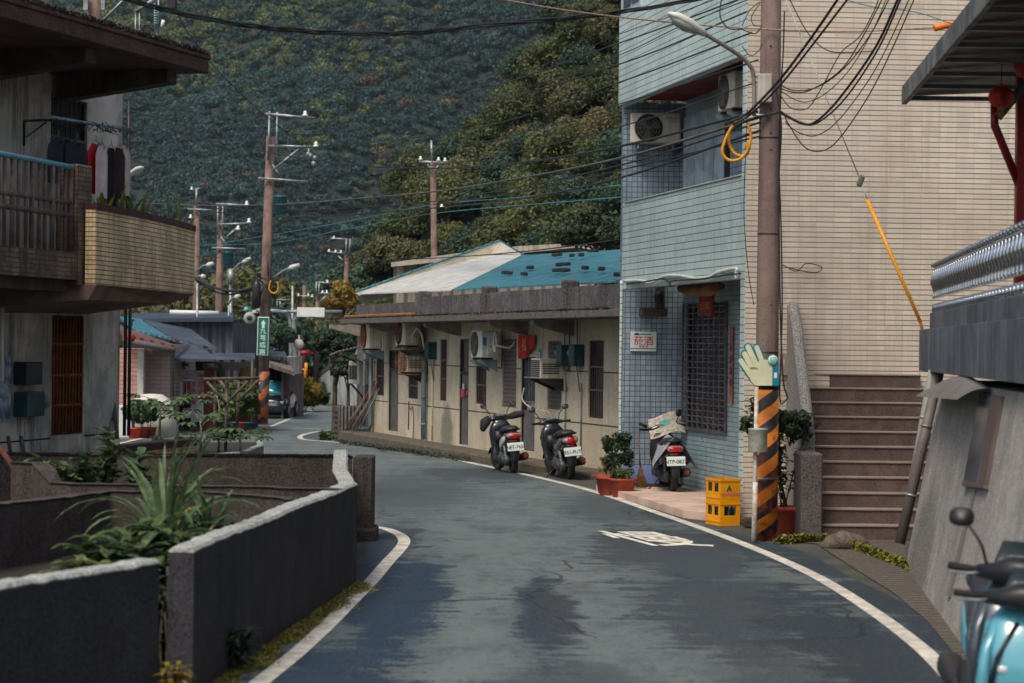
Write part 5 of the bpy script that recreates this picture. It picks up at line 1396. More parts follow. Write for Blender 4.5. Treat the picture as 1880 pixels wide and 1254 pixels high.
fMoss = foliage('moss_green', srgb(112, 112, 34), srgb(84, 92, 34), srgb(140, 128, 50), 3, .2, 0)
w2a, w2b = Vector((W2a[0] + .02, W2a[1], 0.004)), Vector((W2b[0] + .02, W2b[1], 0.004))
fringe('moss', 'yellow-green moss along the foot of the roadside parapet', [w2b, w2a], .22, 16000, .012, fMoss, 1)
fringe('grass_tufts', 'weedy grass at the foot of the retaining wall and stairs', [G(1430, 1000), G(1510, 996), G(1570, 1012), G(1660, 1046)][::1], .28, 4000, .03, fMoss, 2, .12)
fringe('wall_foot_grass', 'thin grass along the foot of the battered wall', [G(1655, 1045), G(1710, 1075), G(1790, 1120), G(1900, 1200)], .3, 9000, .022, fMoss, 3, .07)
fringe('verge_grass', 'grass along the plinth and kerb of the long terrace', [FLB.w(s_, -.78, -.0) + Vector((0, 0, gz(FLB.w(s_, 0, 0).y))) for s_ in (0, 4, 8, 12)][::-1], .3, 2600, .025, fBush, 4, .12)
fringe('roadside_weeds', 'weeds on the verge at the road corner beyond the terrace', [G(585, 808), G(620, 806), G(660, 806)][::-1], .8, 4000, .05, fPlant, 5, .25)
rk = thing('rock', 'brown rock lying at the foot of the stone steps', 'rock', G(1553, 1008))
b = MB(); b.loft([(-.3, 0, .03, .02, .02), (-.24, 0, .06, .14, .08), (-.05, .02, .1, .2, .12), (.15, 0, .08, .19, .1), (.27, 0, .05, .1, .06), (.3, 0, .03, .02, .02)], 'x', 9); obj('stone', b, mat('rock_brown', srgb(96, 84, 72), srgb(66, 60, 52), .95, ns=6, bump=1, bs=18, grain=.4), rk)

# ------------------------------------------------------------ left house
FH = Frame((-9.37, 23.4), (-6.3, 35.0))
LH = FH.L
lh = thing('concrete_house', 'old grey two-storey concrete house with deep brown roof slab and tiled balcony', 'building', FH.m)
mHs = mat('house_render', srgb(208, 197, 184), srgb(184, 173, 161), .92, ns=.9, bump=.5, bs=50, streak=(srgb(58, 52, 50), .8), blot=(srgb(110, 102, 96), .5, .8), grain=.12)
wr1 = rect(FH, 95, 579, 153, 798); wr2 = rect(FH, 93, 180, 160, 330)
b = MB(); wall_sheet(b, 0, LH, -.2, 6.4, [wr1, wr2], core=8, rev=.14); obj('wall', b, mHs, lh)
w1_ = win(FH, lh, wr1, 0, (), glass=mat('rusty_shutter', srgb(96, 52, 30), srgb(52, 34, 26), .9, ns=3), dep=.12)
q = MB(); a, b_, c, d = wr1
for i in range(10):
    x = a + (b_ - a) * (i + .5) / 10; q.tube([(x, .0, c + .02), (x, .0, d - .02)], .018, 5)
for z in (.25, .5, .76): q.box(a, b_, -.006, .01, c + (d - c) * z - .02, c + (d - c) * z + .02)
obj('rusty_bars', q, mRust, w1_)
w2_ = win(FH, lh, wr2, 8, (.5,), glass=mVoid)
gr = MB()
z_g = FH.hit(45, 809)[1]
gr.box(0, a - .03, -.004, .001, z_g - .012, z_g + .012); gr.box(b_ + .03, LH, -.004, .001, z_g - .012, z_g + .012); obj('joint', gr, mVoid, lh)
# roof slab
r0 = P(378, 151, 32.5); FR = Frame((-4.57 - .335 * 9, 32.5 - 9), (-4.57, 32.5))
b = MB(); b.bbox(-2, FR.L, 0, 9, 6.42, 6.62, .01); mRoofE = mat('roof_edge', srgb(92, 60, 54), srgb(60, 44, 42), .95, ns=3, bump=1, bs=26, streak=(srgb(26, 20, 18), .8), blot=(srgb(40, 32, 30), .6, 3), grain=.4)
obj('roof_slab', b, mRoofE, lh, m=WM[lh].inverted() @ FR.m)
b = MB(); b.bbox(-2, FR.L + .02, -.03, .25, 6.621, 6.68, .01); obj('roof_lip', b, mRoofE, lh, m=WM[lh].inverted() @ FR.m)
mBeam = mat('beam_dark', srgb(84, 72, 64), srgb(62, 54, 50), .9, ns=2, streak=(srgb(34, 28, 26), .6))
for (s_, w_) in ((FR.L - .35, .3), (FR.hit(178, 110, .4)[0] - .1, .3)):
    b = MB(); b.prism([(.35, 6.415), (.35, 6.22), (2.2, 6.0), (2.2, 6.415)], s_ - w_, s_, 'yz'); obj('roof_beam', b, mBeam, lh, m=WM[lh].inverted() @ FR.m)
# balcony
FBy = Frame((P(175, 500, 28.6).x, 28.6), (P(357, 500, 33.9).x, 33.9))
zb0_, zb1_ = 3.15, 4.13
b = MB()
n_ = 14; pts = []
for i in range(n_ + 1):
    t = i / n_; pts.append((t * FBy.L, -.10 * math.sin(t * math.pi)))
vs = []
for (x, y) in pts: vs += [(x, y, zb0_), (x, y, zb1_), (x, y + .14, zb1_), (x, y + .14, zb0_)]
fs = [(4 * i + k, 4 * i + (k + 1) % 4, 4 * i + 4 + (k + 1) % 4, 4 * i + 4 + k) for i in range(n_) for k in range(4)] + [(0, 1, 2, 3), tuple(4 * n_ + k for k in (3, 2, 1, 0))]
b.add(vs, fs); obj('balcony_parapet', b, mTileY, lh, m=WM[lh].inverted() @ FBy.m)
b = MB(); vs = []
for (x, y) in pts: vs += [(x, y - .015, zb1_ + .001), (x, y - .015, zb1_ + .09), (x, y + .155, zb1_ + .09), (x, y + .155, zb1_ + .001)]
b.add(vs, fs); obj('balcony_coping', b, mCop, lh, m=WM[lh].inverted() @ FBy.m)
# return of the balcony at the far end, and the tapering floor
b = MB(); b.box(FBy.L - .14, FBy.L, .145, 2.3, zb0_, zb1_); obj('balcony_return', b, mTileY, lh, m=WM[lh].inverted() @ FBy.m)
b = MB(); b.add([(0, -.02, 3.148), (FBy.L, -.0, 3.148), (FBy.L, 2.6, 3.148), (0, 3.0, 3.148), (0, .1, 2.95), (FBy.L - .2, .35, 3.0), (FBy.L - .2, 2.6, 2.7), (0, 3.0, 2.7)], [(0, 1, 2, 3), (7, 6, 5, 4), (0, 1, 5, 4), (1, 2, 6, 5), (2, 3, 7, 6), (3, 0, 4, 7)])
obj('balcony_floor', b, mat('soffit', srgb(132, 106, 92), srgb(104, 84, 74), .9, ns=1.5, streak=(srgb(60, 48, 42), .4)), lh, m=WM[lh].inverted() @ FBy.m)
# left part: pillar, tiled band, railing
FL2 = Frame((P(0, 400, 26.3).x - 1.0 * .265, 25.3), (P(143, 400, 28.45).x, 28.45))
mTileB = mat('brown_tile', srgb(150, 124, 96), srgb(120, 96, 76), .6, ns=3, tile=(.05, .06, .009, srgb(52, 38, 32), 0, .75, 1.1, .9), streak=(srgb(36, 26, 22), .8), blot=(srgb(60, 44, 36), .6, 2))
zq = lambda px, py: FL2.hit(px, py)[1]
pz1 = zq(150, 302); bz0, bz1 = zq(60, 508), zq(60, 456)
b = MB(); b.bbox(FL2.L, FL2.L + .42, 0, .3, zb0_ - .02, pz1, .01); obj('balcony_pillar', b, mTileB, lh, m=WM[lh].inverted() @ FL2.m)
b = MB(); b.box(-2, FL2.L - .001, 0, .18, bz0, bz1); obj('balcony_band', b, mTileB, lh, m=WM[lh].inverted() @ FL2.m)
b = MB(); b.box(-2, FL2.L + .4, .181, 3.2, bz0 - .15, bz0 + .15); obj('balcony_floor', b, mBeam, lh, m=WM[lh].inverted() @ FL2.m)
mRl = mat('railing_brown', srgb(116, 98, 86), srgb(84, 70, 62), .7, ns=6, metal=.1, streak=(srgb(50, 38, 32), .5))
rt = zq(70, 293); b = MB(); b.tube([(-2, .08, rt), (FL2.L, .08, rt)], .035, 8); obj('top_rail', b, mat('rail_teal', srgb(110, 170, 178), srgb(90, 150, 160), .5, ns=4), lh, m=WM[lh].inverted() @ FL2.m)
m1, m2 = zq(70, 362), zq(70, 386)
b = MB(); b.tube([(-2, .08, m1), (FL2.L, .08, m1)], .03, 6); b.tube([(-2, .08, m2), (FL2.L, .08, m2)], .035, 6); obj('mid_rail', b, mRl, lh, m=WM[lh].inverted() @ FL2.m)
x = FL2.L - .06; k = 0
while x > .3:
    b = MB(); b.tube([(x, .08, bz1), (x, .08, rt - .02)], .032 if k % 3 == 0 else .024, 6); obj('railing_bar', b, mRl, lh, m=WM[lh].inverted() @ FL2.m); x -= .16 + .05 * (k % 2); k += 1
# snake plants on the coping
for i, (px, lab) in enumerate(((195, 'variegated snake plant nearest the washing, on the yellow balcony'), (225, 'variegated snake plant standing second on the yellow balcony'), (262, 'spreading variegated snake plant in the middle of the yellow balcony'), (328, 'upright variegated snake plant at the far end of the yellow balcony'))):
    s_ = FBy.hit(px, 405, .35)[0]
    bse = FBy.w(s_, .38, 3.95)
    t = thing('snake_plant', lab, 'plant', bse); l = MB(); r_ = random.Random(90 + i)
    for k in range(9):
        a = r_.random() * 6.28; e = R(r_.uniform(50, 88)); leaf_mesh(l, (r_.gauss(0, .05), r_.gauss(0, .05), 0), (math.cos(a) * math.cos(e), math.sin(a) * math.cos(e), math.sin(e)), r_.uniform(.5, .78), .075, .15, r_, 5, .3)
    obj('leaves', l, fBlade if i % 2 else fYel, t); b = MB(); b.lathe([(.11, 0), (.14, .2), (.15, .2), (.14, .19)], (0, 0, -.2), 12); obj('pot', b, mTerra, t)
# laundry
FD = Frame((FL2.w(0, .55, 0).x, FL2.w(0, .55, 0).y), (FL2.w(FL2.L, .55, 0).x, FL2.w(FL2.L, .55, 0).y))
def fdp(px, py, d=.0): s_, z = FD.hit(px, py, d); return FD.w(s_, d, z)
rk_ = thing('drying_rack', 'drying pole on brackets with a tangle of clips on the old balcony', 'drying rack', fdp(150, 235))
b = MB(); b.tube([fdp(95, 215), fdp(245, 240)], .022, 8); obj('pole', b, mat('pole_blue', srgb(110, 140, 150), None, .5), rk_, world=True)
b = MB(); b.tube([fdp(44, 268, 1.0), fdp(44, 222, 1.0), fdp(98, 220, 0)], .02, 6); obj('bracket', b, mDarkM, rk_, world=True); b = MB(); b.tube([fdp(48, 252, 1.0), fdp(85, 224, .2)], .012, 5); obj('brace', b, mDarkM, rk_, world=True)
r_ = random.Random(5); b = MB()
for k in range(140):
    t_ = r_.random(); p = fdp(95 + 150 * t_, 222 + 20 * t_ + r_.uniform(-6, 6), r_.uniform(-.05, .05)); q2 = p + Vector((r_.gauss(0, .05), r_.gauss(0, .05), r_.gauss(0, .04))); b.tube([p, q2], .006, 3)
o_ = obj('clip_tangle', b, mBlack, rk_, world=True); o_['kind'] = 'stuff'
def garment(label, x0, x1, y0, y1, d, c, sleeve=False, seed=0, mname=None):
    s0, zt_ = FD.hit(x0, y0, d); s1 = FD.hit(x1, y0, d)[0]; zb_ = FD.hit((x0 + x1) / 2, y1, d)[1]
    t = thing('garment', label, 'clothing', FD.w((s0 + s1) / 2, d, zt_)); w_ = s1 - s0; h_ = zt_ - zb_; r = random.Random(seed); ph = r.random() * 6
    def f(side):
        def g(u, v):
            sh = .55 + .45 * min(1, v * 6); x = (u - .5) * w_ * (sh if not sleeve else sh * (1 + .12 * math.sin(v * 3)))
            return (x, side * (.035 + .03 * math.sin(u * 11 + ph) * v) * math.sin(u * math.pi) , -.06 - v * h_ + .05 * (abs(u - .5) < .12) * (1 - min(1, v * 8)) * -1)
        return g
    b = MB(); b.grid(f(-1), 12, 12); b.grid(f(1), 12, 12); b.open = True
    obj('cloth', b, mat(mname, c, tuple(q * .75 for q in c), .9, ns=5, bump=.3, bs=40), t, m=Matrix.Rotation(math.atan2(FD.x.y, FD.x.x), 4, 'Z'))
    b = MB(); b.tube([(0, 0, .06), (.02, 0, .03), (0, 0, .0), (-w_ * .3, 0, -.06), (w_ * .3, 0, -.06), (0, 0, 0)], .005, 4, False); obj('hanger', b, mSteel, t, m=Matrix.Rotation(math.atan2(FD.x.y, FD.x.x), 4, 'Z'))
garment('dark navy shirt hanging leftmost on the balcony pole', 89, 125, 244, 330, .05, srgb(24, 30, 44), True, 1, 'cloth_navy')
garment('dark blue-black shirt hanging second from the left', 122, 160, 248, 330, -.02, srgb(20, 28, 38), True, 2, 'cloth_blueblack')
garment('bright red jacket hanging on the balcony pole', 162, 190, 254, 348, .04, srgb(190, 20, 32), True, 3, 'cloth_red')
garment('pale pinkish vest hanging right of the red jacket', 176, 198, 258, 356, -.05, srgb(206, 186, 178), False, 4, 'cloth_pale')
garment('long black trousers hanging between the pale garments', 194, 214, 262, 392, .02, srgb(18, 20, 28), False, 5, 'cloth_black')
garment('dark maroon trousers hanging beside the black ones', 208, 230, 262, 358, -.03, srgb(44, 22, 26), False, 6, 'cloth_maroon')
garment('pale striped shirt hanging at the far end of the pole', 218, 240, 258, 352, .04, srgb(200, 176, 166), False, 7, 'cloth_striped')
# house wall things
s_, z_ = FH.hit(52, 764, -.1)
t = thing('meter_box', 'lower grey-teal meter box with glass dial on the left house wall', 'meter box', FH.m @ Matrix.Translation((s_, -.12, z_)))
b = MB(); b.bbox(-.28, .28, -.1, .118, 0, .36, .012); obj('case', b, mTeal, t)
b = MB(); b.lathe([(.1, 0), (.1, .1), (.06, .16), (.01, .17)], (0, 0, .2), 14, 'x'); b.v = [Vector((v.x + .38, v.y, v.z)) for v in b.v]; obj('dial', b, MC['meter_glass'], t)
s_, z_ = FH.hit(50, 706, -.1)
t = thing('meter_box', 'upper dark meter box on the left house wall', 'meter box', FH.m @ Matrix.Translation((s_, -.12, z_)))
b = MB(); b.bbox(-.25, .25, -.1, .118, 0, .33, .012); obj('case', b, mat('box_dark', srgb(36, 46, 54), None, .5), t)
# posters at the left edge
s_, z_ = FH.hit(4, 775, -.02)
b = MB(); b.box(s_ - .9, s_ + .25, -.02, -.008, z_, z_ + .95)
obj('poster', b, mat('poster_mixed', srgb(190, 200, 206), srgb(60, 90, 120), .6, ns=5), m=FH.m, label='weathered blue-white poster at the left edge of the house wall', cat='poster')
# tools leaning on the wall, ladder
b = MB(); p0, p1 = P(205, 812, 35.6), P(205, 735, 35.4)
for (xa, xb) in ((-.12, -.1), (.1, .12)): pass
ld = thing('wooden_ladder', 'short weathered wooden ladder leaning at the corner of the left house', 'ladder', (p0.x, p0.y - .3, .3))
def seg(name, a, c, r, m_, par): b = MB(); b.tube([a, c], r, 4); obj(name, b, m_, par, world=True)
A0, A1, B0, B1 = P(201, 830, 34.5), P(192, 733, 34.9), P(218, 830, 34.5), P(208, 733, 34.9)
seg('side_rail', A0, A1, .04, mWood, ld); seg('side_rail', B0, B1, .04, mWood, ld)
for f in (.3, .62, .9): seg('rung', A0.lerp(A1, f), B0.lerp(B1, f), .028, mWood, ld)
for (x0, y0, x1, y1, lab) in ((20, 835, 15, 802, 'worn wooden post stub at the foot of the house wall, left'), (44, 835, 39, 802, 'thin pale post stub at the foot of the house wall, right')):
    b = MB(); b.tube([P(x0, y0, 30.5), P(x1, y1, 30.7)], .03, 5); obj('wooden_stake', b, mWood, world=True, label=lab, cat='stake')
b = MB(); b.tube([P(4, 700, 29.5), P(4, 560, 29.5)], .03, 6); obj('house_pipe', b, mSignW, world=True, label='white pipe at the left edge of the house', cat='pipe')
for (xx, lab) in ((228, 'dark vertical pipe at the corner of the left house, left one'), (236, 'dark vertical cable pipe at the house corner, right one')):
    b = MB(); b.tube([P(xx, 800, 35.4), P(xx + 3, 545, 35.4)], .03, 6); obj('corner_pipe', b, mBlack, world=True, label=lab, cat='pipe')
b = MB(); b.tube([P(237, 185, 34), P(236, 300, 34), P(233, 400, 34)], .03, 6); obj('service_mast', b, mDarkM, world=True, label='dark service mast with insulators behind the washing', cat='pole')

fMossD = foliage('dark_moss', srgb(60, 46, 36), srgb(44, 40, 32), srgb(84, 76, 44), 4, .2, 0)
fringe('roof_edge_growth', 'dried brown growth along the edge of the left house roof slab', [FR.w(x, -.03, 6.675) for x in (0, 3, 6, FR.L + .0)], .1, 9000, .018, fMossD, 11, .09)
fringe('eaves_moss', 'dark moss along the outer edge of the terrace eaves', [FLB.w(x, -1.0, 3.06) for x in (-1, 6, 12, L0 + 2)], .16, 14000, .016, fMossD, 12, .05)
fringe('wall_top_moss', 'dark moss on top of the long crossing wall', [Vector((W3r[0] - .3, W3r[1] + .0, HT)), Vector((W3l[0], W3l[1], HT))][::-1], .14, 12000, .012, fMossD, 13, .02)
# ------------------------------------------------------------ scooters
def wheel(par, x, r, w_, side_m=None, name='wheel'):
    t = MB(); t.lathe([(r - .07, -w_ * .3), (r - .05, -w_ * .48), (r - .015, -w_ * .42), (r, -w_ * .15), (r, w_ * .15), (r - .015, w_ * .42), (r - .05, w_ * .48), (r - .07, w_ * .3)], (0, 0, 0), 28, 'y')
    o = obj(name, t, mRub, par, m=(x, 0, r))
    q = MB(); q.lathe([(.02, -.055), (.05, -.05), (.05, .05), (.02, .055)], (0, 0, 0), 12, 'y')
    for k in range(5):
        a = k * 1.2566; q.tube([(0, 0, 0), ((r - .065) * math.cos(a), 0, (r - .065) * math.sin(a))], .018, 6)
    q.tube([((r - .07) * math.cos(a * math.pi / 14), 0, (r - .07) * math.sin(a * math.pi / 14)) for a in range(29)], .016, 5, False)
    obj('rim', q, side_m or mDarkM, o)
    return o
def make_scooter(label, m, body, accent, plate, steer=0.0, lean=0.0, tail=None, mirrors=True, group=None, front_m=None, seatm=None, sport=False):
    """x forward, z up, wheels at +-0.62"""
    M = m @ Matrix.Rotation(lean, 4, 'X')
    t = thing('scooter', label, 'scooter', M, group)
    rf, rr = .225, .23
    wheel(t, -.60, rr, .12)
    st = Matrix.Translation((.52, 0, .62)) @ Matrix.Rotation(steer, 4, 'Z')
    fw = wheel(t, .66, rf, .10, name='front_wheel')
    fw.matrix_local = st @ Matrix.Translation((.14, 0, rf - .62))
    # fork and fender
    q = MB()
    for y in (-.075, .075): q.tube([(.14, y, rf - .62), (.03, y, .02)], .022, 8)
    fk = obj('fork', q, mDarkM, t, m=st)
    q = MB(); 
    def fen(u, v):
        a = R(20) + u * R(130); rad = rf + .03; yy = (v - .5) * .15
        return (.14 + rad * math.cos(a), yy, rf - .62 + rad * math.sin(a) - abs(v - .5) * .06)
    q.grid(fen, 12, 6); q.open = True; obj('front_fender', q, body, t, m=st)
    # front cover and leg shield
    q = MB(); q.loft([(.30, .45, 0, .05, .10), (.40, .50, 0, .09, .15), (.55, .50, 0, .12, .19), (.70, .48, 0, .13, .21), (.84, .44, 0, .10, .18), (.93, .40, 0, .06, .11)], 'z', 20); obj('front_cover', q, body, t)
    q = MB(); q.loft([(.24, .30, 0, .03, .17), (.34, .34, 0, .03, .20), (.60, .34, 0, .035, .225), (.80, .32, 0, .04, .20), (.90, .32, 0, .03, .12)], 'z', 20); obj('leg_shield', q, mBlack if accent is None else body, t)
    q = MB(); q.loft([(.50, .27, 0, .04, .12), (.62, .255, 0, .05, .15), (.74, .27, 0, .04, .13)], 'z', 14); obj('glove_box', q, mBlack, t)
    # headlight faces forward
    q = MB(); q.loft([(.50, 0, .66, .12, .07), (.585, 0, .66, .10, .055), (.60, 0, .66, .05, .03)], 'x', 16); obj('headlight', q, mat('lamp_glass', srgb(200, 205, 205), None, .12, spec=.8), t)
    for y in (-.17, .17):
        q = MB(); q.loft([(.44, y, .74, .035, .03), (.54, y * .9, .72, .03, .022), (.56, y * .85, .71, .01, .01)], 'x', 10); obj('indicator', q, mat('amber', srgb(196, 84, 34), None, .25), t)
    # floor
    q = MB(); q.bbox(-.12, .36, -.16, .16, .22, .28, .02); obj('floorboard', q, mBlack, t)
    q = MB()
    for s_ in (1, -1): q.loft([(-.30, s_ * .15, .34, .045, .07), (0, s_ * .17, .25, .03, .05), (.32, s_ * .18, .28, .03, .07)], 'x', 12)
    obj('side_skirt', q, mBlack, t)
    # body
    tail_z = .74
    q = MB(); q.loft([(-.06, 0, .46, .11, .16), (-.14, 0, .50, .15, .20), (-.34, 0, .54, .17, .19), (-.56, 0, .62, .165, .145), (-.76, 0, .67, .14, .10), (-.88, 0, .69, .09, .06)], 'x', 24); obj('rear_body', q, body, t)
    if accent is not None:
        q = MB()
        for s_ in (1, -1): q.loft([(-.18, s_ * .148, .47, .012, .03), (-.34, s_ * .158, .52, .022, .08), (-.56, s_ * .158, .60, .02, .07), (-.74, s_ * .132, .66, .012, .03)], 'x', 12)
        obj('side_panel', q, accent, t)
    q = MB(); q.loft([(.0, 0, .70, .06, .03), (-.04, 0, .72, .12, .055), (-.22, 0, .745, .155, .06), (-.38, 0, .765, .15, .055), (-.46, 0, .80, .15, .06), (-.66, 0, .81, .13, .055), (-.76, 0, .80, .08, .03)], 'x', 20, ); obj('seat', q, seatm or mat('seat_black', (.016, .018, .02), (.025, .027, .03), .5, ns=6), t)
    q = MB(); q.tube(smooth_pts([(-.55, .14, .78), (-.76, .135, .80), (-.86, .08, .815), (-.88, 0, .82), (-.86, -.08, .815), (-.76, -.135, .80), (-.55, -.14, .78)], 3), .014, 6); obj('grab_rail', q, mBlack, t)
    # tail light cluster
    q = MB(); q.loft([(-.82, 0, .70, .15, .055), (-.90, 0, .69, .13, .05), (-.93, 0, .685, .09, .035)], 'x', 18); obj('tail_surround', q, mat('smoke_lens', srgb(150, 120, 110), None, .2, spec=.7), t)
    tw = .07 if tail == 'tall' else .10; th = .06 if tail == 'tall' else .036
    q = MB(); q.loft([(-.915, 0, .69, tw, th), (-.945, 0, .69, tw * .92, th * .9), (-.952, 0, .69, tw * .5, th * .5)], 'x', 16); obj('tail_light', q, mat('tail_red', srgb(200, 16, 24), srgb(160, 8, 18), .2, spec=.7), t)
    q = MB(); q.box(-.935, -.915, -.035, .035, .60, .62); obj('reflector', q, MC['tail_red'], t)
    q = MB(); q.loft([(-.80, 0, .60, .11, .05), (-.91, 0, .59, .10, .045)], 'x', 12); obj('plate_holder', q, mBlack, t)
    PM = Matrix.Translation((-.95, 0, .50)) @ Matrix.Rotation(R(-90), 4, 'Z') @ Matrix.Rotation(R(-12), 4, 'X')
    if plate:
        q = MB(); q.bbox(-.15, .15, -.004, .004, -.075, .075, .002); po = obj('number_plate', q, mat('plate_white', srgb(216, 226, 216), srgb(200, 212, 204), .5, ns=3), t, m=PM)
        text('characters', plate, .085, Matrix.Translation((0, -.006, -.008)), mat('plate_ink', srgb(24, 40, 56), None, .5), po, ext=.001, bold=.0012, sx=.98)
    # rear fender tongue, engine, swingarm, muffler, shock
    q = MB(); q.loft([(-.86, 0, .40, .0, .0), (-.87, 0, .40, .08, .07), (-.90, 0, .36, .075, .13), (-.92, 0, .34, .05, .12)], 'x', 12); obj('rear_fender', q, mat('fender_grey', srgb(60, 62, 64), srgb(48, 50, 52), .6), t)
    q = MB(); q.loft([(-.05, .05, .30, .06, .06), (-.15, .06, .30, .12, .11), (-.35, .10, .27, .12, .11), (-.55, .12, .25, .07, .10), (-.68, .12, .23, .05, .08)], 'x', 16); obj('engine', q, mat('engine_grey', srgb(74, 76, 78), srgb(52, 52, 54), .55, metal=.2, ns=5), t)
    q = MB(); q.lathe([(.06, 0), (.075, .02), (.075, .05), (.05, .06)], (-.55, .15, .25), 14, 'y'); q.lathe([(.05, 0), (.06, .02), (.06, .05), (.04, .055)], (-.28, .16, .27), 14, 'y'); obj('transmission_cover', q, MC['engine_grey'], t)
    q = MB(); q.loft([(-.30, -.14, .24, .03, .03), (-.42, -.17, .26, .06, .06), (-.78, -.19, .31, .072, .072), (-.84, -.19, .32, .055, .055), (-.845, -.19, .32, .02, .02)], 'x', 14, ); obj('muffler', q, mat('muffler', srgb(46, 46, 48), srgb(62, 56, 54), .5, metal=.3, ns=6), t)
    q = MB(); q.lathe([(.045, -.86), (.035, -.862), (.01, -.862)], (0, -.19, .32), 12, 'x'); obj('muffler_end', q, mRust, t)
    q = MB(); q.tube([(-.62, .13, .28), (-.54, .13, .56)], .018, 6)
    for k in range(9): q.lathe([(.03, -.006), (.034, 0), (.03, .006)], (-.61 + .0085 * k, .13, .31 + k * .026), 8)
    obj('shock_absorber', q, mSteel, t)
    q = MB(); q.tube([(-.10, .12, .2), (-.06, .30, .02), (-.03, .32, .005)], .011, 5); obj('side_stand', q, mBlack, t)
    # handlebar group
    q = MB(); q.loft([(-.14, -.04, .30, .05, .05), (-.09, -.03, .33, .10, .06), (0, -.02, .345, .15, .07), (.09, -.0, .33, .10, .06), (.14, 0, .31, .05, .04)], 'x', 6)
    q = MB(); q.loft([(-.22, -.05, .33, .03, .03), (-.14, -.03, .335, .07, .045), (-.06, 0, .35, .10, .07), (.06, 0, .35, .10, .07), (.14, -.03, .335, .07, .045), (.22, -.05, .33, .03, .03)], 'x', 14)
    # swap axes: bar runs across y
    q.v = [Vector((v.y, v.x, v.z)) for v in q.v]; hb = obj('handlebar_cover', q, front_m or body, t, m=st)
    q = MB(); q.loft([(-.03, -.09, .395, .0, .0), (-.02, -.085, .40, .05, .08), (0, -.08, .405, .045, .07)], 'x', 12)
    q = MB(); q.bbox(-.10, -.02, -.08, .08, .37, .42, .012); obj('instrument_panel', q, mat('dial_glass', srgb(150, 156, 156), srgb(90, 96, 98), .2), t, m=st)
    q = MB()
    for s_ in (1, -1): q.tube([(-.05, s_ * .2, .33), (-.09, s_ * .34, .335), (-.10, s_ * .36, .335)], .019, 8)
    obj('grip', q, mRub, t, m=st)
    q = MB()
    for s_ in (1, -1): q.tube([(-.02, s_ * .19, .325), (-.01, s_ * .25, .315), (-.04, s_ * .35, .31)], .007, 5)
    obj('brake_lever', q, mSteel, t, m=st)
    if mirrors:
        for s_ in (1, -1):
            q = MB(); q.tube(smooth_pts([(-.02, s_ * .17, .36), (.02, s_ * .20, .46), (.0, s_ * .27, .55)], 4), .008, 5); q.loft([(.00, s_ * .31, .585, .0, .0), (-.0, s_ * .31, .585, .06, .045), (-.028, s_ * .31, .585, .062, .047)], 'x', 16)
            mo = obj('mirror', q, mBlack, t, m=st)
            q = MB(); q.loft([(-.0285, s_ * .31, .585, .052, .038), (-.030, s_ * .31, .585, .05, .036)], 'x', 16); obj('mirror_glass', q, mat('mirror_glass', srgb(150, 154, 150), None, .1, metal=.8), mo)
    return t
def ground_at(px, py): g_ = G(px, py); return g_
def place(px, py, heading, dz=0):
    """rear wheel contact at a pixel; heading in degrees left of straight away"""
    g_ = G(px, py, dz); a = R(90 + heading)
    return Matrix.Translation(g_ + Vector((math.cos(a), math.sin(a), 0)) * .60) @ Matrix.Rotation(a, 4, 'Z')
mScB = mat('scooter_black', (.016, .020, .024), (.012, .014, .016), .22, spec=.6, coat=.6)
mScG = mat('scooter_dark_grey', srgb(70, 74, 78), srgb(56, 60, 64), .3, spec=.6, coat=.5)
mScW = mat('scooter_white', srgb(196, 196, 182), srgb(180, 180, 168), .3, coat=.4)
s1 = make_scooter('black scooter with pale side panel, left of the two by the pale wall', place(943, 869, 11) @ Matrix.Diagonal((1.05, 1.05, 1.06, 1)), mScB, mScW, 'NET-7655', steer=R(18), lean=R(-5))
b = MB(); b.loft([(-.16, .22, .34, .05, .06), (-.05, .3, .36, .07, .075), (-.2, .4, .37, .06, .07)], 'x', 10)
b = MB(); b.loft([(-.20, -.06, .35, .05, .05), (-.30, -.07, .37, .075, .07), (-.42, -.09, .38, .065, .06), (-.46, -.10, .38, .08, .07)], 'x', 12); b.v = [Vector((v.y, v.x, v.z)) for v in b.v]
st_ = Matrix.Translation((.52, 0, .62)) @ Matrix.Rotation(R(18), 4, 'Z')
obj('hand_muff', b, mat('muff_black', (.02, .02, .022), None, .9), s1, m=st_)
b = MB(); b.loft([(.20, -.06, .33, .03, .03), (.27, -.07, .32, .09, .09), (.38, -.07, .24, .11, .12), (.42, -.07, .2, .05, .06)], 'x', 12); b.v = [Vector((v.y, v.x, v.z)) for v in b.v]
obj('hand_muff', b, MC['muff_black'], s1, m=st_)
s2_ = make_scooter('black scooter with tall red tail light, right of the two by the pale wall', place(1046, 880, 13) @ Matrix.Diagonal((1.05, 1.05, 1.05, 1)), mScB, mScG, '551-PUT', steer=R(4), lean=R(-6), tail='tall')
mC3 = place(1236, 902, 5, .11)
s3 = make_scooter('black scooter on the pink porch half covered by a grey cloth', mC3, mScB, None, 'NTP-0827', steer=R(-6), lean=R(-2), mirrors=False)
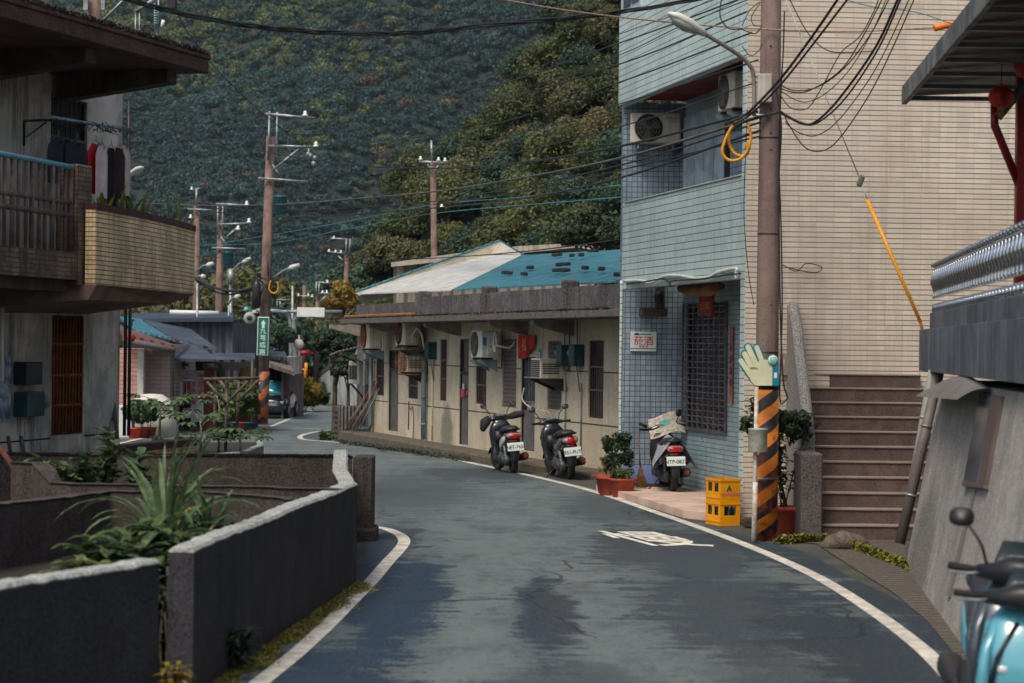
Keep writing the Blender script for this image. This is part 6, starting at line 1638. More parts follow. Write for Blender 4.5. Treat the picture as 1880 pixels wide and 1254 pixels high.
# cloth over the seat and newspaper over the handlebar: things of their own
cl = MB()
def clf(u, v):
    x = -.90 + u * .76; a = (v - .5) * 2
    y = a * (.27 + .09 * (1 - u)) * (1 - .25 * max(0, 1 - abs(a) * 2)); z = .90 - .46 * abs(a) ** 1.5 - .05 * (1 - u) - .04 * math.sin(u * 9 + v * 11) * abs(a)
    if u < .18: z += -.0
    if abs(a) < .35: x += .16 * (1 - u) * (1 - abs(a) / .35)
    return (x, y, z)
cl.grid(clf, 14, 18); cl.open = True
obj('cloth_cover', cl, mat('cloth_grey', srgb(150, 156, 158), srgb(128, 134, 137), .85, ns=3), m=mC3 @ Matrix.Rotation(R(-2), 4, 'X'), label='grey cloth draped over the rear of the porch scooter', cat='cloth')
nw = MB()
def nwf(u, v):
    return (.30 + .32 * u - .05 * math.sin(v * 3), -.34 + .58 * v, .86 + .30 * u + .07 * math.sin(v * 4.0 + .6) + .02 * math.sin(u * 8))
nw.grid(nwf, 10, 12); nw.open = True
npo = obj('newspaper', nw, mat('newsprint', srgb(192, 182, 166), srgb(146, 138, 126), .85, ns=16), m=mC3, label='crumpled newspaper spread over the handlebar of the porch scooter', cat='newspaper')
q = MB(); q.grid(lambda u, v: tuple(Vector(nwf(.45 + .3 * u, .42 + .3 * v)) + Vector((-.004, 0, .008))), 4, 4); q.open = True; obj('picture', q, mat('print_teal', srgb(40, 130, 130), srgb(120, 170, 160), .7, ns=14), npo)
q = MB(); q.loft([(0, 0, 0, .0, .0), (0, 0, 0, .045, .06), (-.02, 0, 0, .05, .065), (-.03, 0, 0, .03, .04)], 'x', 12)
q.tube([(0, 0, -.05), (.02, .05, -.18)], .008, 5)
obj('mirror', q, mBlack, s3, m=Matrix.Translation((.42, -.28, 1.22)))
q = MB(); q.tube([(.42, -.25, 1.04), (.40, -.42, 1.0)], .022, 8); q.tube([(.42, .25, 1.0), (.40, .38, 1.06)], .024, 8); obj('grip', q, mRub, s3)
b = MB(); b.tube([(.1, .30, .02), (.12, .32, .75)], .014, 5); b.loft([(0, 0, 0, .01, .01), (.0, .0, .0, .0, .0)], 'z', 4)
brm = thing('broom', 'old straw broom leaning behind the porch scooter', 'broom', mC3 @ Matrix.Translation((.15, .42, 0)))
b = MB(); b.tube([(0, 0, .3), (.12, .03, .95)], .012, 6); obj('handle', b, mat('broom_stick', srgb(120, 80, 70), None, .8), brm)
b = MB(); b.loft([(.02, -.03, -.02, .04, .10), (.2, -.01, 0, .04, .06), (.34, .01, 0, .02, .025)], 'z', 10); obj('bristles', b, mat('straw', srgb(140, 100, 60), srgb(110, 76, 46), .95, ns=12, bump=1, bs=60), brm)
# blue crate on a pallet behind it
q = G(1200, 890, .11)
cr_ = thing('plastic_crate', 'pale blue plastic crate standing behind the porch scooter', 'crate', Matrix.Translation(Vector((P(1182, 880, 36.2).x, 36.25, .16))))
b = MB()
for (x0, x1, y0, y1) in ((-.2, .35, -.18, -.165), (-.2, .35, .165, .18), (-.2, -.185, -.165, .165), (.335, .35, -.165, .165)): b.box(x0, x1, y0, y1, 0, .27)
b.box(-.185, .335, -.164, .164, 0, .015)
for k in range(9): b.box(-.18 + k * .058, -.15 + k * .058, -.186, -.1801, .05, .22)
obj('body', b, mat('crate_blue', srgb(120, 140, 190), srgb(104, 124, 172), .6, ns=4), cr_)
b = MB(); b.bbox(P(1168, 880, 36).x, P(1250, 880, 36).x, 35.95, 36.55, .112, .155, .01); obj('pallet', b, mat('pallet_dark', srgb(54, 48, 44), None, .9, ns=5), world=True, label='dark flat pallet under the pale blue crate', cat='pallet')
# bottom right scooters: grey maxi and pale blue one seen from the front
mScBl = mat('scooter_sky_blue', srgb(92, 164, 180), srgb(80, 150, 168), .2, spec=.6, coat=.8)
mScT = mat('scooter_graphite', srgb(64, 76, 84), srgb(50, 60, 68), .28, spec=.6, coat=.6)
def place_f(x, Y, yaw): return Matrix.Translation((x, Y, 0)) @ Matrix.Rotation(R(yaw), 4, 'Z')
def sporty(t, acc, sc=1.0):
    """angular front of the parked modern scooters"""
    for s_ in (1, -1):
        q = MB(); q.loft([(.36, .50, s_ * .17, .05, .03), (.52, .56, s_ * .20, .09, .035), (.70, .52, s_ * .19, .08, .03), (.86, .46, s_ * .13, .03, .02)], 'z', 10); obj('fairing_blade', q, acc, t)
        q = MB(); q.loft([(.585, s_ * .10, .60, .05, .03), (.61, s_ * .10, .60, .03, .018)], 'x', 10); obj('headlight', q, MC['lamp_glass'], t)
    q = MB(); q.loft([(.34, .56, 0, .03, .07), (.44, .585, 0, .03, .10), (.53, .60, 0, .025, .08), (.56, .60, 0, .01, .04)], 'z', 12); obj('air_intake', q, mBlack, t)
    for s_ in (1, -1):
        q = MB(); q.tube([(.55, s_ * .05, .84), (.62, s_ * .14, .66), (.60, s_ * .17, .44)], .012, 5); obj('panel_seam', q, mBlack, t)
    q = MB(); q.loft([(.90, .44, 0, .03, .13), (1.0, .38, 0, .015, .12), (1.1, .33, 0, .008, .08)], 'z', 12); obj('windscreen', q, mat('screen_dark', (.02, .03, .035), None, .15), t)
g1 = place_f(2.93, 13.1, -97)
sg1 = make_scooter('graphite-grey and blue scooter facing the camera in the bottom right corner', g1 @ Matrix.Diagonal((1.18, 1.18, 1.18, 1)), mScT, mScBl, None, front_m=mBlack, steer=R(-12), lean=R(-4)); sporty(sg1, mScT)
g2_ = place_f(2.91, 12.6, -101) @ Matrix.Diagonal((1.1, 1.1, 1.08, 1))
sg2 = make_scooter('pale blue scooter nearest the camera, cut off by the bottom right corner', g2_, mScBl, mScT, None, front_m=mBlack, steer=R(8), lean=R(-4), mirrors=False); sporty(sg2, mScBl)

# ------------------------------------------------------------ pots, crates
def pot(label, x, y, z, r, h, m_=mTerra, fill=None):
    t = thing('plant_pot', label, 'plant pot', (x, y, z)); b = MB()
    b.lathe([(r * .68, 0), (r * .72, .01), (r * .97, h * .86), (r * 1.06, h * .87), (r * 1.08, h), (r * .98, h), (r * .95, h * .9), (0.01, h * .9)], (0, 0, 0), 22); obj('pot', b, m_, t)
    b = MB(); b.lathe([(r * .92, h * .901), (r * .5, h * .93), (.01, h * .94)], (0, 0, 0), 14); obj('soil', b, mSoil, t)
    return t
def px_at(px, Y): return P(px, 880, Y).x
pot('terracotta pot nearest the road at the end of the porch', px_at(1143, 34.9), 34.9, 0, .215, .31)
pot('shaded terracotta pot in the middle of the three by the porch', px_at(1117, 35.3), 35.3, 0, .19, .31)
pot('terracotta pot at the back of the three by the porch', px_at(1112, 35.8), 35.8, 0, .17, .31)
def potplant(name, label, x, y, z, h, r, leaf, n, size, seed, stems=6, cat='plant'):
    t = thing(name, label, cat, (x, y, z)); rg = random.Random(seed); cs = []; st = MB()
    for i in range(stems * 3):
        a = rg.random() * 6.28; q = rg.random() ** .5 * r; c = Vector((q * math.cos(a), q * math.sin(a), h * rg.uniform(.35, 1))); cs.append(c)
        if i % 3 == 0: st.tube(smooth_pts([(0, 0, 0), c * .5 + Vector((0, 0, h * .1)), c], 3), .008, 4)
    V, F = leaves(np.random.default_rng(seed), np.array([tuple(c) for c in cs]), np.full((len(cs), 1), r * .35) * np.array([1, 1, 1]), n, size, .5, .4, .2)
    np_obj('leaves', V, F, leaf, t); obj('stem', st, mTrunk, t); return t
potplant('potted_shrub', 'dark small-leaved shrub growing in the terracotta pots by the porch', px_at(1128, 35.3), 35.3, .27, .72, .25, fBush, 3800, .024, 5, 10)
potplant('potted_plant', 'low green plant in the front terracotta pot by the porch', px_at(1143, 34.9), 34.9, .28, .15, .18, fPlant, 900, .025, 6, 5)
potplant('potted_plant', 'orange-tinged low plant at the back terracotta pot', px_at(1113, 35.7), 35.7, .28, .3, .13, fYel, 500, .022, 7, 4)
def beer_crate(label, x, y, z, rot, letters=True):
    T = Matrix.Translation((x, y, z)) @ Matrix.Rotation(rot, 4, 'Z'); t = thing('beer_crate', label, 'crate', T); W, D, Hh = .31, .40, .315; th = .012
    b = MB()
    for sx_ in (0, 1):   # long sides along y
        X0 = -W / 2 if sx_ == 0 else W / 2 - th; X1 = X0 + th
        b.box(X0, X1, -D / 2, D / 2, 0, .14); b.box(X0, X1, -D / 2, D / 2, Hh - .05, Hh)
        for (y0, y1) in ((-D / 2, -D / 2 + .05), (-.03, .03), (D / 2 - .05, D / 2)): b.box(X0, X1, y0, y1, .14, Hh - .05)
    for sy_ in (0, 1):
        Y0 = -D / 2 - .001 if sy_ == 0 else D / 2 - th + .001; Y1 = Y0 + th
        x0, x1 = -W / 2 + th, W / 2 - th
        b.box(x0, x1, Y0, Y1, 0, .14); b.box(x0, x1, Y0, Y1, Hh - .05, Hh)
        for (a, c) in ((x0, x0 + .05), (x1 - .05, x1)): b.box(a, c, Y0, Y1, .14, Hh - .05)
        if letters: b.box(x0 + .05, x1 - .05, Y0, Y1, .14, Hh - .05)
    b.box(-W / 2 + th, W / 2 - th, -D / 2 + th, D / 2 - th, .0, .012)
    b.box(-W / 2 - .008, W / 2 + .008, -D / 2 - .009, -D / 2 - .0011, Hh - .03, Hh + .001); b.box(-W / 2 - .009, -W / 2 - .0005, -D / 2, D / 2, Hh - .03, Hh + .001)
    for zz in (.05,): b.box(-W / 2 - .006, -W / 2 - .0005, -D / 2, D / 2, zz, zz + .012)
    obj('body', b, mYellow, t)
    b = MB()
    for i in range(3):
        for j in range(4): b.lathe([(.03, .014), (.033, .02), (.033, .17), (.014, .24), (.014, .285), (.005, .29)], (-.1 + i * .1, -.16 + j * .107, 0), 8)
    obj('bottle', b, mat('bottle_glass', srgb(26, 50, 36), None, .15, spec=.7), t)
    if letters:
        text('lettering', 'A', .11, Matrix.Translation((-.02, -D / 2 - .004, .19)), mat('print_green', srgb(40, 90, 60), None, .5), t, bold=.004)
        q = MB(); q.box(-.13, .15, -D / 2 - .0035, -D / 2 - .0015, .09, .125); obj('label_stripe', q, mat('print_pink', srgb(210, 120, 90), None, .5), t)
    return t
g_ = G(1330, 966)
rot = R(24)
c0 = beer_crate('lower yellow beer crate with bottles at the corner of the blue house', g_.x, g_.y + .25, .0, rot, False)
c1 = beer_crate('upper yellow beer crate stacked at the corner of the blue house', g_.x, g_.y + .25, .318, rot, True)
# plant and pot behind the striped pole
g_ = G(1447, 985); gx, gy = g_.x, g_.y
pot('tall terracotta pot behind the striped pole', gx, gy + .1, .0, .19, .38)
rgp = random.Random(3)
def tallp(l, s, r):
    for k in range(9):
        a = r.random() * 6.28; top = Vector((.28 * math.cos(a) + .06, .2 * math.sin(a), r.uniform(1.0, 1.45))) if k < 6 else Vector((-.42 + .05 * k - .3, .12, r.uniform(1.25, 1.45))); pts = smooth_pts([(r.gauss(0, .04), 0, 0), top * .5 + Vector((0, 0, .1)), top], 4); s.tube(pts, .009, 5)
        for j in range(16):
            p = pts[min(8, 2 + j // 2 if j < 12 else 8)]; b_ = r.random() * 6.28; [leaf_mesh(l, p + Vector((r.gauss(0, .04), r.gauss(0, .04), r.uniform(-.08, .1))), (math.cos(b_ + q), math.sin(b_ + q), r.uniform(-.3, .8)), .12 * r.uniform(.7, 1.2), .05, .8, r, 3) for q in (0, 1.6, 3.1, 4.5)]
plant('tall_potted_plant', 'tall leafy plant growing in the pot behind the striped pole', (gx - .05, gy + .1, .35), tallp, fBush, seed=9)
potplant('leafy_shrub', 'dense leafy crown of the tall potted plant right of the striped pole', gx + .02, gy + .12, 1.15, .42, .24, fBush, 1500, .035, 15, 7)
potplant('leafy_shrub', 'leaf cluster of the potted plant showing left of the striped pole', gx - .46, gy + .14, 1.2, .36, .15, fBush, 700, .035, 16, 3)
b = MB(); b.bbox(P(1362, 950, 29.6).x, P(1392, 950, 29.6).x, 29.2, 29.6, 0, .12, .02); obj('kerb_stone', b, mWallB, world=True, label='small concrete block at the base of the beige wall', cat='block')

# ------------------------------------------------------------ near utility pole
g_ = G(1404, 994); pxx, pyy = g_.x + .02, g_.y + .15
pol = thing('utility_pole', 'thick concrete utility pole with orange and black stripes at its foot, beside the blue house', 'utility pole', (pxx, pyy, 0))
b = MB(); zsp = P(1404, 712, pyy).z; rb, rt_ = .152, .118; top = 9.5
rad = lambda z: rb + (rt_ - rb) * z / top
b.tube([(0, 0, -.2), (0, 0, 2), (0, 0, 5), (0, 0, top)], [rad(0), rad(2), rad(5), rad(top)], 24); obj('shaft', b, mPoleC, pol)
def stripe_mat(name, ang, w_, c1, c2, tilt=1.0):
    N = Nd(name); xyz = N.sep(N.tc.outputs['Object'])
    at = N.n('ShaderNodeMath', operation='ARCTAN2'); N.l(xyz[1], at.inputs[0]); N.l(xyz[0], at.inputs[1])
    v = N.math('ADD', N.math('MULTIPLY', at.outputs[0], tilt), N.math('DIVIDE', xyz[2], w_))
    f = N.math('FRACT', v, 0); n1 = N.noise(N.map(), 9, 6, .7); n2 = N.noise(N.map(loc=(2, 2, 2)), 3.5, 6, .75)
    f2 = N.ramp(N.math('ADD', f, N.math('MULTIPLY', N.math('SUBTRACT', n1, .5), .04)), .49, .51)
    c = N.mix(f2, c1, c2); c = N.mix(N.math('MULTIPLY', N.ramp(n1, .52, .66), .8), c, srgb(60, 44, 36)); 
    c = N.mix(N.math('MULTIPLY', N.ramp(xyz[2], 1.5, .2, 0, .75), N.ramp(n2, .45, .6)), c, srgb(176, 74, 34))
    N.l(c, N.b.inputs['Base Color']); N.b.inputs['Roughness'].default_value = .6; N.l(N.bump(n1, .4, .006), N.b.inputs['Normal']); return N.m
mStripe = stripe_mat('stripes_orange_black', 0, .335, srgb(222, 128, 20), srgb(24, 28, 34), -.3183 * .5 * 2.0)
b = MB(); b.tube([(0, 0, .0), (0, 0, zsp - .02)], [rad(0) + .006, rad(zsp) + .006], 24); obj('stripe_sleeve', b, mStripe, pol)
b = MB(); b.tube([(0, 0, zsp - .02), (0, 0, zsp + .16)], rad(zsp) + .009, 24); obj('band', b, mat('band_dark', srgb(60, 52, 48), None, .8), pol)
def pp(px, py, dy=0.0): return P(px, py, pyy + dy) - Vector((pxx, pyy, 0))
# lamp on its arm
b = MB(); b.tube(smooth_pts([pp(1384, 212, -.2), pp(1384, 150, -.2), pp(1378, 122, -.22), pp(1352, 98, -.3), pp(1300, 66, -.5), pp(1282, 58, -.6)], 5), .027, 8); arm = obj('lamp_arm', b, mat('arm_grey', srgb(140, 132, 124), srgb(110, 96, 86), .6, metal=.2, ns=4), pol)
hp = pp(1262, 44, -.62); ax = (pp(1236, 30, -.7) - pp(1292, 62, -.55)).normalized()
LT = Matrix.Translation(hp) @ ax.to_track_quat('X', 'Z').to_matrix().to_4x4()
b = MB(); b.loft([(-.27, 0, 0, .035, .035), (-.2, 0, 0, .07, .045), (0, 0, .01, .12, .06), (.18, 0, .01, .11, .05), (.28, 0, .0, .05, .02), (.29, 0, 0, .02, .01)], 'x', 16); lh_ = obj('lamp_head', b, mat('lamp_cream', srgb(214, 212, 200), None, .45), pol, m=LT)
b = MB(); b.loft([(-.17, 0, -.03, .04, .03), (0, 0, -.04, .10, .06), (.15, 0, -.035, .09, .05), (.23, 0, -.02, .03, .02)], 'x', 16); obj('lamp_glass', b, mat('lamp_glass_grey', srgb(160, 166, 160), None, .2), lh_)
b = MB(); b.bbox(-.09, .09, -.06, .06, 0, .36, .012); obj('junction_box', b, mat('box_pale', srgb(190, 186, 172), srgb(170, 164, 150), .6, ns=3, streak=(srgb(120, 100, 84), .5)), pol, m=Matrix.Translation(pp(1403, 189, -.2)))
for yy in (140, 150, 212):
    q = pp(1396, yy, -.16); b = MB(); b.tube([q + Vector((-.1, -.04, 0)), q + Vector((.12, .0, 0))], .018, 5); obj('clamp', b, mSteel, pol)
b = MB()
for (yy) in (84, 200, 244, 275, 560): 
    q = pp(1415, yy, -.14); b = MB(); b.lathe([(.012, 0), (.014, .02), (.005, .03)], (q.x, q.y, q.z), 8, 'y'); obj('bolt', b, mDarkM, pol)
for yy in (255, 431, 648): 
    z = pp(1408, yy).z; b = MB(); b.tube([(0, 0, z), (0, 0, z + .018)], rad(z) + .005, 24); obj('strap', b, mDarkM, pol)
# yellow spiral guards looped on the cables
Yc = pyy - .35
def pc(px, py, Y=None): return P(px, py, Y or Yc)
for i, (pts, lab) in enumerate((([(1352, 222), (1341, 237), (1331, 258), (1326, 280), (1338, 294), (1358, 292), (1372, 276), (1370, 262)], 'left loop of yellow spiral cable guard hanging by the pole'), ([(1372, 228), (1378, 244), (1377, 262), (1370, 284), (1352, 284), (1340, 268), (1338, 246)], 'right loop of yellow spiral cable guard hanging by the pole'))):
    b = MB(); sp = smooth_pts([pc(*q, Yc + .06 * i) for q in pts], 10); b.tube(sp, [.017 + .004 * (k % 2) for k in range(len(sp))], 8)
    obj('cable_guard', b, mat('guard_yellow', srgb(222, 160, 20), srgb(190, 120, 20), .5, ns=8), world=True, label=lab, cat='cable guard')
# ------------------------------------------------------------ cables
def cable(label, pts, r=.010, m_=mCable, k=7, wob=0, group=None):
    b = MB(); sp = smooth_pts([P(x, y, Y) for (x, y, Y) in pts], k)
    b.tube(sp, r, 5)
    return obj('overhead_cable', b, m_, world=True, label=label, cat='cable', group=group)
mCabG = mat('cable_grey', srgb(92, 86, 80), srgb(74, 70, 66), .7)
mCabT = mat('cable_teal', srgb(60, 128, 136), None, .6)
mRope = mat('rope_tan', srgb(170, 140, 112), srgb(140, 112, 90), .9, ns=30)
# twisted bundle across the top
b = MB(); tp_ = smooth_pts([P(*q) for q in ((190, -14, 21), (330, 24, 22), (480, 50, 23), (640, 61, 24), (760, 60, 25), (900, 46, 26), (1100, 27, 26.5), (1260, 2, 27), (1400, -30, 27.3))], 14)
for ph in (0, 2.1, 4.2):
    b = MB() if ph == 0 else b
    b.tube([p + Vector((.0, math.cos(i * .55 + ph), math.sin(i * .3 + ph))) * .019 for i, p in enumerate(tp_)], .0125, 6)
obj('overhead_cable', b, mCable, world=True, label='thick twisted black cable sagging across the top of the view', cat='cable')
cable('tan rope-like cable running from the top across the lamp to the orange conduit', [(890, -6, 25), (1060, 22, 26), (1240, 42, 27), (1409, 54, 27.2), (1560, 58, 27.1), (1650, 54, 27), (1716, 51, 27)], .010, mRope)
Yf = 76
for lab, pts, r, m_ in [
    ('uppermost thin cable from the lamp arm down to the far crossarm', [(1370, -6, 27.3), (1140, 78, 34), (870, 168, 50), (640, 212, 66), (500, 214, 76), (240, 186, 90)], .012, mCable),
    ('second thin cable below it, running past the dark slope to the far poles', [(1370, 22, 27.3), (1140, 117, 34), (870, 196, 50), (640, 240, 66), (500, 243, 76), (240, 208, 90)], .012, mCable),
    ('third thin cable sweeping left across the mountain', [(1380, 60, 27.3), (1140, 150, 34), (880, 234, 50), (640, 264, 66), (500, 266, 76), (240, 226, 90)], .012, mCable),
    ('black cable crossing the whole view just above the lone middle pole', [(1390, 205, 27.3), (1140, 268, 34), (960, 298, 46), (795, 309, 60), (640, 302, 66), (480, 277, 76), (330, 246, 84), (235, 230, 90)], .02, mCable),
    ('brownish thick cable passing the lone middle pole below its crossarm', [(1395, 215, 27.3), (1140, 290, 34), (960, 326, 46), (795, 352, 60), (640, 366, 66), (500, 376, 76), (360, 377, 84), (235, 372, 90)], .022, mCabG),
    ('thin cable just under the brownish thick cable', [(1395, 225, 27.3), (1140, 303, 34), (960, 342, 46), (795, 370, 60), (640, 382, 66), (500, 386, 76), (360, 381, 84)], .014, mCable),
    ('glossy black cable below the transformer height', [(1395, 240, 27.3), (1140, 326, 34), (960, 364, 46), (795, 382, 60), (640, 394, 66), (500, 398, 76), (360, 386, 84)], .018, mCable),
    ('fourth thin cable of the right-hand sweep, just under the lamp', [(1392, 110, 27.3), (1140, 190, 34), (880, 262, 50), (640, 290, 66), (500, 296, 76)], .010, mCable),
    ('fifth thin cable of the right-hand sweep, crossing the balcony top', [(1392, 150, 27.3), (1140, 232, 34), (880, 292, 50), (640, 318, 66), (500, 322, 76)], .010, mCable),
    ('steep thin cable from the lamp arm over the upper parapet', [(1392, -8, 27.3), (1250, 48, 30), (1140, 100, 34), (1000, 150, 42), (795, 215, 60)], .008, mCable),
    ('steepest thin cable at the very top over the upper parapet', [(1330, -8, 27.3), (1230, 30, 30), (1140, 62, 34), (1000, 118, 42), (795, 180, 60)], .007, mCable),
    ('pale thin cable crossing the red balcony ceiling', [(1372, 100, 27.6), (1270, 142, 30), (1140, 200, 34), (1000, 250, 42)], .007, mCabG),
    ('lowest black cable of the right-hand sweep', [(1395, 250, 27.3), (1140, 312, 34), (960, 352, 46), (795, 376, 60)], .012, mCable),
    ('teal cable drooping towards the far striped pole', [(1140, 340, 34), (960, 362, 46), (795, 376, 60), (640, 406, 66), (500, 431, 76), (370, 452, 84)], .012, mCabT),
    ('lower teal cable above the terrace roof', [(1140, 362, 34), (795, 392, 60), (640, 420, 66), (500, 446, 76), (370, 450, 84)], .010, mCabT),
    ('dark cable low over the far houses', [(1136, 440, 40), (960, 462, 50), (795, 474, 60), (640, 479, 66), (500, 478, 76), (360, 471, 84)], .014, mCable),
    ('thin cable slanting down from the top left bracket to the far pole crossarm', [(316, 4, 44), (345, 60, 50), (400, 130, 60), (480, 206, 70), (560, 270, 76)], .014, mCable),
    ('thin wire from the balcony mast running right over the valley', [(238, 205, 34), (330, 222, 50), (430, 230, 70)], .008, mCable),
]:
    cable(lab, pts, r, m_)
cable('black cable bundle sagging left from the far striped pole', [(487, 520, 76), (440, 534, 76.5), (400, 530, 77), (360, 512, 77.5), (340, 500, 78)], .05, mCable)
cable('second black cable of the sagging bundle left of the far striped pole', [(487, 527, 76), (450, 536, 76.5), (410, 540, 77), (370, 522, 77.5), (345, 500, 78)], .03, mCable)
Yr = 27.0
for lab, pts, r, m_ in [
    ('thick black cable rising steeply in front of the near pole, left one', [(1340, 224, Yr), (1375, 205, Yr), (1434, 143, Yr - .4), (1493, 64, Yr - 1.2), (1545, -12, Yr - 2)], .017, mCable),
    ('thick black cable rising steeply in front of the near pole, right one', [(1345, 228, Yr), (1380, 208, Yr), (1434, 154, Yr - .4), (1495, 78, Yr - 1.2), (1564, -12, Yr - 2)], .014, mCable),
    ('thick black cable drooping from the near pole and rising to the top, upper one', [(1430, 203, Yr), (1444, 212, Yr), (1472, 226, Yr - .2), (1495, 225, Yr - .4), (1538, 184, Yr - 1), (1607, 87, Yr - 2), (1652, -10, Yr - 3)], .016, mCable),
    ('thick black cable drooping from the near pole and rising to the top, lower one', [(1430, 206, Yr), (1448, 216, Yr), (1478, 229, Yr - .2), (1505, 223, Yr - .4), (1552, 180, Yr - 1), (1612, 90, Yr - 2), (1658, -12, Yr - 3)], .012, mCable),
    ('thin cable bundled at the upper left of the drooping fan beside the pole', [(1430, 162, Yr), (1462, 170, Yr), (1493, 163, Yr), (1544, 128, Yr - .6), (1582, 71, Yr - 1.2), (1624, -10, Yr - 2)], .008, mCable),
    ('thin cable second in the drooping fan beside the pole', [(1430, 154, Yr), (1457, 166, Yr), (1500, 160, Yr), (1550, 125, Yr - .6), (1600, 60, Yr - 1.3), (1636, -10, Yr - 2)], .008, mCable),
    ('thin cable third in the drooping fan beside the pole', [(1430, 165, Yr), (1462, 184, Yr), (1487, 186, Yr), (1523, 166, Yr - .3), (1564, 122, Yr - .9), (1605, 51, Yr - 1.6), (1630, -10, Yr - 2)], .006, mCable),
    ('thin wavy cable fourth in the drooping fan beside the pole', [(1430, 172, Yr), (1449, 196, Yr), (1470, 202, Yr), (1488, 194, Yr), (1513, 153, Yr - .3), (1544, 97, Yr - .8), (1579, 66, Yr - 1.2), (1607, 15, Yr - 1.8), (1614, -10, Yr - 2)], .007, mCable),
    ('thin cable drooping lower with a wide curve on the beige wall', [(1442, 222, Yr), (1447, 230, Yr), (1470, 245, Yr), (1498, 249, Yr), (1533, 227, Yr - .4), (1577, 173, Yr - 1), (1618, 107, Yr - 1.6), (1674, -12, Yr - 2.5)], .007, mCable),
    ('lowest drooping cable over the beige wall', [(1440, 212, Yr), (1449, 230, Yr), (1475, 268, Yr), (1503, 278, Yr), (1533, 263, Yr - .3), (1577, 204, Yr - .9), (1620, 128, Yr - 1.6), (1684, -14, Yr - 2.5)], .008, mCable),
    ('slack loop of cable between the pole top and the thick cables', [(1445, -10, Yr), (1482, 59, Yr), (1518, 92, Yr), (1560, 96, Yr - .5), (1602, 94, Yr - 1.9)], .007, mCable),
    ('thin teal wire slanting to the awning at the top', [(1535, -6, 26), (1600, 12, 26), (1680, 22, 26), (1748, 44, 26)], .006, mCabT),
    ('vertical black cable running down the right side of the near pole', [(1424, 160, Yr), (1434, 230, Yr), (1430, 330, Yr + .1), (1431, 500, Yr + .1), (1434, 620, Yr + .1), (1438, 700, Yr), (1446, 730, Yr)], .012, mCable),
    ('second vertical black cable right of the near pole', [(1440, 20, Yr), (1438, 90, Yr), (1434, 160, Yr), (1430, 290, Yr + .2), (1434, 420, Yr + .1), (1436, 560, Yr + .1), (1434, 640, Yr + .1), (1432, 735, Yr), (1446, 732, Yr)], .010, mCable),
    ('thin cable running down the beige wall left of the pole', [(1372, 200, 27.5), (1368, 300, 28), (1366, 400, 28.4), (1374, 500, 28.6), (1384, 560, 28.6)], .006, mCable),
    ('black loops of cable left of the pole top', [(1325, -8, 27), (1322, 30, 27), (1338, 52, 27), (1362, 54, 27), (1385, 62, 27), (1398, 50, 27)], .008, mCable),
    ('tangled thin cable between the lamp and the pole', [(1362, 48, 27), (1376, 20, 27), (1396, 4, 27), (1380, 30, 27), (1384, 46, 27), (1398, 48, 27)], .006, mCable),
    ('thin cable drooping from the tangled bundle left of the pole', [(1362, 85, 27), (1378, 102, 27), (1392, 94, 27), (1400, 80, 27)], .006, mCable),
    ('cable coming out of the balcony recess to the pole', [(1344, 240, 27.6), (1362, 226, 27.4), (1390, 215, 27.2), (1430, 206, 27.1)], .014, mCable),
    ('knotted cable ends on the beige wall at mid height', [(1436, 486, 29.5), (1462, 498, 29.8), (1480, 484, 29.9), (1508, 490, 29.9), (1500, 500, 29.9), (1476, 498, 29.9), (1450, 492, 29.8)], .007, mCable),
]:
    cable(lab, pts, r, m_)
# guy wire with guard
gy = thing('guy_wire', 'pale guy wire with insulator and long yellow guard slanting across the beige wall', 'guy wire', P(1697, 625, 26.4))
b = MB(); b.tube([P(1438, -12, 27.3), P(1576, 322, 26.9)], .008, 5); obj('wire', b, mat('wire_pale', srgb(176, 184, 176), None, .5, metal=.3), gy, world=True)
b = MB(); b.bbox(-.035, .035, -.03, .03, -.07, .07, .015); obj('insulator', b, mat('insulator_grey', srgb(110, 108, 98), None, .5), gy, m=WM[gy].inverted() @ Matrix.Translation(P(1580, 332, 26.88)) @ Matrix.Rotation(R(20), 4, 'Y'))
b = MB(); b.tube([P(1584, 343, 26.86), P(1592, 366, 26.84)], .007, 5); obj('link', b, MC['wire_pale'], gy, world=True)
b = MB(); b.tube([P(1592, 367, 26.84), P(1690, 592, 26.45)], .022, 8); obj('guard', b, mYellow, gy, world=True)
b = MB(); b.tube([P(1690, 592, 26.45), P(1698, 625, 26.4)], .02, 6); obj('anchor', b, mRust, gy, world=True)

# ------------------------------------------------------------ bus stop
g_ = G(1384, 998); bs_ = thing('bus_stop', 'bus stop pole with a big open-hand sign in front of the striped pole', 'bus stop', g_)
bx = lambda px, py, Y=g_.y: P(px, py, Y)
b = MB(); b.tube([bx(1384, 998), bx(1389, 710)], .026, 10); obj('pole', b, mat('post_white', srgb(206, 206, 196), srgb(186, 180, 164), .5, ns=4, blot=(srgb(150, 110, 70), .6, 3)), bs_, world=True)
b = MB(); b.tube([bx(1384, 996), bx(1386.5, 885)], .033, 10); obj('pole_base', b, MC['post_white'], bs_, world=True)
cb = bx(1391, 830); b = MB(); b.lathe([(.115, 0), (.118, .01), (.118, .27), (.122, .275), (.122, .29), (.02, .3)], (cb.x, cb.y - .0, cb.z), 20); obj('litter_cylinder', b, mat('tin_pale', srgb(190, 190, 176), srgb(160, 160, 148), .5, ns=3, blot=(srgb(120, 126, 104), .6, 3)), bs_, world=True)
b = MB(); b.tube([bx(1388, 879), bx(1428, 879, pyy - .17)], .015, 4); obj('strap', b, mSteel, bs_, world=True)
hz = [(1357, 659), (1362, 656), (1367, 660), (1378, 679), (1361, 652), (1360, 646), (1365, 643), (1370, 645), (1385, 669), (1366, 640), (1365, 632), (1370, 628), (1376, 630), (1392, 659), (1382, 639), (1382, 634), (1388, 631), (1392, 635), (1407, 661), (1412, 661), (1429, 661), (1429, 708), (1382, 708), (1377, 700)]
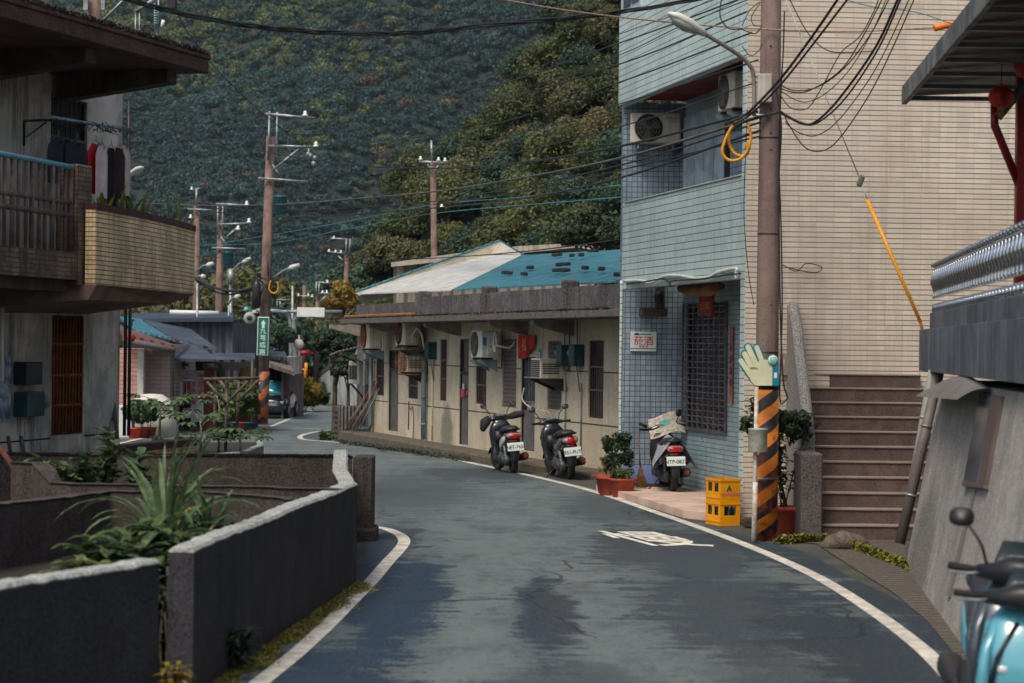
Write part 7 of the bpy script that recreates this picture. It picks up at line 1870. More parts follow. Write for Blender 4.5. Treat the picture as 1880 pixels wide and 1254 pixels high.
# outline of the palm with four fingers, built as rounded fingers plus palm
def capsule(p0, p1, r, n=7):
    d = (Vector(p1) - Vector(p0)).normalized(); q = Vector((-d.y, d.x)); out_ = []
    for k in range(n + 1):
        a = math.pi * k / n; out_.append(Vector(p1) + d * r * math.sin(a) + q * r * math.cos(a))
    return [tuple(v) for v in out_] + [tuple(Vector(p0) - q * r), tuple(Vector(p0) + q * r)]
def hand(r_add, y0, y1, name, m_):
    b = MB()
    sc_ = g_.y / FL
    T = lambda p: P(p[0], p[1], g_.y)
    layers = [capsule((1378, 690), (1360, 662), 5 + r_add), capsule((1384, 684), (1367, 650), 5.5 + r_add), capsule((1392, 678), (1373, 637), 5.5 + r_add), capsule((1404, 678), (1389, 638), 5 + r_add)]
    palm = [(1371 - r_add, 682), (1380, 672), (1392, 664), (1404, 660), (1413, 662), (1429 + r_add * .3, 671), (1429 + r_add * .3, 708 + r_add * .2), (1386, 708 + r_add * .2), (1378 - r_add, 700)]
    k = 0
    for L in layers + [palm]:
        w3 = [T(p) for p in L]; off = -.0006 * k; k += 1
        n = len(w3); vs = [v + Vector((0, y0 + off, 0)) for v in w3] + [v + Vector((0, y1 - off * .5, 0)) for v in w3]
        b.add(vs, [tuple(range(n)), tuple(range(2 * n - 1, n - 1, -1))] + [(i, n + i, n + (i + 1) % n, (i + 1) % n) for i in range(n)])
    return obj(name, b, m_, bs_, world=True)
mHT = mat('hand_teal', srgb(0, 122, 140), srgb(0, 112, 130), .5)
hs_ = hand(2.1, -.010, .012, 'hand_sign', mHT); hand(-.6, -.020, -.014, 'hand_face', mat('hand_cream', srgb(214, 212, 178), srgb(196, 196, 160), .5, ns=4))
b = MB(); p0, p1 = bx(1417, 708), bx(1429.5, 671); b.box(p0.x, p1.x, g_.y - .027, g_.y - .0235, p0.z, p1.z); obj('cuff', b, mHT, bs_, world=True)
b = MB(); p0, p1 = bx(1420.5, 694), bx(1426, 684); b.box(p0.x, p1.x, g_.y - .030, g_.y - .0275, p0.z, p1.z); obj('cuff_label', b, mSignW, bs_, world=True)
b = MB(); c = bx(1418.5, 661.5); b.lathe([(.066, 0), (.066, .008)], (c.x, g_.y - .036, c.z), 24, 'y'); obj('badge', b, mat('badge_teal', srgb(120, 184, 176), None, .5), bs_, world=True)
b = MB(); b.lathe([(.058, 0), (.058, .002)], (c.x, g_.y - .0385, c.z), 24, 'y'); obj('badge_ring', b, mat('badge_pale', srgb(196, 220, 210), None, .5), bs_, world=True)
b = MB(); z = c.z; x = c.x; b.box(x - .034, x + .034, g_.y - .042, g_.y - .0392, z - .022, z + .04); b.box(x - .028, x - .012, g_.y - .042, g_.y - .0392, z - .036, z - .0225); b.box(x + .012, x + .028, g_.y - .042, g_.y - .0392, z - .036, z - .0225); obj('bus_emblem', b, MC['badge_teal'], bs_, world=True)
b = MB(); b.box(x - .027, x + .027, g_.y - .0435, g_.y - .0425, z + .008, z + .03); obj('bus_window', b, MC['badge_pale'], bs_, world=True)
text('lettering', '招呼站', .032, WM[bs_].inverted() @ Matrix.Translation(bx(1383.5, 676) + Vector((0, -.0245, 0))), mat('ink_dark', srgb(50, 50, 40), None, .5), bs_, ext=.001)
# small translucent sign on the beige wall right of the pole
c = P(1446, 665, 29.9)
b = MB(); b.bbox(c.x - .11, c.x + .10, c.y - .03, c.y - .01, c.z - .18, c.z + .12, .004); ss = obj('wall_plate', b, mat('plate_beige', srgb(150, 134, 120), None, .5), m=None, world=True, label='small faded plate with white characters on the beige wall right of the pole', cat='sign')
text('lettering', '冬家', .09, WM[ss].inverted() @ Matrix.Translation((c.x - .02, c.y - .034, c.z + .0)), mSignW, ss, ext=.001, spacing=1.15)
# road lettering 慢
def road_text():
    # corners of the sign seen in the photograph: near-left, near-right, far-left
    far_l, far_r, near_l, near_r = G(1078, 975.5), G(1222, 976.5), G(1178, 1003), G(1308, 1005)
    cu = bpy.data.curves.new('t', 'FONT'); cu.body = '慢'; cu.size = 1; cu.align_x = 'CENTER'; cu.offset = .011
    t = bpy.data.objects.new('t', cu); me = t.to_mesh().copy(); t.to_mesh_clear(); bpy.data.objects.remove(t)
    xs = [v.co.x for v in me.vertices]; ys_ = [v.co.y for v in me.vertices]; x0, x1, y0, y1 = min(xs), max(xs), min(ys_), max(ys_)
    b = MB(); ex = (far_r - far_l + near_r - near_l) / 2; ey = (far_l - near_l)
    for v in me.vertices:
        u, q = (v.co.x - x0) / (x1 - x0), (v.co.y - y0) / (y1 - y0); p = near_l + ex * u + ey * q; b.v.append(Vector((p.x, p.y, .009)))
    b.f = [list(p.vertices) for p in me.polygons]; b.mi = [0] * len(b.f)
    obj('road_lettering', b, mat('letter_paint', srgb(236, 230, 212), srgb(214, 208, 192), .8, ns=5, blot=(srgb(130, 126, 118), .3, 6)), world=True, kind='structure'); bpy.data.meshes.remove(me)
road_text()
# ------------------------------------------------------------ far houses on the left
def boxp(b, x0, y0, x1, y1, Y, dep, z0=None):
    """box whose front face fills a pixel rectangle at depth Y"""
    a, c = P(x0, (y0 + y1) / 2, Y), P(x1, (y0 + y1) / 2, Y); t = P((x0 + x1) / 2, y0, Y).z; bt = P((x0 + x1) / 2, y1, Y).z if z0 is None else z0
    return b.box(a.x, c.x, Y, Y + dep, bt, t)
def gzb(Y): return gz(Y) - .1
mPink = mat('pink_brick_tile', srgb(206, 160, 144), srgb(190, 142, 128), .7, ns=1, tile=(.46, .13, .012, srgb(110, 80, 74), .5, .92, 1.06, .8), streak=(srgb(130, 96, 84), .3))
mPinkL = mat('pale_pink_tile', srgb(206, 180, 170), srgb(190, 164, 154), .7, ns=1, tile=(.40, .12, .012, srgb(132, 108, 102), .5, .94, 1.05, .6))
ph = thing('brick_tiled_house', 'small pink brick-tiled house with a rusty red roof beyond the left house', 'house', (P(270, 790, 64).x, 64, gz(64)))
b = MB(); boxp(b, 160, 640, 252, 795, 64, 6, gzb(64)); obj('wall', b, mPink, ph, world=True)
b = MB(); boxp(b, 264, 632, 314, 795, 65, 5, gzb(65)); obj('wall', b, mPinkL, ph, world=True)
b = MB(); boxp(b, 252, 640, 263, 795, 63.9, .3, gzb(64)); obj('post', b, mWhite, ph, world=True)
b = MB(); b.add([P(215, 596, 66), P(322, 633, 66), P(322, 634, 62.6), P(225, 612, 62.6), P(215, 602, 66), P(322, 639, 66), P(322, 642, 62.6), P(225, 620, 62.6)], [(0, 1, 2, 3), (4, 5, 6, 7), (3, 2, 6, 7), (1, 2, 6, 5), (0, 3, 7, 4)])
obj('roof', b, mat('roof_rusty_red', srgb(132, 92, 84), srgb(104, 76, 70), .8, ns=.6, corr=.3, streak=(srgb(70, 60, 60), .5)), ph, world=True)
b = MB(); b.tube([P(225, 624, 62.5), P(322, 643, 62.5)], .09, 6); obj('gutter', b, mat('gutter_grey', srgb(96, 90, 88), None, .7), ph, world=True)
b = MB(); b.tube([P(316, 645, 62.6), P(316, 690, 63.5), P(316, 795, 63.5)], .07, 6); obj('downpipe', b, MC['gutter_grey'], ph, world=True)
b = MB(); boxp(b, 280, 640, 312, 652, 64.8, .1); obj('signboard', b, mat('board_taupe', srgb(150, 134, 128), None, .8), ph, world=True)
fan = thing('wall_fan', 'red round fan guard hanging at the corner of the pink house', 'fan', P(240, 620, 61)); b = MB(); b.lathe([(.11, 0), (.13, .03), (.11, .06), (.03, .08)], (0, 0, 0), 18, 'y'); obj('guard', b, mRed, fan); 
b = MB(); b.tube([(0, .03, .33), (0, .2, .5), (0, .4, .5)], .03, 5); obj('bracket', b, mDarkM, fan)
# teal and grey roofs behind
mRoofG = mat('roof_dark_blue_grey', srgb(70, 82, 94), srgb(54, 62, 72), .6, metal=.1, ns=.5, corr=.45, blot=(srgb(110, 120, 124), .35, .7))
wh = thing('grey_warehouse', 'dark grey corrugated metal building behind the small sheds', 'building', (P(350, 650, 84).x, 84, gz(84)))
mCorD = mat('dark_corrugated', srgb(92, 96, 104), srgb(72, 76, 84), .6, metal=.1, ns=.6, corr=.5, streak=(srgb(50, 52, 58), .5))
b = MB(); boxp(b, 225, 590, 427, 665, 84, 12, gzb(84)); obj('wall', b, mCorD, wh, world=True)
b = MB(); b.add([P(215, 592, 83.5), P(429, 590, 83.5), P(427, 577, 90), P(240, 579, 90), P(215, 586, 83.5), P(429, 583, 83.5), P(427, 573, 90), P(240, 575, 90)], [(0, 1, 2, 3), (4, 5, 6, 7), (0, 1, 5, 4), (1, 2, 6, 5), (2, 3, 7, 6), (3, 0, 4, 7)]); obj('roof', b, mat('roof_slate', srgb(58, 68, 80), None, .5, metal=.1), wh, world=True)
b = MB(); b.tube([P(312, 573, 88), P(402, 575, 88)], .12, 4); obj('ridge_pipe', b, mSignW, wh, world=True)
th_ = thing('teal_roofed_shed', 'low shed with a teal metal sheet roof behind the pink house', 'shed', (P(270, 640, 72).x, 72, gz(72)))
b = MB(); b.add([P(215, 580, 78), P(262, 586, 78), P(322, 622, 70), P(250, 606, 70), P(215, 583, 78), P(262, 589, 78), P(322, 626, 70), P(250, 610, 70)], [(0, 1, 2, 3), (4, 5, 6, 7), (3, 2, 6, 7), (1, 2, 6, 5), (0, 3, 7, 4)]); obj('roof', b, mTealR, th_, world=True)
b = MB(); boxp(b, 225, 625, 318, 790, 70.5, 6, gzb(70)); obj('wall', b, mDarkM, th_, world=True)
b = MB(); b.add([P(262, 586, 77), P(350, 604, 77), P(400, 640, 69.5), P(318, 622, 69.5), P(262, 590, 77), P(350, 608, 77), P(400, 645, 69.5), P(318, 627, 69.5)], [(0, 1, 2, 3), (4, 5, 6, 7), (3, 2, 6, 7), (1, 2, 6, 5), (0, 3, 7, 4)]); obj('side_roof', b, mRoofG, th_, world=True)
# open shed with tarpaulin roof: dark inside
sd_ = thing('open_shed', 'dark open-fronted shed with sagging tarpaulin roof full of household things', 'shed', (P(400, 780, 68).x, 68, gz(68)))
b = MB(); b.add([P(316, 632, 70), P(345, 628, 70), P(393, 652, 66), P(395, 660, 65.8), P(318, 658, 65.5), P(316, 636, 70), P(345, 632, 70), P(393, 656, 66), P(395, 664, 65.8), P(318, 663, 65.5)], [(0, 1, 2, 3, 4), (9, 8, 7, 6, 5), (4, 3, 8, 9), (0, 4, 9, 5), (2, 3, 8, 7)]); obj('tarpaulin_roof', b, mat('tarp_dark', srgb(74, 84, 96), srgb(56, 64, 76), .7, ns=.8, bump=.5, bs=3), sd_, world=True)
b = MB(); b.add([P(393, 648, 69), P(468, 648, 70), P(468, 660, 66.5), P(393, 661, 66), P(393, 652, 69), P(468, 652, 70), P(468, 664, 66.5), P(393, 665, 66)], [(0, 1, 2, 3), (4, 5, 6, 7), (3, 2, 6, 7), (1, 2, 6, 5), (0, 3, 7, 4)]); obj('roof', b, mRoofG, sd_, world=True)
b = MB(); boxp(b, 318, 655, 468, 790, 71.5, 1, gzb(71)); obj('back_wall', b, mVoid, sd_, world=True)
for x0, x1 in ((316, 320), (392, 396), (460, 464)):
    b = MB(); boxp(b, x0, 660, x1, 790, 66.3, .12, gzb(66)); obj('post', b, mWood, sd_, world=True)
b = MB(); boxp(b, 374, 676, 394, 785, 67.5, .5, gzb(67)); obj('brick_pier', b, mat('brick_orange', srgb(176, 108, 84), srgb(150, 90, 72), .85, ns=3, tile=(.3, .1, .015, srgb(110, 84, 74), .5, .85, 1.1, 1)), sd_, world=True)
b = MB(); boxp(b, 372, 668, 400, 676, 67.3, .7); obj('pier_cap', b, mWood, sd_, world=True)
b = MB(); b.tube([P(325, 670, 67), P(346, 670, 67)], .06, 4); b.tube([P(330, 660, 67), P(330, 678, 67)], .05, 4); b.tube([P(338, 660, 67), P(338, 678, 67)], .05, 4); obj('shelf_frame', b, mWood, sd_, world=True)
# white banner with red characters
a, c = P(351, 680, 66.6), P(373, 775, 66.6)
bn2 = thing('cloth_banner', 'white banner with two columns of red characters hanging in the open shed', 'banner', (a.x, 66.6, c.z))
b = MB(); b.box(a.x, c.x, 66.6, 66.63, c.z, a.z); obj('sheet', b, mat('banner_white', srgb(178, 180, 180), srgb(160, 160, 160), .8, ns=2), bn2, world=True)
IM = WM[bn2].inverted()
text('lettering', '歡迎光臨', .20, IM @ Matrix.Translation(P(368, 712, 66.58)), mRedT, bn2, vertical=True, spacing=1.1, bold=.004)
text('lettering', '平安如意', .16, IM @ Matrix.Translation(P(356, 722, 66.58)), mRedT, bn2, vertical=True, spacing=1.1, bold=.003)
# hung washing on a small rack
lr = thing('peg_rack', 'pink and teal peg rack with pale washing hanging in the open shed', 'drying rack', P(340, 698, 66))
b = MB(); b.tube([P(328, 698, 66), P(353, 698, 66)], .03, 5); b.tube([P(332, 698, 66), P(338, 684, 66), P(348, 698, 66)], .012, 4); obj('rack', b, mat('rack_pink', srgb(200, 110, 140), srgb(90, 170, 190), .5, ns=3), lr, world=True)
for x0, x1, y1, c_, nm in ((329, 338, 744, srgb(216, 190, 184), 'washing_pale'), (336, 341, 724, srgb(40, 40, 48), 'washing_dark'), (341, 346, 740, srgb(206, 150, 90), 'washing_ochre'), (342, 350, 716, srgb(150, 30, 60), 'washing_red')):
    p0, p1 = P(x0, 702, 66.05), P(x1, y1, 66.05); b = MB(); b.grid(lambda u, v: (p0.x + (p1.x - p0.x) * u, 66.05 + .05 * math.sin(u * 9 + x0), p0.z + (p1.z - p0.z) * v), 8, 4); b.open = True; obj('washing', b, mat(nm, c_, None, .9), lr, world=True)
# sundry shapes on the shelves: boxes, jars, cloths
rz = random.Random(21)
cols = [srgb(190, 190, 186), srgb(150, 60, 50), srgb(70, 110, 120), srgb(180, 160, 120), srgb(96, 96, 100), srgb(200, 200, 200), srgb(120, 92, 70)]
for i in range(26):
    px = rz.uniform(398, 460); py = rz.choice([700, 722, 742, 762, 782]); Yq = rz.uniform(68, 70.5); p = P(px, py, Yq); w_, h_ = rz.uniform(.12, .45), rz.uniform(.15, .5)
    if p.z < gz(Yq): p.z = gz(Yq)
    b = MB(); b.bbox(-w_ / 2, w_ / 2, -.15, .15, 0, h_, .02); b.bbox(-w_ / 2 - .01, w_ / 2 + .01, -.16, .16, h_ * .8, h_ * .9, .01)
    obj('storage_box', b, mat('sundry_%d' % (i % 7), cols[i % 7], None, .7), m=p, label='storage box among the clutter stacked inside the dark open shed', cat='box', group='clutter inside the open shed')
for y_ in (700, 722, 742, 762):
    b = MB(); boxp(b, 398, y_, 464, y_ + 2, 68, 2.6); obj('shelf', b, mWood, sd_, world=True)
for (x0, x1, lab) in ((414, 421, 'white shirt hung inside the open shed, left'), (428, 436, 'pale towel hung inside the open shed, right')):
    p0, p1 = P(x0, 680, 66.8), P(x1, 738, 66.8); b = MB(); b.grid(lambda u, v: (p0.x + (p1.x - p0.x) * u, 66.8 + .05 * math.sin(u * 9 + x0), p0.z + (p1.z - p0.z) * v), 8, 4); b.open = True; obj('hung_cloth', b, mat('cloth_offwhite', srgb(190, 190, 184), None, .9), world=True, label=lab, cat='cloth')
# white sheet covering something, ac, pots
p = P(272, 790, 61); b = MB(); b.loft([(0, 0, 0, .8, .45, 3), (.6, .05, 0, .62, .42, 3), (1.05, .02, 0, .5, .35, 2.5), (1.18, 0, 0, .3, .2), (1.2, 0, 0, .05, .05)], 'z', 18); obj('covered_heap', b, mat('sheet_white', srgb(206, 204, 192), srgb(180, 178, 168), .85, ns=1.5, bump=.6, bs=5), m=(p.x, 61.5, gz(61)), label='heap under a white sheet in front of the pink house', cat='sheet')
p = P(232, 790, 60); b = MB(); b.bbox(-.2, .2, -.2, .2, 0, .9, .02); obj('cabinet', b, mAcW, m=(p.x, 60, gz(60)), label='pale upright cabinet at the corner of the left house', cat='cabinet')
for i, (px, lab) in enumerate(((246, 'bright red pot at the far roadside, leftmost'), (257, 'terracotta pot second at the far roadside'), (268, 'terracotta pot third at the far roadside'))):
    p = P(px, 790, 59.5); pot(lab, p.x, 59.5 + i * .3, gz(60), .19, .3, mat('pot_red', srgb(196, 60, 40), None, .6) if i == 0 else mTerra)
    potplant('potted_plant', ['grassy plant in the bright red pot', 'bushy plant in the second terracotta pot', 'tall grassy plant in the third terracotta pot'][i], p.x, 59.5 + i * .3, gz(60) + .25, .75, .32, fPlant, 900, .06, 60 + i, 5)
# planters with plants before the sheds
for i, (px, lab, m_) in enumerate(((430, 'teal planter box before the sheds, leftmost', mTeal), (445, 'teal planter box second before the sheds', mTeal), (456, 'pinkish pot third before the sheds', mTerra), (468, 'dark pot next to the far striped pole', mTeal))):
    p = P(px, 780, 67); g0 = gz(66)
    pot(lab, p.x, 65.3, g0, .24, .36, m_)
    potplant('potted_plant', ['leafy plant in the leftmost teal planter', 'leafy plant in the second teal planter', 'leafy plant in the pinkish pot', 'leafy plant in the dark pot by the far pole'][i], p.x, 65.3, g0 + .3, 1.15, .42, fPlant, 1600, .07, 80 + i, 6)
# scooter parked among the plants
s4 = make_scooter('black scooter parked half hidden behind the papaya leaves in front of the open shed', place(344, 792, 10), mScB, None, 'DX3-582', steer=R(10), lean=R(-4)); 
# garage with car
gg = thing('timber_garage', 'dark lean-to garage with weathered timber eaves right of the far striped pole', 'garage', (P(505, 770, 88).x, 88, gz(88)))
b = MB(); b.add([P(486, 664, 84), P(541, 683, 84), P(541, 690, 84), P(486, 672, 84), P(486, 660, 92), P(535, 672, 92), P(535, 680, 92), P(486, 668, 92)], [(0, 1, 2, 3), (7, 6, 5, 4), (0, 1, 5, 4), (3, 2, 6, 7), (1, 2, 6, 5), (0, 3, 7, 4)]); obj('roof', b, mat('timber_eaves', srgb(150, 138, 124), srgb(110, 96, 84), .9, ns=2, streak=(srgb(60, 50, 44), .8)), gg, world=True)
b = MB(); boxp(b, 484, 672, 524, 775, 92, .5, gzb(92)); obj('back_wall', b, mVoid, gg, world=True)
b = MB(); boxp(b, 520, 688, 531, 764, 86, 6, gzb(86)); obj('side_wall', b, mat('brick_brown', srgb(120, 92, 84), srgb(90, 72, 66), .9, ns=1.5, streak=(srgb(60, 46, 42), .6)), gg, world=True)
b = MB(); boxp(b, 516, 684, 520, 765, 85.5, .15, gzb(86)); obj('post', b, mWood, gg, world=True)
b = MB(); boxp(b, 462, 655, 530, 672, 95, 6, gz(95)); b2 = MB(); boxp(b2, 395, 665, 486, 700, 88, 6, gzb(88))
hb_ = thing('low_house', 'low house with dark blue-grey roof behind the open shed and garage', 'house', (P(470, 700, 95).x, 95, gz(95)))
obj('wall', b, mHs, hb_, world=True)
b = MB(); b.add([P(425, 650, 92), P(528, 656, 92), P(520, 640, 104), P(427, 632, 104), P(425, 656, 92), P(528, 662, 92), P(520, 644, 104), P(427, 636, 104)], [(0, 1, 2, 3), (4, 5, 6, 7), (0, 1, 5, 4), (1, 2, 6, 5), (2, 3, 7, 6), (3, 0, 4, 7)]); obj('roof', b, mRoofG, hb_, world=True)
# car
car = thing('parked_car', 'blue-tinted car nosing out of the dark garage beside the far striped pole', 'car', Matrix.Translation((P(491, 768, 84).x, 87.0, gz(84))) @ Matrix.Rotation(R(-93), 4, 'Z') @ Matrix.Diagonal((.8, .78, .98, 1)))
b = MB(); b.loft([(-2.0, 0, .55, .70, .25, 4), (-1.9, 0, .60, .80, .36, 4), (-.8, 0, .64, .85, .42, 4), (.6, 0, .62, .85, .40, 4), (1.5, 0, .56, .82, .34, 4), (2.0, 0, .50, .74, .27, 4), (2.08, 0, .47, .6, .2, 4)], 'x', 24); obj('body', b, mat('car_dark', srgb(40, 50, 58), srgb(30, 38, 46), .2, coat=.8), car)
b = MB(); b.loft([(.95, 0, 0, .95, .70, 4)], 'z', 4); b = MB(); b.loft([(.92, -.25, 0, 1.45, .74, 5), (1.2, -.3, 0, 1.05, .66, 5), (1.44, -.35, 0, .78, .58, 5), (1.48, -.35, 0, .6, .5, 5)], 'z', 28); obj('cabin', b, mat('car_glass_teal', srgb(64, 176, 196), srgb(40, 140, 160), .1, spec=.8), car)
b = MB(); b.loft([(1.44, -.35, 0, .8, .6, 5), (1.50, -.35, 0, .74, .54, 5), (1.52, -.35, 0, .4, .3, 5)], 'z', 24); obj('roof', b, MC['car_dark'], car)
for (x, y) in ((1.3, .78), (1.3, -.78), (-1.3, .78), (-1.3, -.78)):
    b = MB(); b.lathe([(.20, -.10), (.30, -.10), (.32, -.06), (.32, .06), (.30, .10), (.20, .10)], (0, 0, 0), 20, 'y'); wo_ = obj('wheel', b, mRub, car, m=(x, y, .32)); b = MB(); b.lathe([(.03, -.108), (.19, -.105), (.19, .105), (.03, .108)], (0, 0, 0), 14, 'y'); obj('rim', b, mSteel, wo_)
for y in (.58, -.58): b = MB(); b.loft([(1.92, y, .66, .16, .07), (2.03, y, .63, .13, .06), (2.06, y, .62, .08, .04)], 'x', 12); obj('headlight', b, MC['lamp_glass'], car)
b = MB(); b.box(2.06, 2.09, -.4, .4, .50, .62); obj('grille', b, mSteel, car)
for y in (.86, -.86): b = MB(); b.loft([(.55, y, 1.0, .05, .04), (.62, y * 1.08, 1.02, .06, .05), (.68, y * 1.08, 1.02, .05, .04)], 'x', 10); obj('door_mirror', b, mBlack, car)
# white tiled block and far building
wb = thing('white_tiled_house', 'pale white tiled house glimpsed behind the horn loudspeaker', 'house', (P(462, 640, 120).x, 120, gz(120)))
b = MB(); boxp(b, 436, 600, 476, 660, 120, 8, gzb(120)); obj('wall', b, mat('white_tile', srgb(196, 206, 196), srgb(176, 190, 180), .5, ns=.5, tile=(.5, .5, .05, srgb(110, 126, 120), 0, .9, 1.05, 1)), wb, world=True)
b = MB(); boxp(b, 432, 569, 474, 574, 119, 9); obj('roof', b, mSignW, wb, world=True)
fb_ = thing('far_house', 'distant pale house among trees beyond the white sign gantry', 'house', (P(570, 640, 150).x, 150, gz(150)))
b = MB(); boxp(b, 556, 632, 580, 690, 150, 8, gzb(150)); obj('wall', b, mHs, fb_, world=True)
b = MB(); b.add([P(550, 634, 148), P(584, 632, 148), P(578, 620, 158), P(556, 620, 158), P(550, 637, 148), P(584, 635, 148)], [(0, 1, 2, 3), (0, 1, 5, 4)]); obj('roof', b, mRoofG, fb_, world=True)
# retaining wall with blue diamonds and kerb along the far road
FW = Frame((G(556, 740).x, G(556, 740).y + 2), (G(650, 752).x + 1.5, G(650, 752).y - 2))
dw = thing('diamond_wall', 'pale grey retaining wall with blue diamond shapes along the far road', 'wall', FW.m)
zA, zB = FW.hit(566, 706)[1], FW.hit(622, 664)[1]
sA_, sB_ = FW.hit(566, 720)[0], FW.hit(622, 700)[0]; slope = (zB - zA) / (sB_ - sA_)
s_end = FW.L + 14
zat = lambda s: zA + slope * (s - sA_)
b = MB(); b.prism([(0, -3), (s_end, -3), (s_end, min(zat(s_end), 6)), (sA_ + (6 - zA) / slope if zat(s_end) > 6 else s_end, min(6, zat(s_end))), (0, zat(0))], 0, .5); obj('wall', b, mat('stained_plaster', srgb(176, 182, 178), srgb(156, 162, 160), .85, ns=.6, streak=(srgb(70, 70, 66), .8)), dw)
b = MB(); b.prism([(0, zat(0)), (s_end * .98, zat(s_end * .98)), (s_end * .98, zat(s_end * .98) + .25), (0, zat(0) + .25)], -.03, .53) if zat(s_end) < 6 else None
if b: obj('coping', b, mConc, dw)
for (px, py, w_, h_, c_) in ((571, 714, 7, 17, 'blue'), (579, 715, 4, 9, 'grey'), (598, 713, 7, 17, 'blue'), (617, 716, 7, 16, 'blue'), (613, 718, 4, 9, 'grey')):
    s_, z = FW.hit(px, py); sw = abs(FW.hit(px + w_ / 2, py)[0] - s_); zh = abs(FW.hit(px, py - h_ / 2)[1] - z); b = MB(); b.prism([(s_ - sw, z), (s_, z - zh), (s_ + sw, z), (s_, z + zh)], -.02 if c_ == 'blue' else -.01, .0); obj('diamond', b, mat('diamond_blue', srgb(62, 122, 158), None, .6) if c_ == 'blue' else mat('diamond_grey', srgb(110, 126, 124), None, .7), dw)
b = MB(); b.box(-2, s_end, -.5, 0, -3, FW.hit(590, 737)[1]); obj('footing', b, mConc, dw)
# cone, orange bush, barrier, mirror
cn = thing('traffic_cone', 'orange and white traffic cone on a black base by the far road', 'traffic cone', G(538, 757))
b = MB(); b.bbox(-.28, .28, -.28, .28, 0, .14, .03); obj('base', b, mRub, cn)
b = MB(); b.lathe([(.20, .14), (.11, .5), (.05, .78), (.045, .8)], (0, 0, 0), 16); obj('cone', b, mat('cone_faded', srgb(206, 150, 120), srgb(214, 190, 170), .6, ns=4), cn)
b = MB(); b.lathe([(.051, .78), (.07, .82), (.06, .9), (.02, .92)], (0, 0, 0), 12); obj('top', b, mOrange, cn)
p = G(547, 757); potplant('roadside_bush', 'round yellow-orange bush at the far bend', p.x + .2, p.y + 1.5, gz(p.y), 1.35, .8, fYel, 5200, .085, 33, 8, 'bush')
p = G(553, 757); potplant('roadside_bush', 'dark green part of the shrubbery at the far bend', p.x + .3, p.y + 2.5, gz(p.y), 1.2, .8, fBush, 3500, .085, 34, 7, 'bush')
mr = thing('round_sign', 'round road sign seen from behind on a slim striped post', 'road sign', P(548, 735, 100))
b = MB(); b.lathe([(.24, 0), (.24, .03)], (P(548, 632, 100).x - P(548, 735, 100).x, 0, P(548, 632, 100).z - P(548, 735, 100).z), 24, 'y'); obj('disc', b, mat('disc_grey', srgb(176, 170, 156), None, .6), mr)
b = MB(); b.tube([P(549, 720, 100.1), P(549, 615, 100.1)], .05, 6); obj('post', b, mSteel, mr, world=True)
hz_ = thing('height_barrier', 'orange steel height barrier at the far bend', 'barrier', P(553, 720, 104))
b = MB(); b.tube([P(546, 700, 104), P(546, 678, 104), P(560, 678, 104), P(560, 700, 104)], .08, 5); b.tube([P(562, 690, 104), P(562, 666, 104)], .08, 5); obj('frame', b, mat('barrier_orange', srgb(240, 150, 20), None, .5), hz_, world=True)
c = P(560, 648, 110); b = MB(); b.loft([(-.35, 0, 0, .02, .02), (-.2, 0, 0, .3, .14), (.2, 0, 0, .3, .14), (.35, 0, 0, .02, .02)], 'x', 12); obj('red_canopy', b, mRed, m=c, label='small bright red rounded awning in the far distance', cat='awning')
# white sign on its gantry
gn = thing('sign_gantry', 'long blank white road sign on a curved grey gantry over the far road', 'road sign', P(545, 735, 105))
b = MB(); b.tube(smooth_pts([P(545, 735, 105), P(540, 610, 105), P(542, 585, 105), P(555, 577, 105), P(575, 577, 105)], 4), .12, 8); b.tube(smooth_pts([P(535, 735, 105), P(533, 600, 105), P(528, 580, 105), P(515, 572, 105), P(470, 570, 105)], 4), .10, 8); obj('mast', b, mSteel, gn, world=True)
b = MB(); b.tube([P(500, 572, 104.8), P(628, 572, 104.8)], .08, 6); obj('beam', b, mSteel, gn, world=True)
b = MB(); p0, p1 = P(545, 582, 104.5), P(596, 565, 104.5); b.bbox(p0.x, p1.x, 104.5, 104.6, p0.z, p1.z, .02); obj('board', b, mat('board_white', (.75, .74, .70), None, .5), gn, world=True)
# horn loudspeaker
hn = thing('horn_loudspeaker', 'grey horn loudspeaker facing the camera beside the green street sign', 'loudspeaker', P(459, 584, 80))
b = MB(); b.lathe([(.21, -.2), (.22, -.18), (.17, -.05), (.09, .1), (.05, .25)], (0, 0, 0), 24, 'y'); obj('horn', b, mat('horn_grey', srgb(160, 162, 158), None, .5), hn)
b = MB(); b.lathe([(.02, -.215), (.10, -.21), (.10, -.15)], (0, 0, 0), 14, 'y'); obj('driver', b, mDarkM, hn)
b = MB(); b.tube([(0, .1, -.05), (.25, .1, -.1), (.55, .1, -.1)], .03, 5); obj('bracket', b, mDarkM, hn)
b = MB(); b.loft([(-.1, 0, 0, .0, .0), (-.05, 0, 0, .12, .12, 2), (.05, 0, 0, .12, .12, 2), (.1, 0, 0, .02, .02)], 'y', 16)
obj('convex_mirror', b, mat('mirror_aqua', srgb(120, 210, 205), None, .1, metal=.3), m=P(452, 568, 100), label='small aqua convex mirror above the horn loudspeaker', cat='mirror')

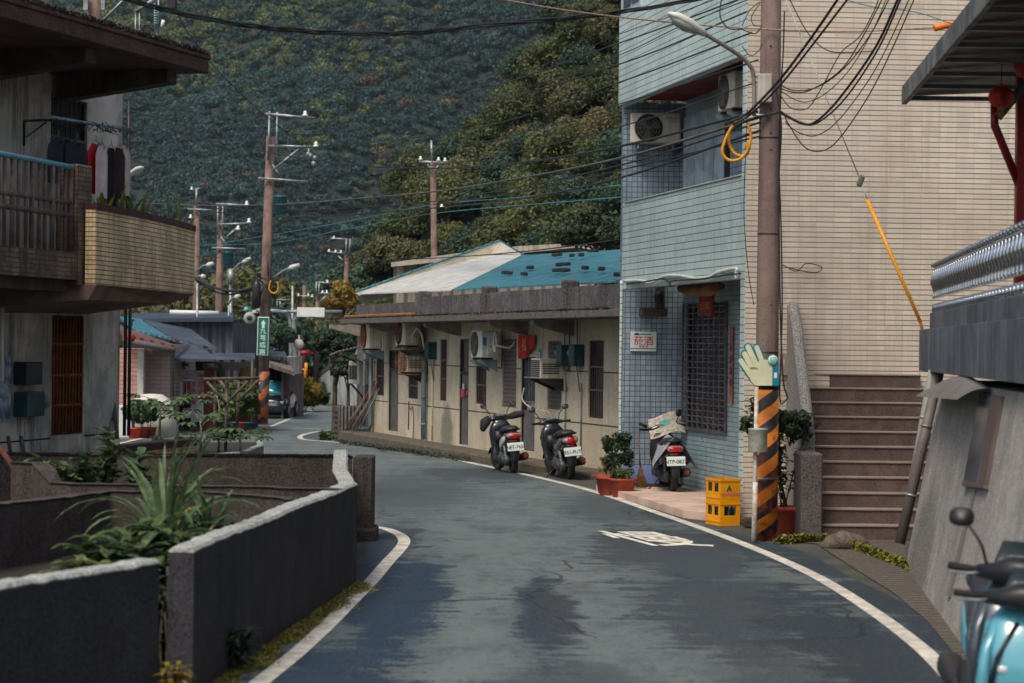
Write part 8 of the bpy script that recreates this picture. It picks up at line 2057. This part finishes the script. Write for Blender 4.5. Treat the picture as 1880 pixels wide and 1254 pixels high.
# ------------------------------------------------------------ utility poles in the distance
def insul(par, p, s=1.0):
    b = MB(); s *= .62; b.lathe([(.03 * s, 0), (.12 * s, .02 * s), (.13 * s, .07 * s), (.06 * s, .10 * s), (.08 * s, .16 * s), (.05 * s, .22 * s), (.01, .24 * s)], (p.x, p.y, p.z), 10); obj('insulator', b, mPorc, par, world=True)
def far_pole(label, Y, bx_, by, tx, ty, r, parts, m_=mPoleR, base=True):
    g0 = P(bx_, by, Y); t = thing('utility_pole', label, 'utility pole', (g0.x, Y, gz(Y) - .0))
    b = MB(); p0 = P(bx_, by, Y); p1 = P(tx, ty, Y); d = (p0 - p1)
    if p0.z > gz(Y): p0 = p1 + d * ((p1.z - gz(Y) + .1) / (p1.z - p0.z))
    b.tube([p0, p1], [r, r * .72], 12); obj('shaft', b, m_, t, world=True)
    for (kind, *a) in parts:
        if kind == 'bar':
            b = MB(); q0, q1 = P(a[0], a[1], Y - .25), P(a[2], a[3], Y - .25); b.tube([q0, q1], a[4] if len(a) > 4 else .055, 4); obj('crossarm', b, mSteel, t, world=True)
        elif kind == 'ins': insul(t, P(a[0], a[1] + 3, Y - .25), a[2] if len(a) > 2 else 1)
        elif kind == 'tr':
            q = P(a[0], a[1], Y - .3); h_ = a[2]; rr_ = a[3]; b = MB(); b.lathe([(rr_ * .9, 0), (rr_, .03), (rr_, h_ * .9), (rr_ * 1.05, h_ * .92), (rr_ * .8, h_), (.02, h_ + .02)], (q.x, q.y, q.z), 14); to = obj('transformer', b, mat('transformer_green', srgb(28, 84, 88), srgb(24, 70, 76), .5, ns=2), t, world=True)
        elif kind == 'lamp':
            b = MB(); b.tube(smooth_pts([P(a[0], a[1], Y - .3), P((a[0] + a[2]) / 2 - 4, (a[1] + a[3]) / 2 - 2, Y - .5), P(a[2] - (a[2] - a[0]) * .4, a[3] + (a[1] - a[3]) * .3, Y - .6)], 4), .035, 5); ao = obj('lamp_arm', b, mSteel, t, world=True)
            b = MB(); q0, q1 = P(a[2] - (a[2] - a[0]) * .42, a[3] + (a[1] - a[3]) * .3, Y - .6), P(a[2], a[3], Y - .7); b.tube([q0, q0.lerp(q1, .3), q1], [.06, .10, .06], 8); obj('lamp_head', b, MC['lamp_cream'], ao, world=True)
    return t
p1_ = far_pole('tall reddish utility pole with striped foot, green transformer and the green street sign', 76, 480, 780, 497, 250, .215, [
    ('bar', 487, 209, 578, 217), ('bar', 493, 268, 584, 270), ('bar', 474, 327, 566, 334), ('bar', 495, 204, 492, 294, .045), ('bar', 509, 206, 507, 295, .045), ('bar', 498, 314, 548, 274, .045), ('bar', 500, 302, 518, 328, .03),
    ('ins', 560, 211, 1.4), ('ins', 580, 268, 1.4), ('tr', 514, 394, .66, .24), ('lamp', 502, 510, 550, 486)])
b = MB(); 
for (x, y) in ((570, 286), (578, 290), (576, 300), (566, 283)): 
    q = P(x, y, 75.6); b.lathe([(.02, -.1), (.09, -.06), (.09, .04), (.02, .1)], (q.x, q.y, q.z), 8)
b.tube([P(566, 272, 75.7), P(568, 288, 75.7), P(578, 298, 75.7)], .03, 5); obj('fuse_cluster', b, mSteel, p1_, world=True)
b = MB(); rr_ = random.Random(8)
for k in range(16): 
    q = P(498 + rr_.uniform(-16, 12), 515 + rr_.uniform(-10, 16), 75.6); b.tube([q, q + Vector((rr_.gauss(0, .25), 0, rr_.gauss(0, .25)))], .03, 4)
obj('splice_box', b, mBlack, p1_, world=True)
b = MB(); b.loft([(-.5, 0, 0, .03, .03), (-.4, 0, 0, .16, .12), (.3, 0, 0, .14, .12), (.5, 0, 0, .04, .04)], 'z', 10); obj('cable_closure', b, mBlack, p1_, m=WM[p1_].inverted() @ Matrix.Translation(P(471, 540, 75.5)))
for i, pts in enumerate((((497, 515), (494, 530), (500, 538), (508, 536), (511, 526), (508, 517)),)):
    b = MB(); b.tube(smooth_pts([P(x, y, 75.4) for x, y in pts], 5), .028, 6); obj('cable_guard', b, MC['guard_yellow'], world=True, label='yellow spiral cable guard looped on the far striped pole', cat='cable guard')
# striped foot
q0, q1 = P(480, 783, 76), P(483.5, 682, 76)
sM = stripe_mat('stripes_far', 0, .62, srgb(160, 88, 50), srgb(36, 36, 40), -.3183 * .5 * 2.0)
b = MB(); b.tube([(0, 0, 0), tuple(q1 - q0)], [.226, .222], 16); obj('stripe_sleeve', b, sM, p1_, m=WM[p1_].inverted() @ Matrix.Translation(q0))
# street sign
c0_, c1_ = P(471, 653, 75), P(493, 582, 75); sc_ = thing('street_sign', 'green vertical street sign with white arrow and characters on the far striped pole', 'road sign', ((c0_.x + c1_.x) / 2, 75, c0_.z))
w_, h_ = c1_.x - c0_.x, c1_.z - c0_.z
TS = WM[sc_].inverted() @ Matrix.Translation(((c0_.x + c1_.x) / 2, 75, c0_.z)) @ Matrix.Rotation(ROLL * 1.8, 4, 'Y')
b = MB(); b.bbox(-w_ / 2, w_ / 2, -.02, .02, 0, h_, .015); bo = obj('border', b, mSignW, sc_, m=TS)
b = MB(); b.bbox(-w_ / 2 + .025, w_ / 2 - .025, -.026, -.021, .025, h_ - .025, .002); obj('panel', b, mGreenS, sc_, m=TS)
b = MB(); z_ = h_ - .1; b.prism([(-.09, z_ - .14), (0, z_), (.09, z_ - .14), (.045, z_ - .14), (.045, z_ - .28), (-.045, z_ - .28), (-.045, z_ - .14)], -.032, -.0265); obj('arrow', b, mSignW, sc_, m=TS)
for i, ch in enumerate('九芎橋路'):
    text('lettering', ch, .215, TS @ Matrix.Translation((0, -.030, h_ - .475 - i * .243)), mSignW, sc_, ext=.002, bold=.0015)
mHorn = None
far_pole('reddish pole with twin masts and green transformer, left of the striped pole', 100, 402, 580, 405, 405, .21, [('bar', 396, 374, 452, 377), ('bar', 400, 412, 460, 410), ('bar', 389, 455, 450, 457), ('bar', 400, 374, 399, 432, .045), ('bar', 409, 376, 408, 432, .045), ('bar', 405, 434, 418, 452, .04), ('ins', 453, 375, 1.6), ('ins', 457, 407, 1.6), ('ins', 437, 420, 1.6), ('bar', 412, 438, 436, 418, .05), ('tr', 418, 486, .6, .24)])
far_pole('thin pole with small crossarm just beyond the yellow balcony', 95, 360, 580, 361, 378, .19, [('bar', 361, 346, 360, 378, .06), ('bar', 344, 384, 392, 386), ('ins', 350, 398, 1.2), ('ins', 352, 346, 1.0), ('bar', 358, 348, 368, 346, .06)])
far_pole('lone reddish pole with short crossarm behind the terrace roof', 70, 797, 470, 795, 296, .13, [('bar', 792, 258, 793, 298, .05), ('bar', 769, 297, 822, 299, .05), ('ins', 772, 291, .9), ('ins', 805, 293, .9), ('ins', 817, 294, .9), ('ins', 811, 378, .9), ('bar', 785, 302, 795, 314, .03), ('bar', 806, 302, 797, 314, .03)])
far_pole('small pole with double mast against the foot of the mountain', 130, 635, 520, 637, 460, .18, [('bar', 606, 437, 645, 440), ('bar', 602, 462, 640, 467), ('bar', 636, 438, 635, 468, .06), ('bar', 643, 438, 641, 468, .06), ('ins', 613, 436, 1.3), ('ins', 604, 460, 1.3), ('ins', 616, 461, 1.3), ('ins', 626, 462, 1.3), ('bar', 621, 470, 633, 482, .05)])
far_pole('distant pole with double crossarm right of the striped pole', 125, 582, 600, 584, 540, .17, [('bar', 583, 518, 607, 520), ('bar', 583, 538, 609, 540), ('bar', 581, 517, 580, 545, .06), ('bar', 586, 518, 585, 545, .06), ('ins', 601, 517, 1.3), ('ins', 592, 536, 1.3), ('ins', 600, 536, 1.3), ('bar', 586, 556, 600, 542, .05)])
far_pole('second distant pole right of the striped pole', 130, 556, 700, 559, 524, .17, [('bar', 548, 543, 574, 545), ('ins', 548, 541, 1.2), ('ins', 566, 541, 1.2), ('ins', 573, 543, 1.2), ('lamp', 560, 618, 572, 605), ('tr', 550, 600, .7, .25)])
far_pole('slim bare pole left of the second distant pole', 120, 537, 700, 537, 525, .10, [('bar', 507, 550, 532, 551), ('bar', 509, 551, 509, 570, .04), ('bar', 514, 551, 514, 570, .04)], mSteel)
far_pole('slim lamp post with pale shade in front of the twin-mast pole', 90, 423, 580, 424, 500, .10, [('lamp', 424, 500, 460, 474), ('bar', 423, 522, 424, 494, .16)], mSteel)
far_pole('slim street lamp nearest the yellow balcony edge', 85, 362, 600, 362, 520, .06, [('lamp', 362, 497, 392, 483), ('lamp', 362, 510, 376, 507)], mSteel)
far_pole('short street lamp leaning right above the grey warehouse', 86, 420, 590, 420, 560, .06, [('lamp', 420, 558, 440, 542)], mSteel)
# pole behind the left house and its bracket
tl = thing('utility_pole', 'reddish pole rising behind the roof of the left house', 'utility pole', (P(173, 90, 44).x, 44, gz(44)))
b = MB(); pt_ = P(173, -60, 44); b.tube([(P(174, 90, 44).x, 44, gz(44) - .1), pt_], [.19, .135], 16); obj('shaft', b, mPoleR, tl, world=True)
for x0, x1 in ((153, 161), (185, 192)): b = MB(); boxp(b, x0, -10, x1, 18, 43.7, .12); obj('bracket_plate', b, mSteel, tl, world=True)
b = MB(); b.tube([P(176, 50, 43.8), P(232, -5, 43.5)], .03, 5); b.tube([P(110, 60, 43.8), P(160, 38, 43.8)], .02, 5); obj('stay', b, mSteel, tl, world=True)
bk = thing('pole_bracket', 'hanging steel bracket frame with insulators above the left house roof', 'bracket', P(268, 40, 44))
for q in (((248, 22), (285, -2)), ((248, 90), (290, 64)), ((249, 22), (248, 90)), ((256, 20), (256, 86)), ((284, -2), (284, 66)), ((291, -4), (290, 64))):
    b = MB(); b.tube([P(*q[0], 44), P(*q[1], 44)], .05 if q in (((248, 22), (285, -2)), ((248, 90), (290, 64))) else .02, 4); obj('frame_bar', b, mSteel, bk, world=True)
b = MB(); q = P(286, 45, 43.9)
for k in range(6): b.lathe([(.02, 0), (.055, .02), (.03, .04), (.02, .045)], (q.x, q.y, q.z + k * .05), 10)
obj('insulator', b, mat('insulator_aqua', srgb(120, 170, 165), None, .3), bk, world=True)
b = MB(); b.tube([P(300, 37, 43.9), P(297, 50, 43.9)], .04, 6); obj('fuse', b, mPorc, bk, world=True)
b = MB(); b.tube(smooth_pts([P(264, 86, 44), P(263, 60, 44), P(264, 48, 44), P(272, 46, 44), P(282, 58, 44)], 4), .018, 5); b.tube(smooth_pts([P(293, 22, 44), P(300, 6, 44), P(316, 2, 44), P(330, 10, 44)], 4), .014, 5); obj('jumper', b, mBlack, bk, world=True)
b = MB(); b.bbox(-.09, .09, -.06, .06, -.12, .12, .02); obj('splice', b, mBlack, m=P(316, 6, 43.9), label='small black cable splice at the top by the bracket frame', cat='splice')
# street lamp behind the laundry
sl_ = thing('street_lamp', 'street lamp with a white head showing beside the washing', 'street lamp', P(232, 400, 46))
b = MB(); b.tube([P(228, 560, 46), P(229, 345, 46), P(238, 322, 45.9)], .05, 6); obj('post', b, mSteel, sl_, world=True)
q0, q1 = P(238, 321, 45.9), P(270, 302, 45.6); ax = (q1 - q0).normalized(); b = MB(); b.loft([(0, 0, 0, .04, .04), (.1, 0, 0, .09, .05), (.28, 0, .01, .11, .055), (.4, 0, 0, .05, .03), (.42, 0, 0, .02, .02)], 'x', 12); obj('lamp_head', b, MC['lamp_cream'], sl_, m=WM[sl_].inverted() @ Matrix.Translation(q0) @ ax.to_track_quat('X', 'Z').to_matrix().to_4x4())
# cream shed roofs behind the long terrace
sb = thing('rear_shed', 'cream corrugated shed behind the terrace roof', 'shed', (P(760, 480, 68).x, 68, 0))
b = MB(); b.add([P(718, 482, 66), P(860, 462, 66), P(950, 452, 66), P(1060, 446, 66), P(1110, 455, 66), P(718, 490, 66), P(1110, 463, 66), P(1060, 454, 66)], [(0, 1, 2, 3, 7, 5), (3, 4, 6, 7)]); b.v = b.v + [v + Vector((0, 5, 0)) for v in b.v]; b.f += [[8 + i for i in f] for f in b.f] + [[0, 1, 9, 8], [1, 2, 10, 9], [2, 3, 11, 10], [3, 4, 12, 11]]; b.mi = [0] * len(b.f)
obj('roof', b, mat('cream_tin', srgb(190, 180, 160), srgb(160, 150, 132), .7, ns=2, streak=(srgb(110, 92, 74), .5)), sb, world=True)
b = MB(); boxp(b, 722, 488, 1100, 560, 66.6, 4, gz(66)); obj('wall', b, mat('cream_corrugated', srgb(176, 168, 150), srgb(150, 140, 124), .8, ns=1, corr=.35), sb, world=True)

# ------------------------------------------------------------ trellis and papaya in the near planter
tr_ = thing('timber_trellis', 'weathered timber trellis of crossed bars standing in the papaya planter', 'trellis', (P(414, 825, 39.5).x, 39.5, .2))
for (x0, y0, x1, y1, r_, Yq) in ((414, 829, 417, 698, .038, 39.5), (435, 790, 438, 700, .035, 40.5), (374, 696, 476, 694, .04, 39.4), (380, 700, 416, 742, .03, 39.4), (402, 697, 428, 732, .035, 40.2), (418, 738, 455, 700, .03, 40.0), (436, 738, 474, 698, .03, 40.0)):
    b = MB(); b.tube([P(x0, y0, Yq), P(x1, y1, Yq)], r_, 4); obj('bar', b, mWood, tr_, world=True)
def papaya_leaf(mb, st, base, tip, r, rng):
    base, tip = Vector(base), Vector(tip); st.tube([base, base.lerp(tip, .5) + Vector((0, 0, .04)), tip], .008, 4)
    d = (tip - base).normalized(); yaw = math.atan2(d.y, d.x)
    for k in range(9):
        a = yaw + (k - 4) * .62; leaf_mesh(mb, tip, (math.cos(a), math.sin(a), .12 - .3 * abs(k - 4) / 4), r * (1.05 - .10 * abs(k - 4)), r * .38, .9, rng, 4, .1)
def papaya(label, px, py, Y, h, n, r, seed, spread=.45):
    p = P(px, py, Y); rng = random.Random(seed); t = thing('papaya_plant', label, 'plant', (p.x, Y, .3)); lf, st = MB(), MB()
    H_ = p.z - .3; st.tube([(0, 0, 0), (.02, 0, H_ * .6), (0, 0, H_)], [.03, .025, .02], 6)
    for i in range(n):
        a = i * 2.4 + rng.random() * .5; e = rng.uniform(-.1, .6); L = spread * rng.uniform(.7, 1.15)
        papaya_leaf(lf, st, (0, 0, H_ - .04 * (i % 4)), (L * math.cos(a), L * math.sin(a), H_ + L * e * .7), r * rng.uniform(.8, 1.15), rng)
    obj('leaves', lf, fPapaya, t); obj('stem', st, mat('stem_green', srgb(110, 120, 84), None, .7), t)
papaya('papaya plant with large lobed leaves, leftmost, before the pink house', 292, 742, 41.5, 1, 9, .30, 1, .42)
papaya('papaya plant in the middle of the planter, left of the trellis post', 368, 772, 40.5, 1, 11, .30, 2, .55)
papaya('papaya plant right of the trellis post', 440, 800, 39.8, 1, 9, .28, 3, .4)
papaya('small low papaya at the left end of the planter wall', 320, 812, 39.0, 1, 6, .24, 4, .3)
papaya('short papaya at the front of the planter below the trellis', 372, 805, 39.3, 1, 8, .26, 5, .4)
papaya('tall thin papaya behind the trellis bars', 402, 735, 41.8, 1, 8, .26, 6, .5)

# ------------------------------------------------------------ trees among and behind the far houses
def treeat(label, px, py_top, Y, h, rx, leaf, n, size, seed, group=None, dz=0):
    p = P(px, py_top, Y); z0 = p.z - h
    return make_tree('broadleaf_tree', seed, h, rx, rx * 1.1, n, size, leaf, (p.x, Y, z0), label, group=group, nclump=22)
treeat('grey-green tree leaning over the road at the far end of the terrace', 616, 585, 66, 3.4, .62, fBush, 6500, .06, 201)
treeat('lower half of the roadside tree hanging over the diamond wall', 640, 640, 65, 2.0, .5, fBush, 3500, .075, 202)
treeat('dark tree behind the grey warehouse, left of the green sign', 440, 574, 98, 4.4, .8, fHillG, 5500, .10, 203)
treeat('dark rounded tree right of the green sign', 514, 586, 100, 4.0, .75, fHillG, 5500, .10, 204)
treeat('dark tree low behind the green sign', 460, 608, 102, 3.4, 1.1, fHillG, 4500, .10, 205)
treeat('russet-flowered tree at the foot of the near hill', 630, 508, 126, 5.5, 1.2, fYel, 3500, .12, 206)
rb = random.Random(77); kk = 0
firstb = {}
lv = [fHillG, fHill, fHillG, fHillB, fFar]
vs_ = []
for k in range(5):
    V, F, t = tree_parts(300 + k, 6.0, 2.6, 2.2, 3800, .19, 26, .3); vs_.append((V, F, t))
for i in range(120):
    Y = rb.uniform(112, 330); px = rb.uniform(150, 700); k = rb.randrange(4); x = (px - 940) / FL * Y
    if 535 < px and Y < 150: continue
    m = Matrix.Translation((x, Y, gz(Y) - .3)) @ Matrix.Rotation(rb.uniform(0, 6.28), 4, 'Z') @ Matrix.Diagonal((*([rb.uniform(.8, 1.35) * (1 + (Y - 112) / 250)] * 3), 1))
    if k not in firstb:
        r = thing('valley_tree', 'mixed green tree in the belt of wood behind the far houses', 'tree', m, 'trees behind the far houses'); np_obj('crown', vs_[k][0], vs_[k][1], lv[k], r); obj('trunk', vs_[k][2], mTrunk, r); firstb[k] = r
    else: dup(firstb[k], m)
for i in range(34):
    y = rb.uniform(132, 165); x = rb.uniform(-.098, -.055) * y
    z = max(float(hillz(x, y)), gz(y)); k = rb.randrange(4)
    m = Matrix.Translation((x, y, z - .3)) @ Matrix.Rotation(rb.uniform(0, 6.28), 4, 'Z') @ Matrix.Diagonal((*([rb.uniform(.5, .8)] * 3), 1)); dup(firstb[k], m)
p = P(1105, 440, 60); make_tree('broadleaf_tree', 210, 4.2, 1.1, .9, 5000, .07, fBush, (p.x, 60, p.z - 3.2), 'glossy-leaved shrub tree rising just behind the teal roof by the blue house')
# haze
hb2 = MB(); hb2.box(-880, 880, -55, 1450, -12, 420)
HZ = bpy.data.materials.new('haze_air'); HZ.use_nodes = True; t_ = HZ.node_tree; t_.nodes.clear(); o_ = t_.nodes.new('ShaderNodeOutputMaterial'); pv_ = t_.nodes.new('ShaderNodeVolumePrincipled')
pv_.inputs['Color'].default_value = (.80, .90, 1.0, 1); pv_.inputs['Density'].default_value = .00007; pv_.inputs['Anisotropy'].default_value = .2
t_.links.new(pv_.outputs[0], o_.inputs['Volume'])
obj('haze', hb2, HZ, kind='stuff', label='thin blue valley haze between the village and the mountain')
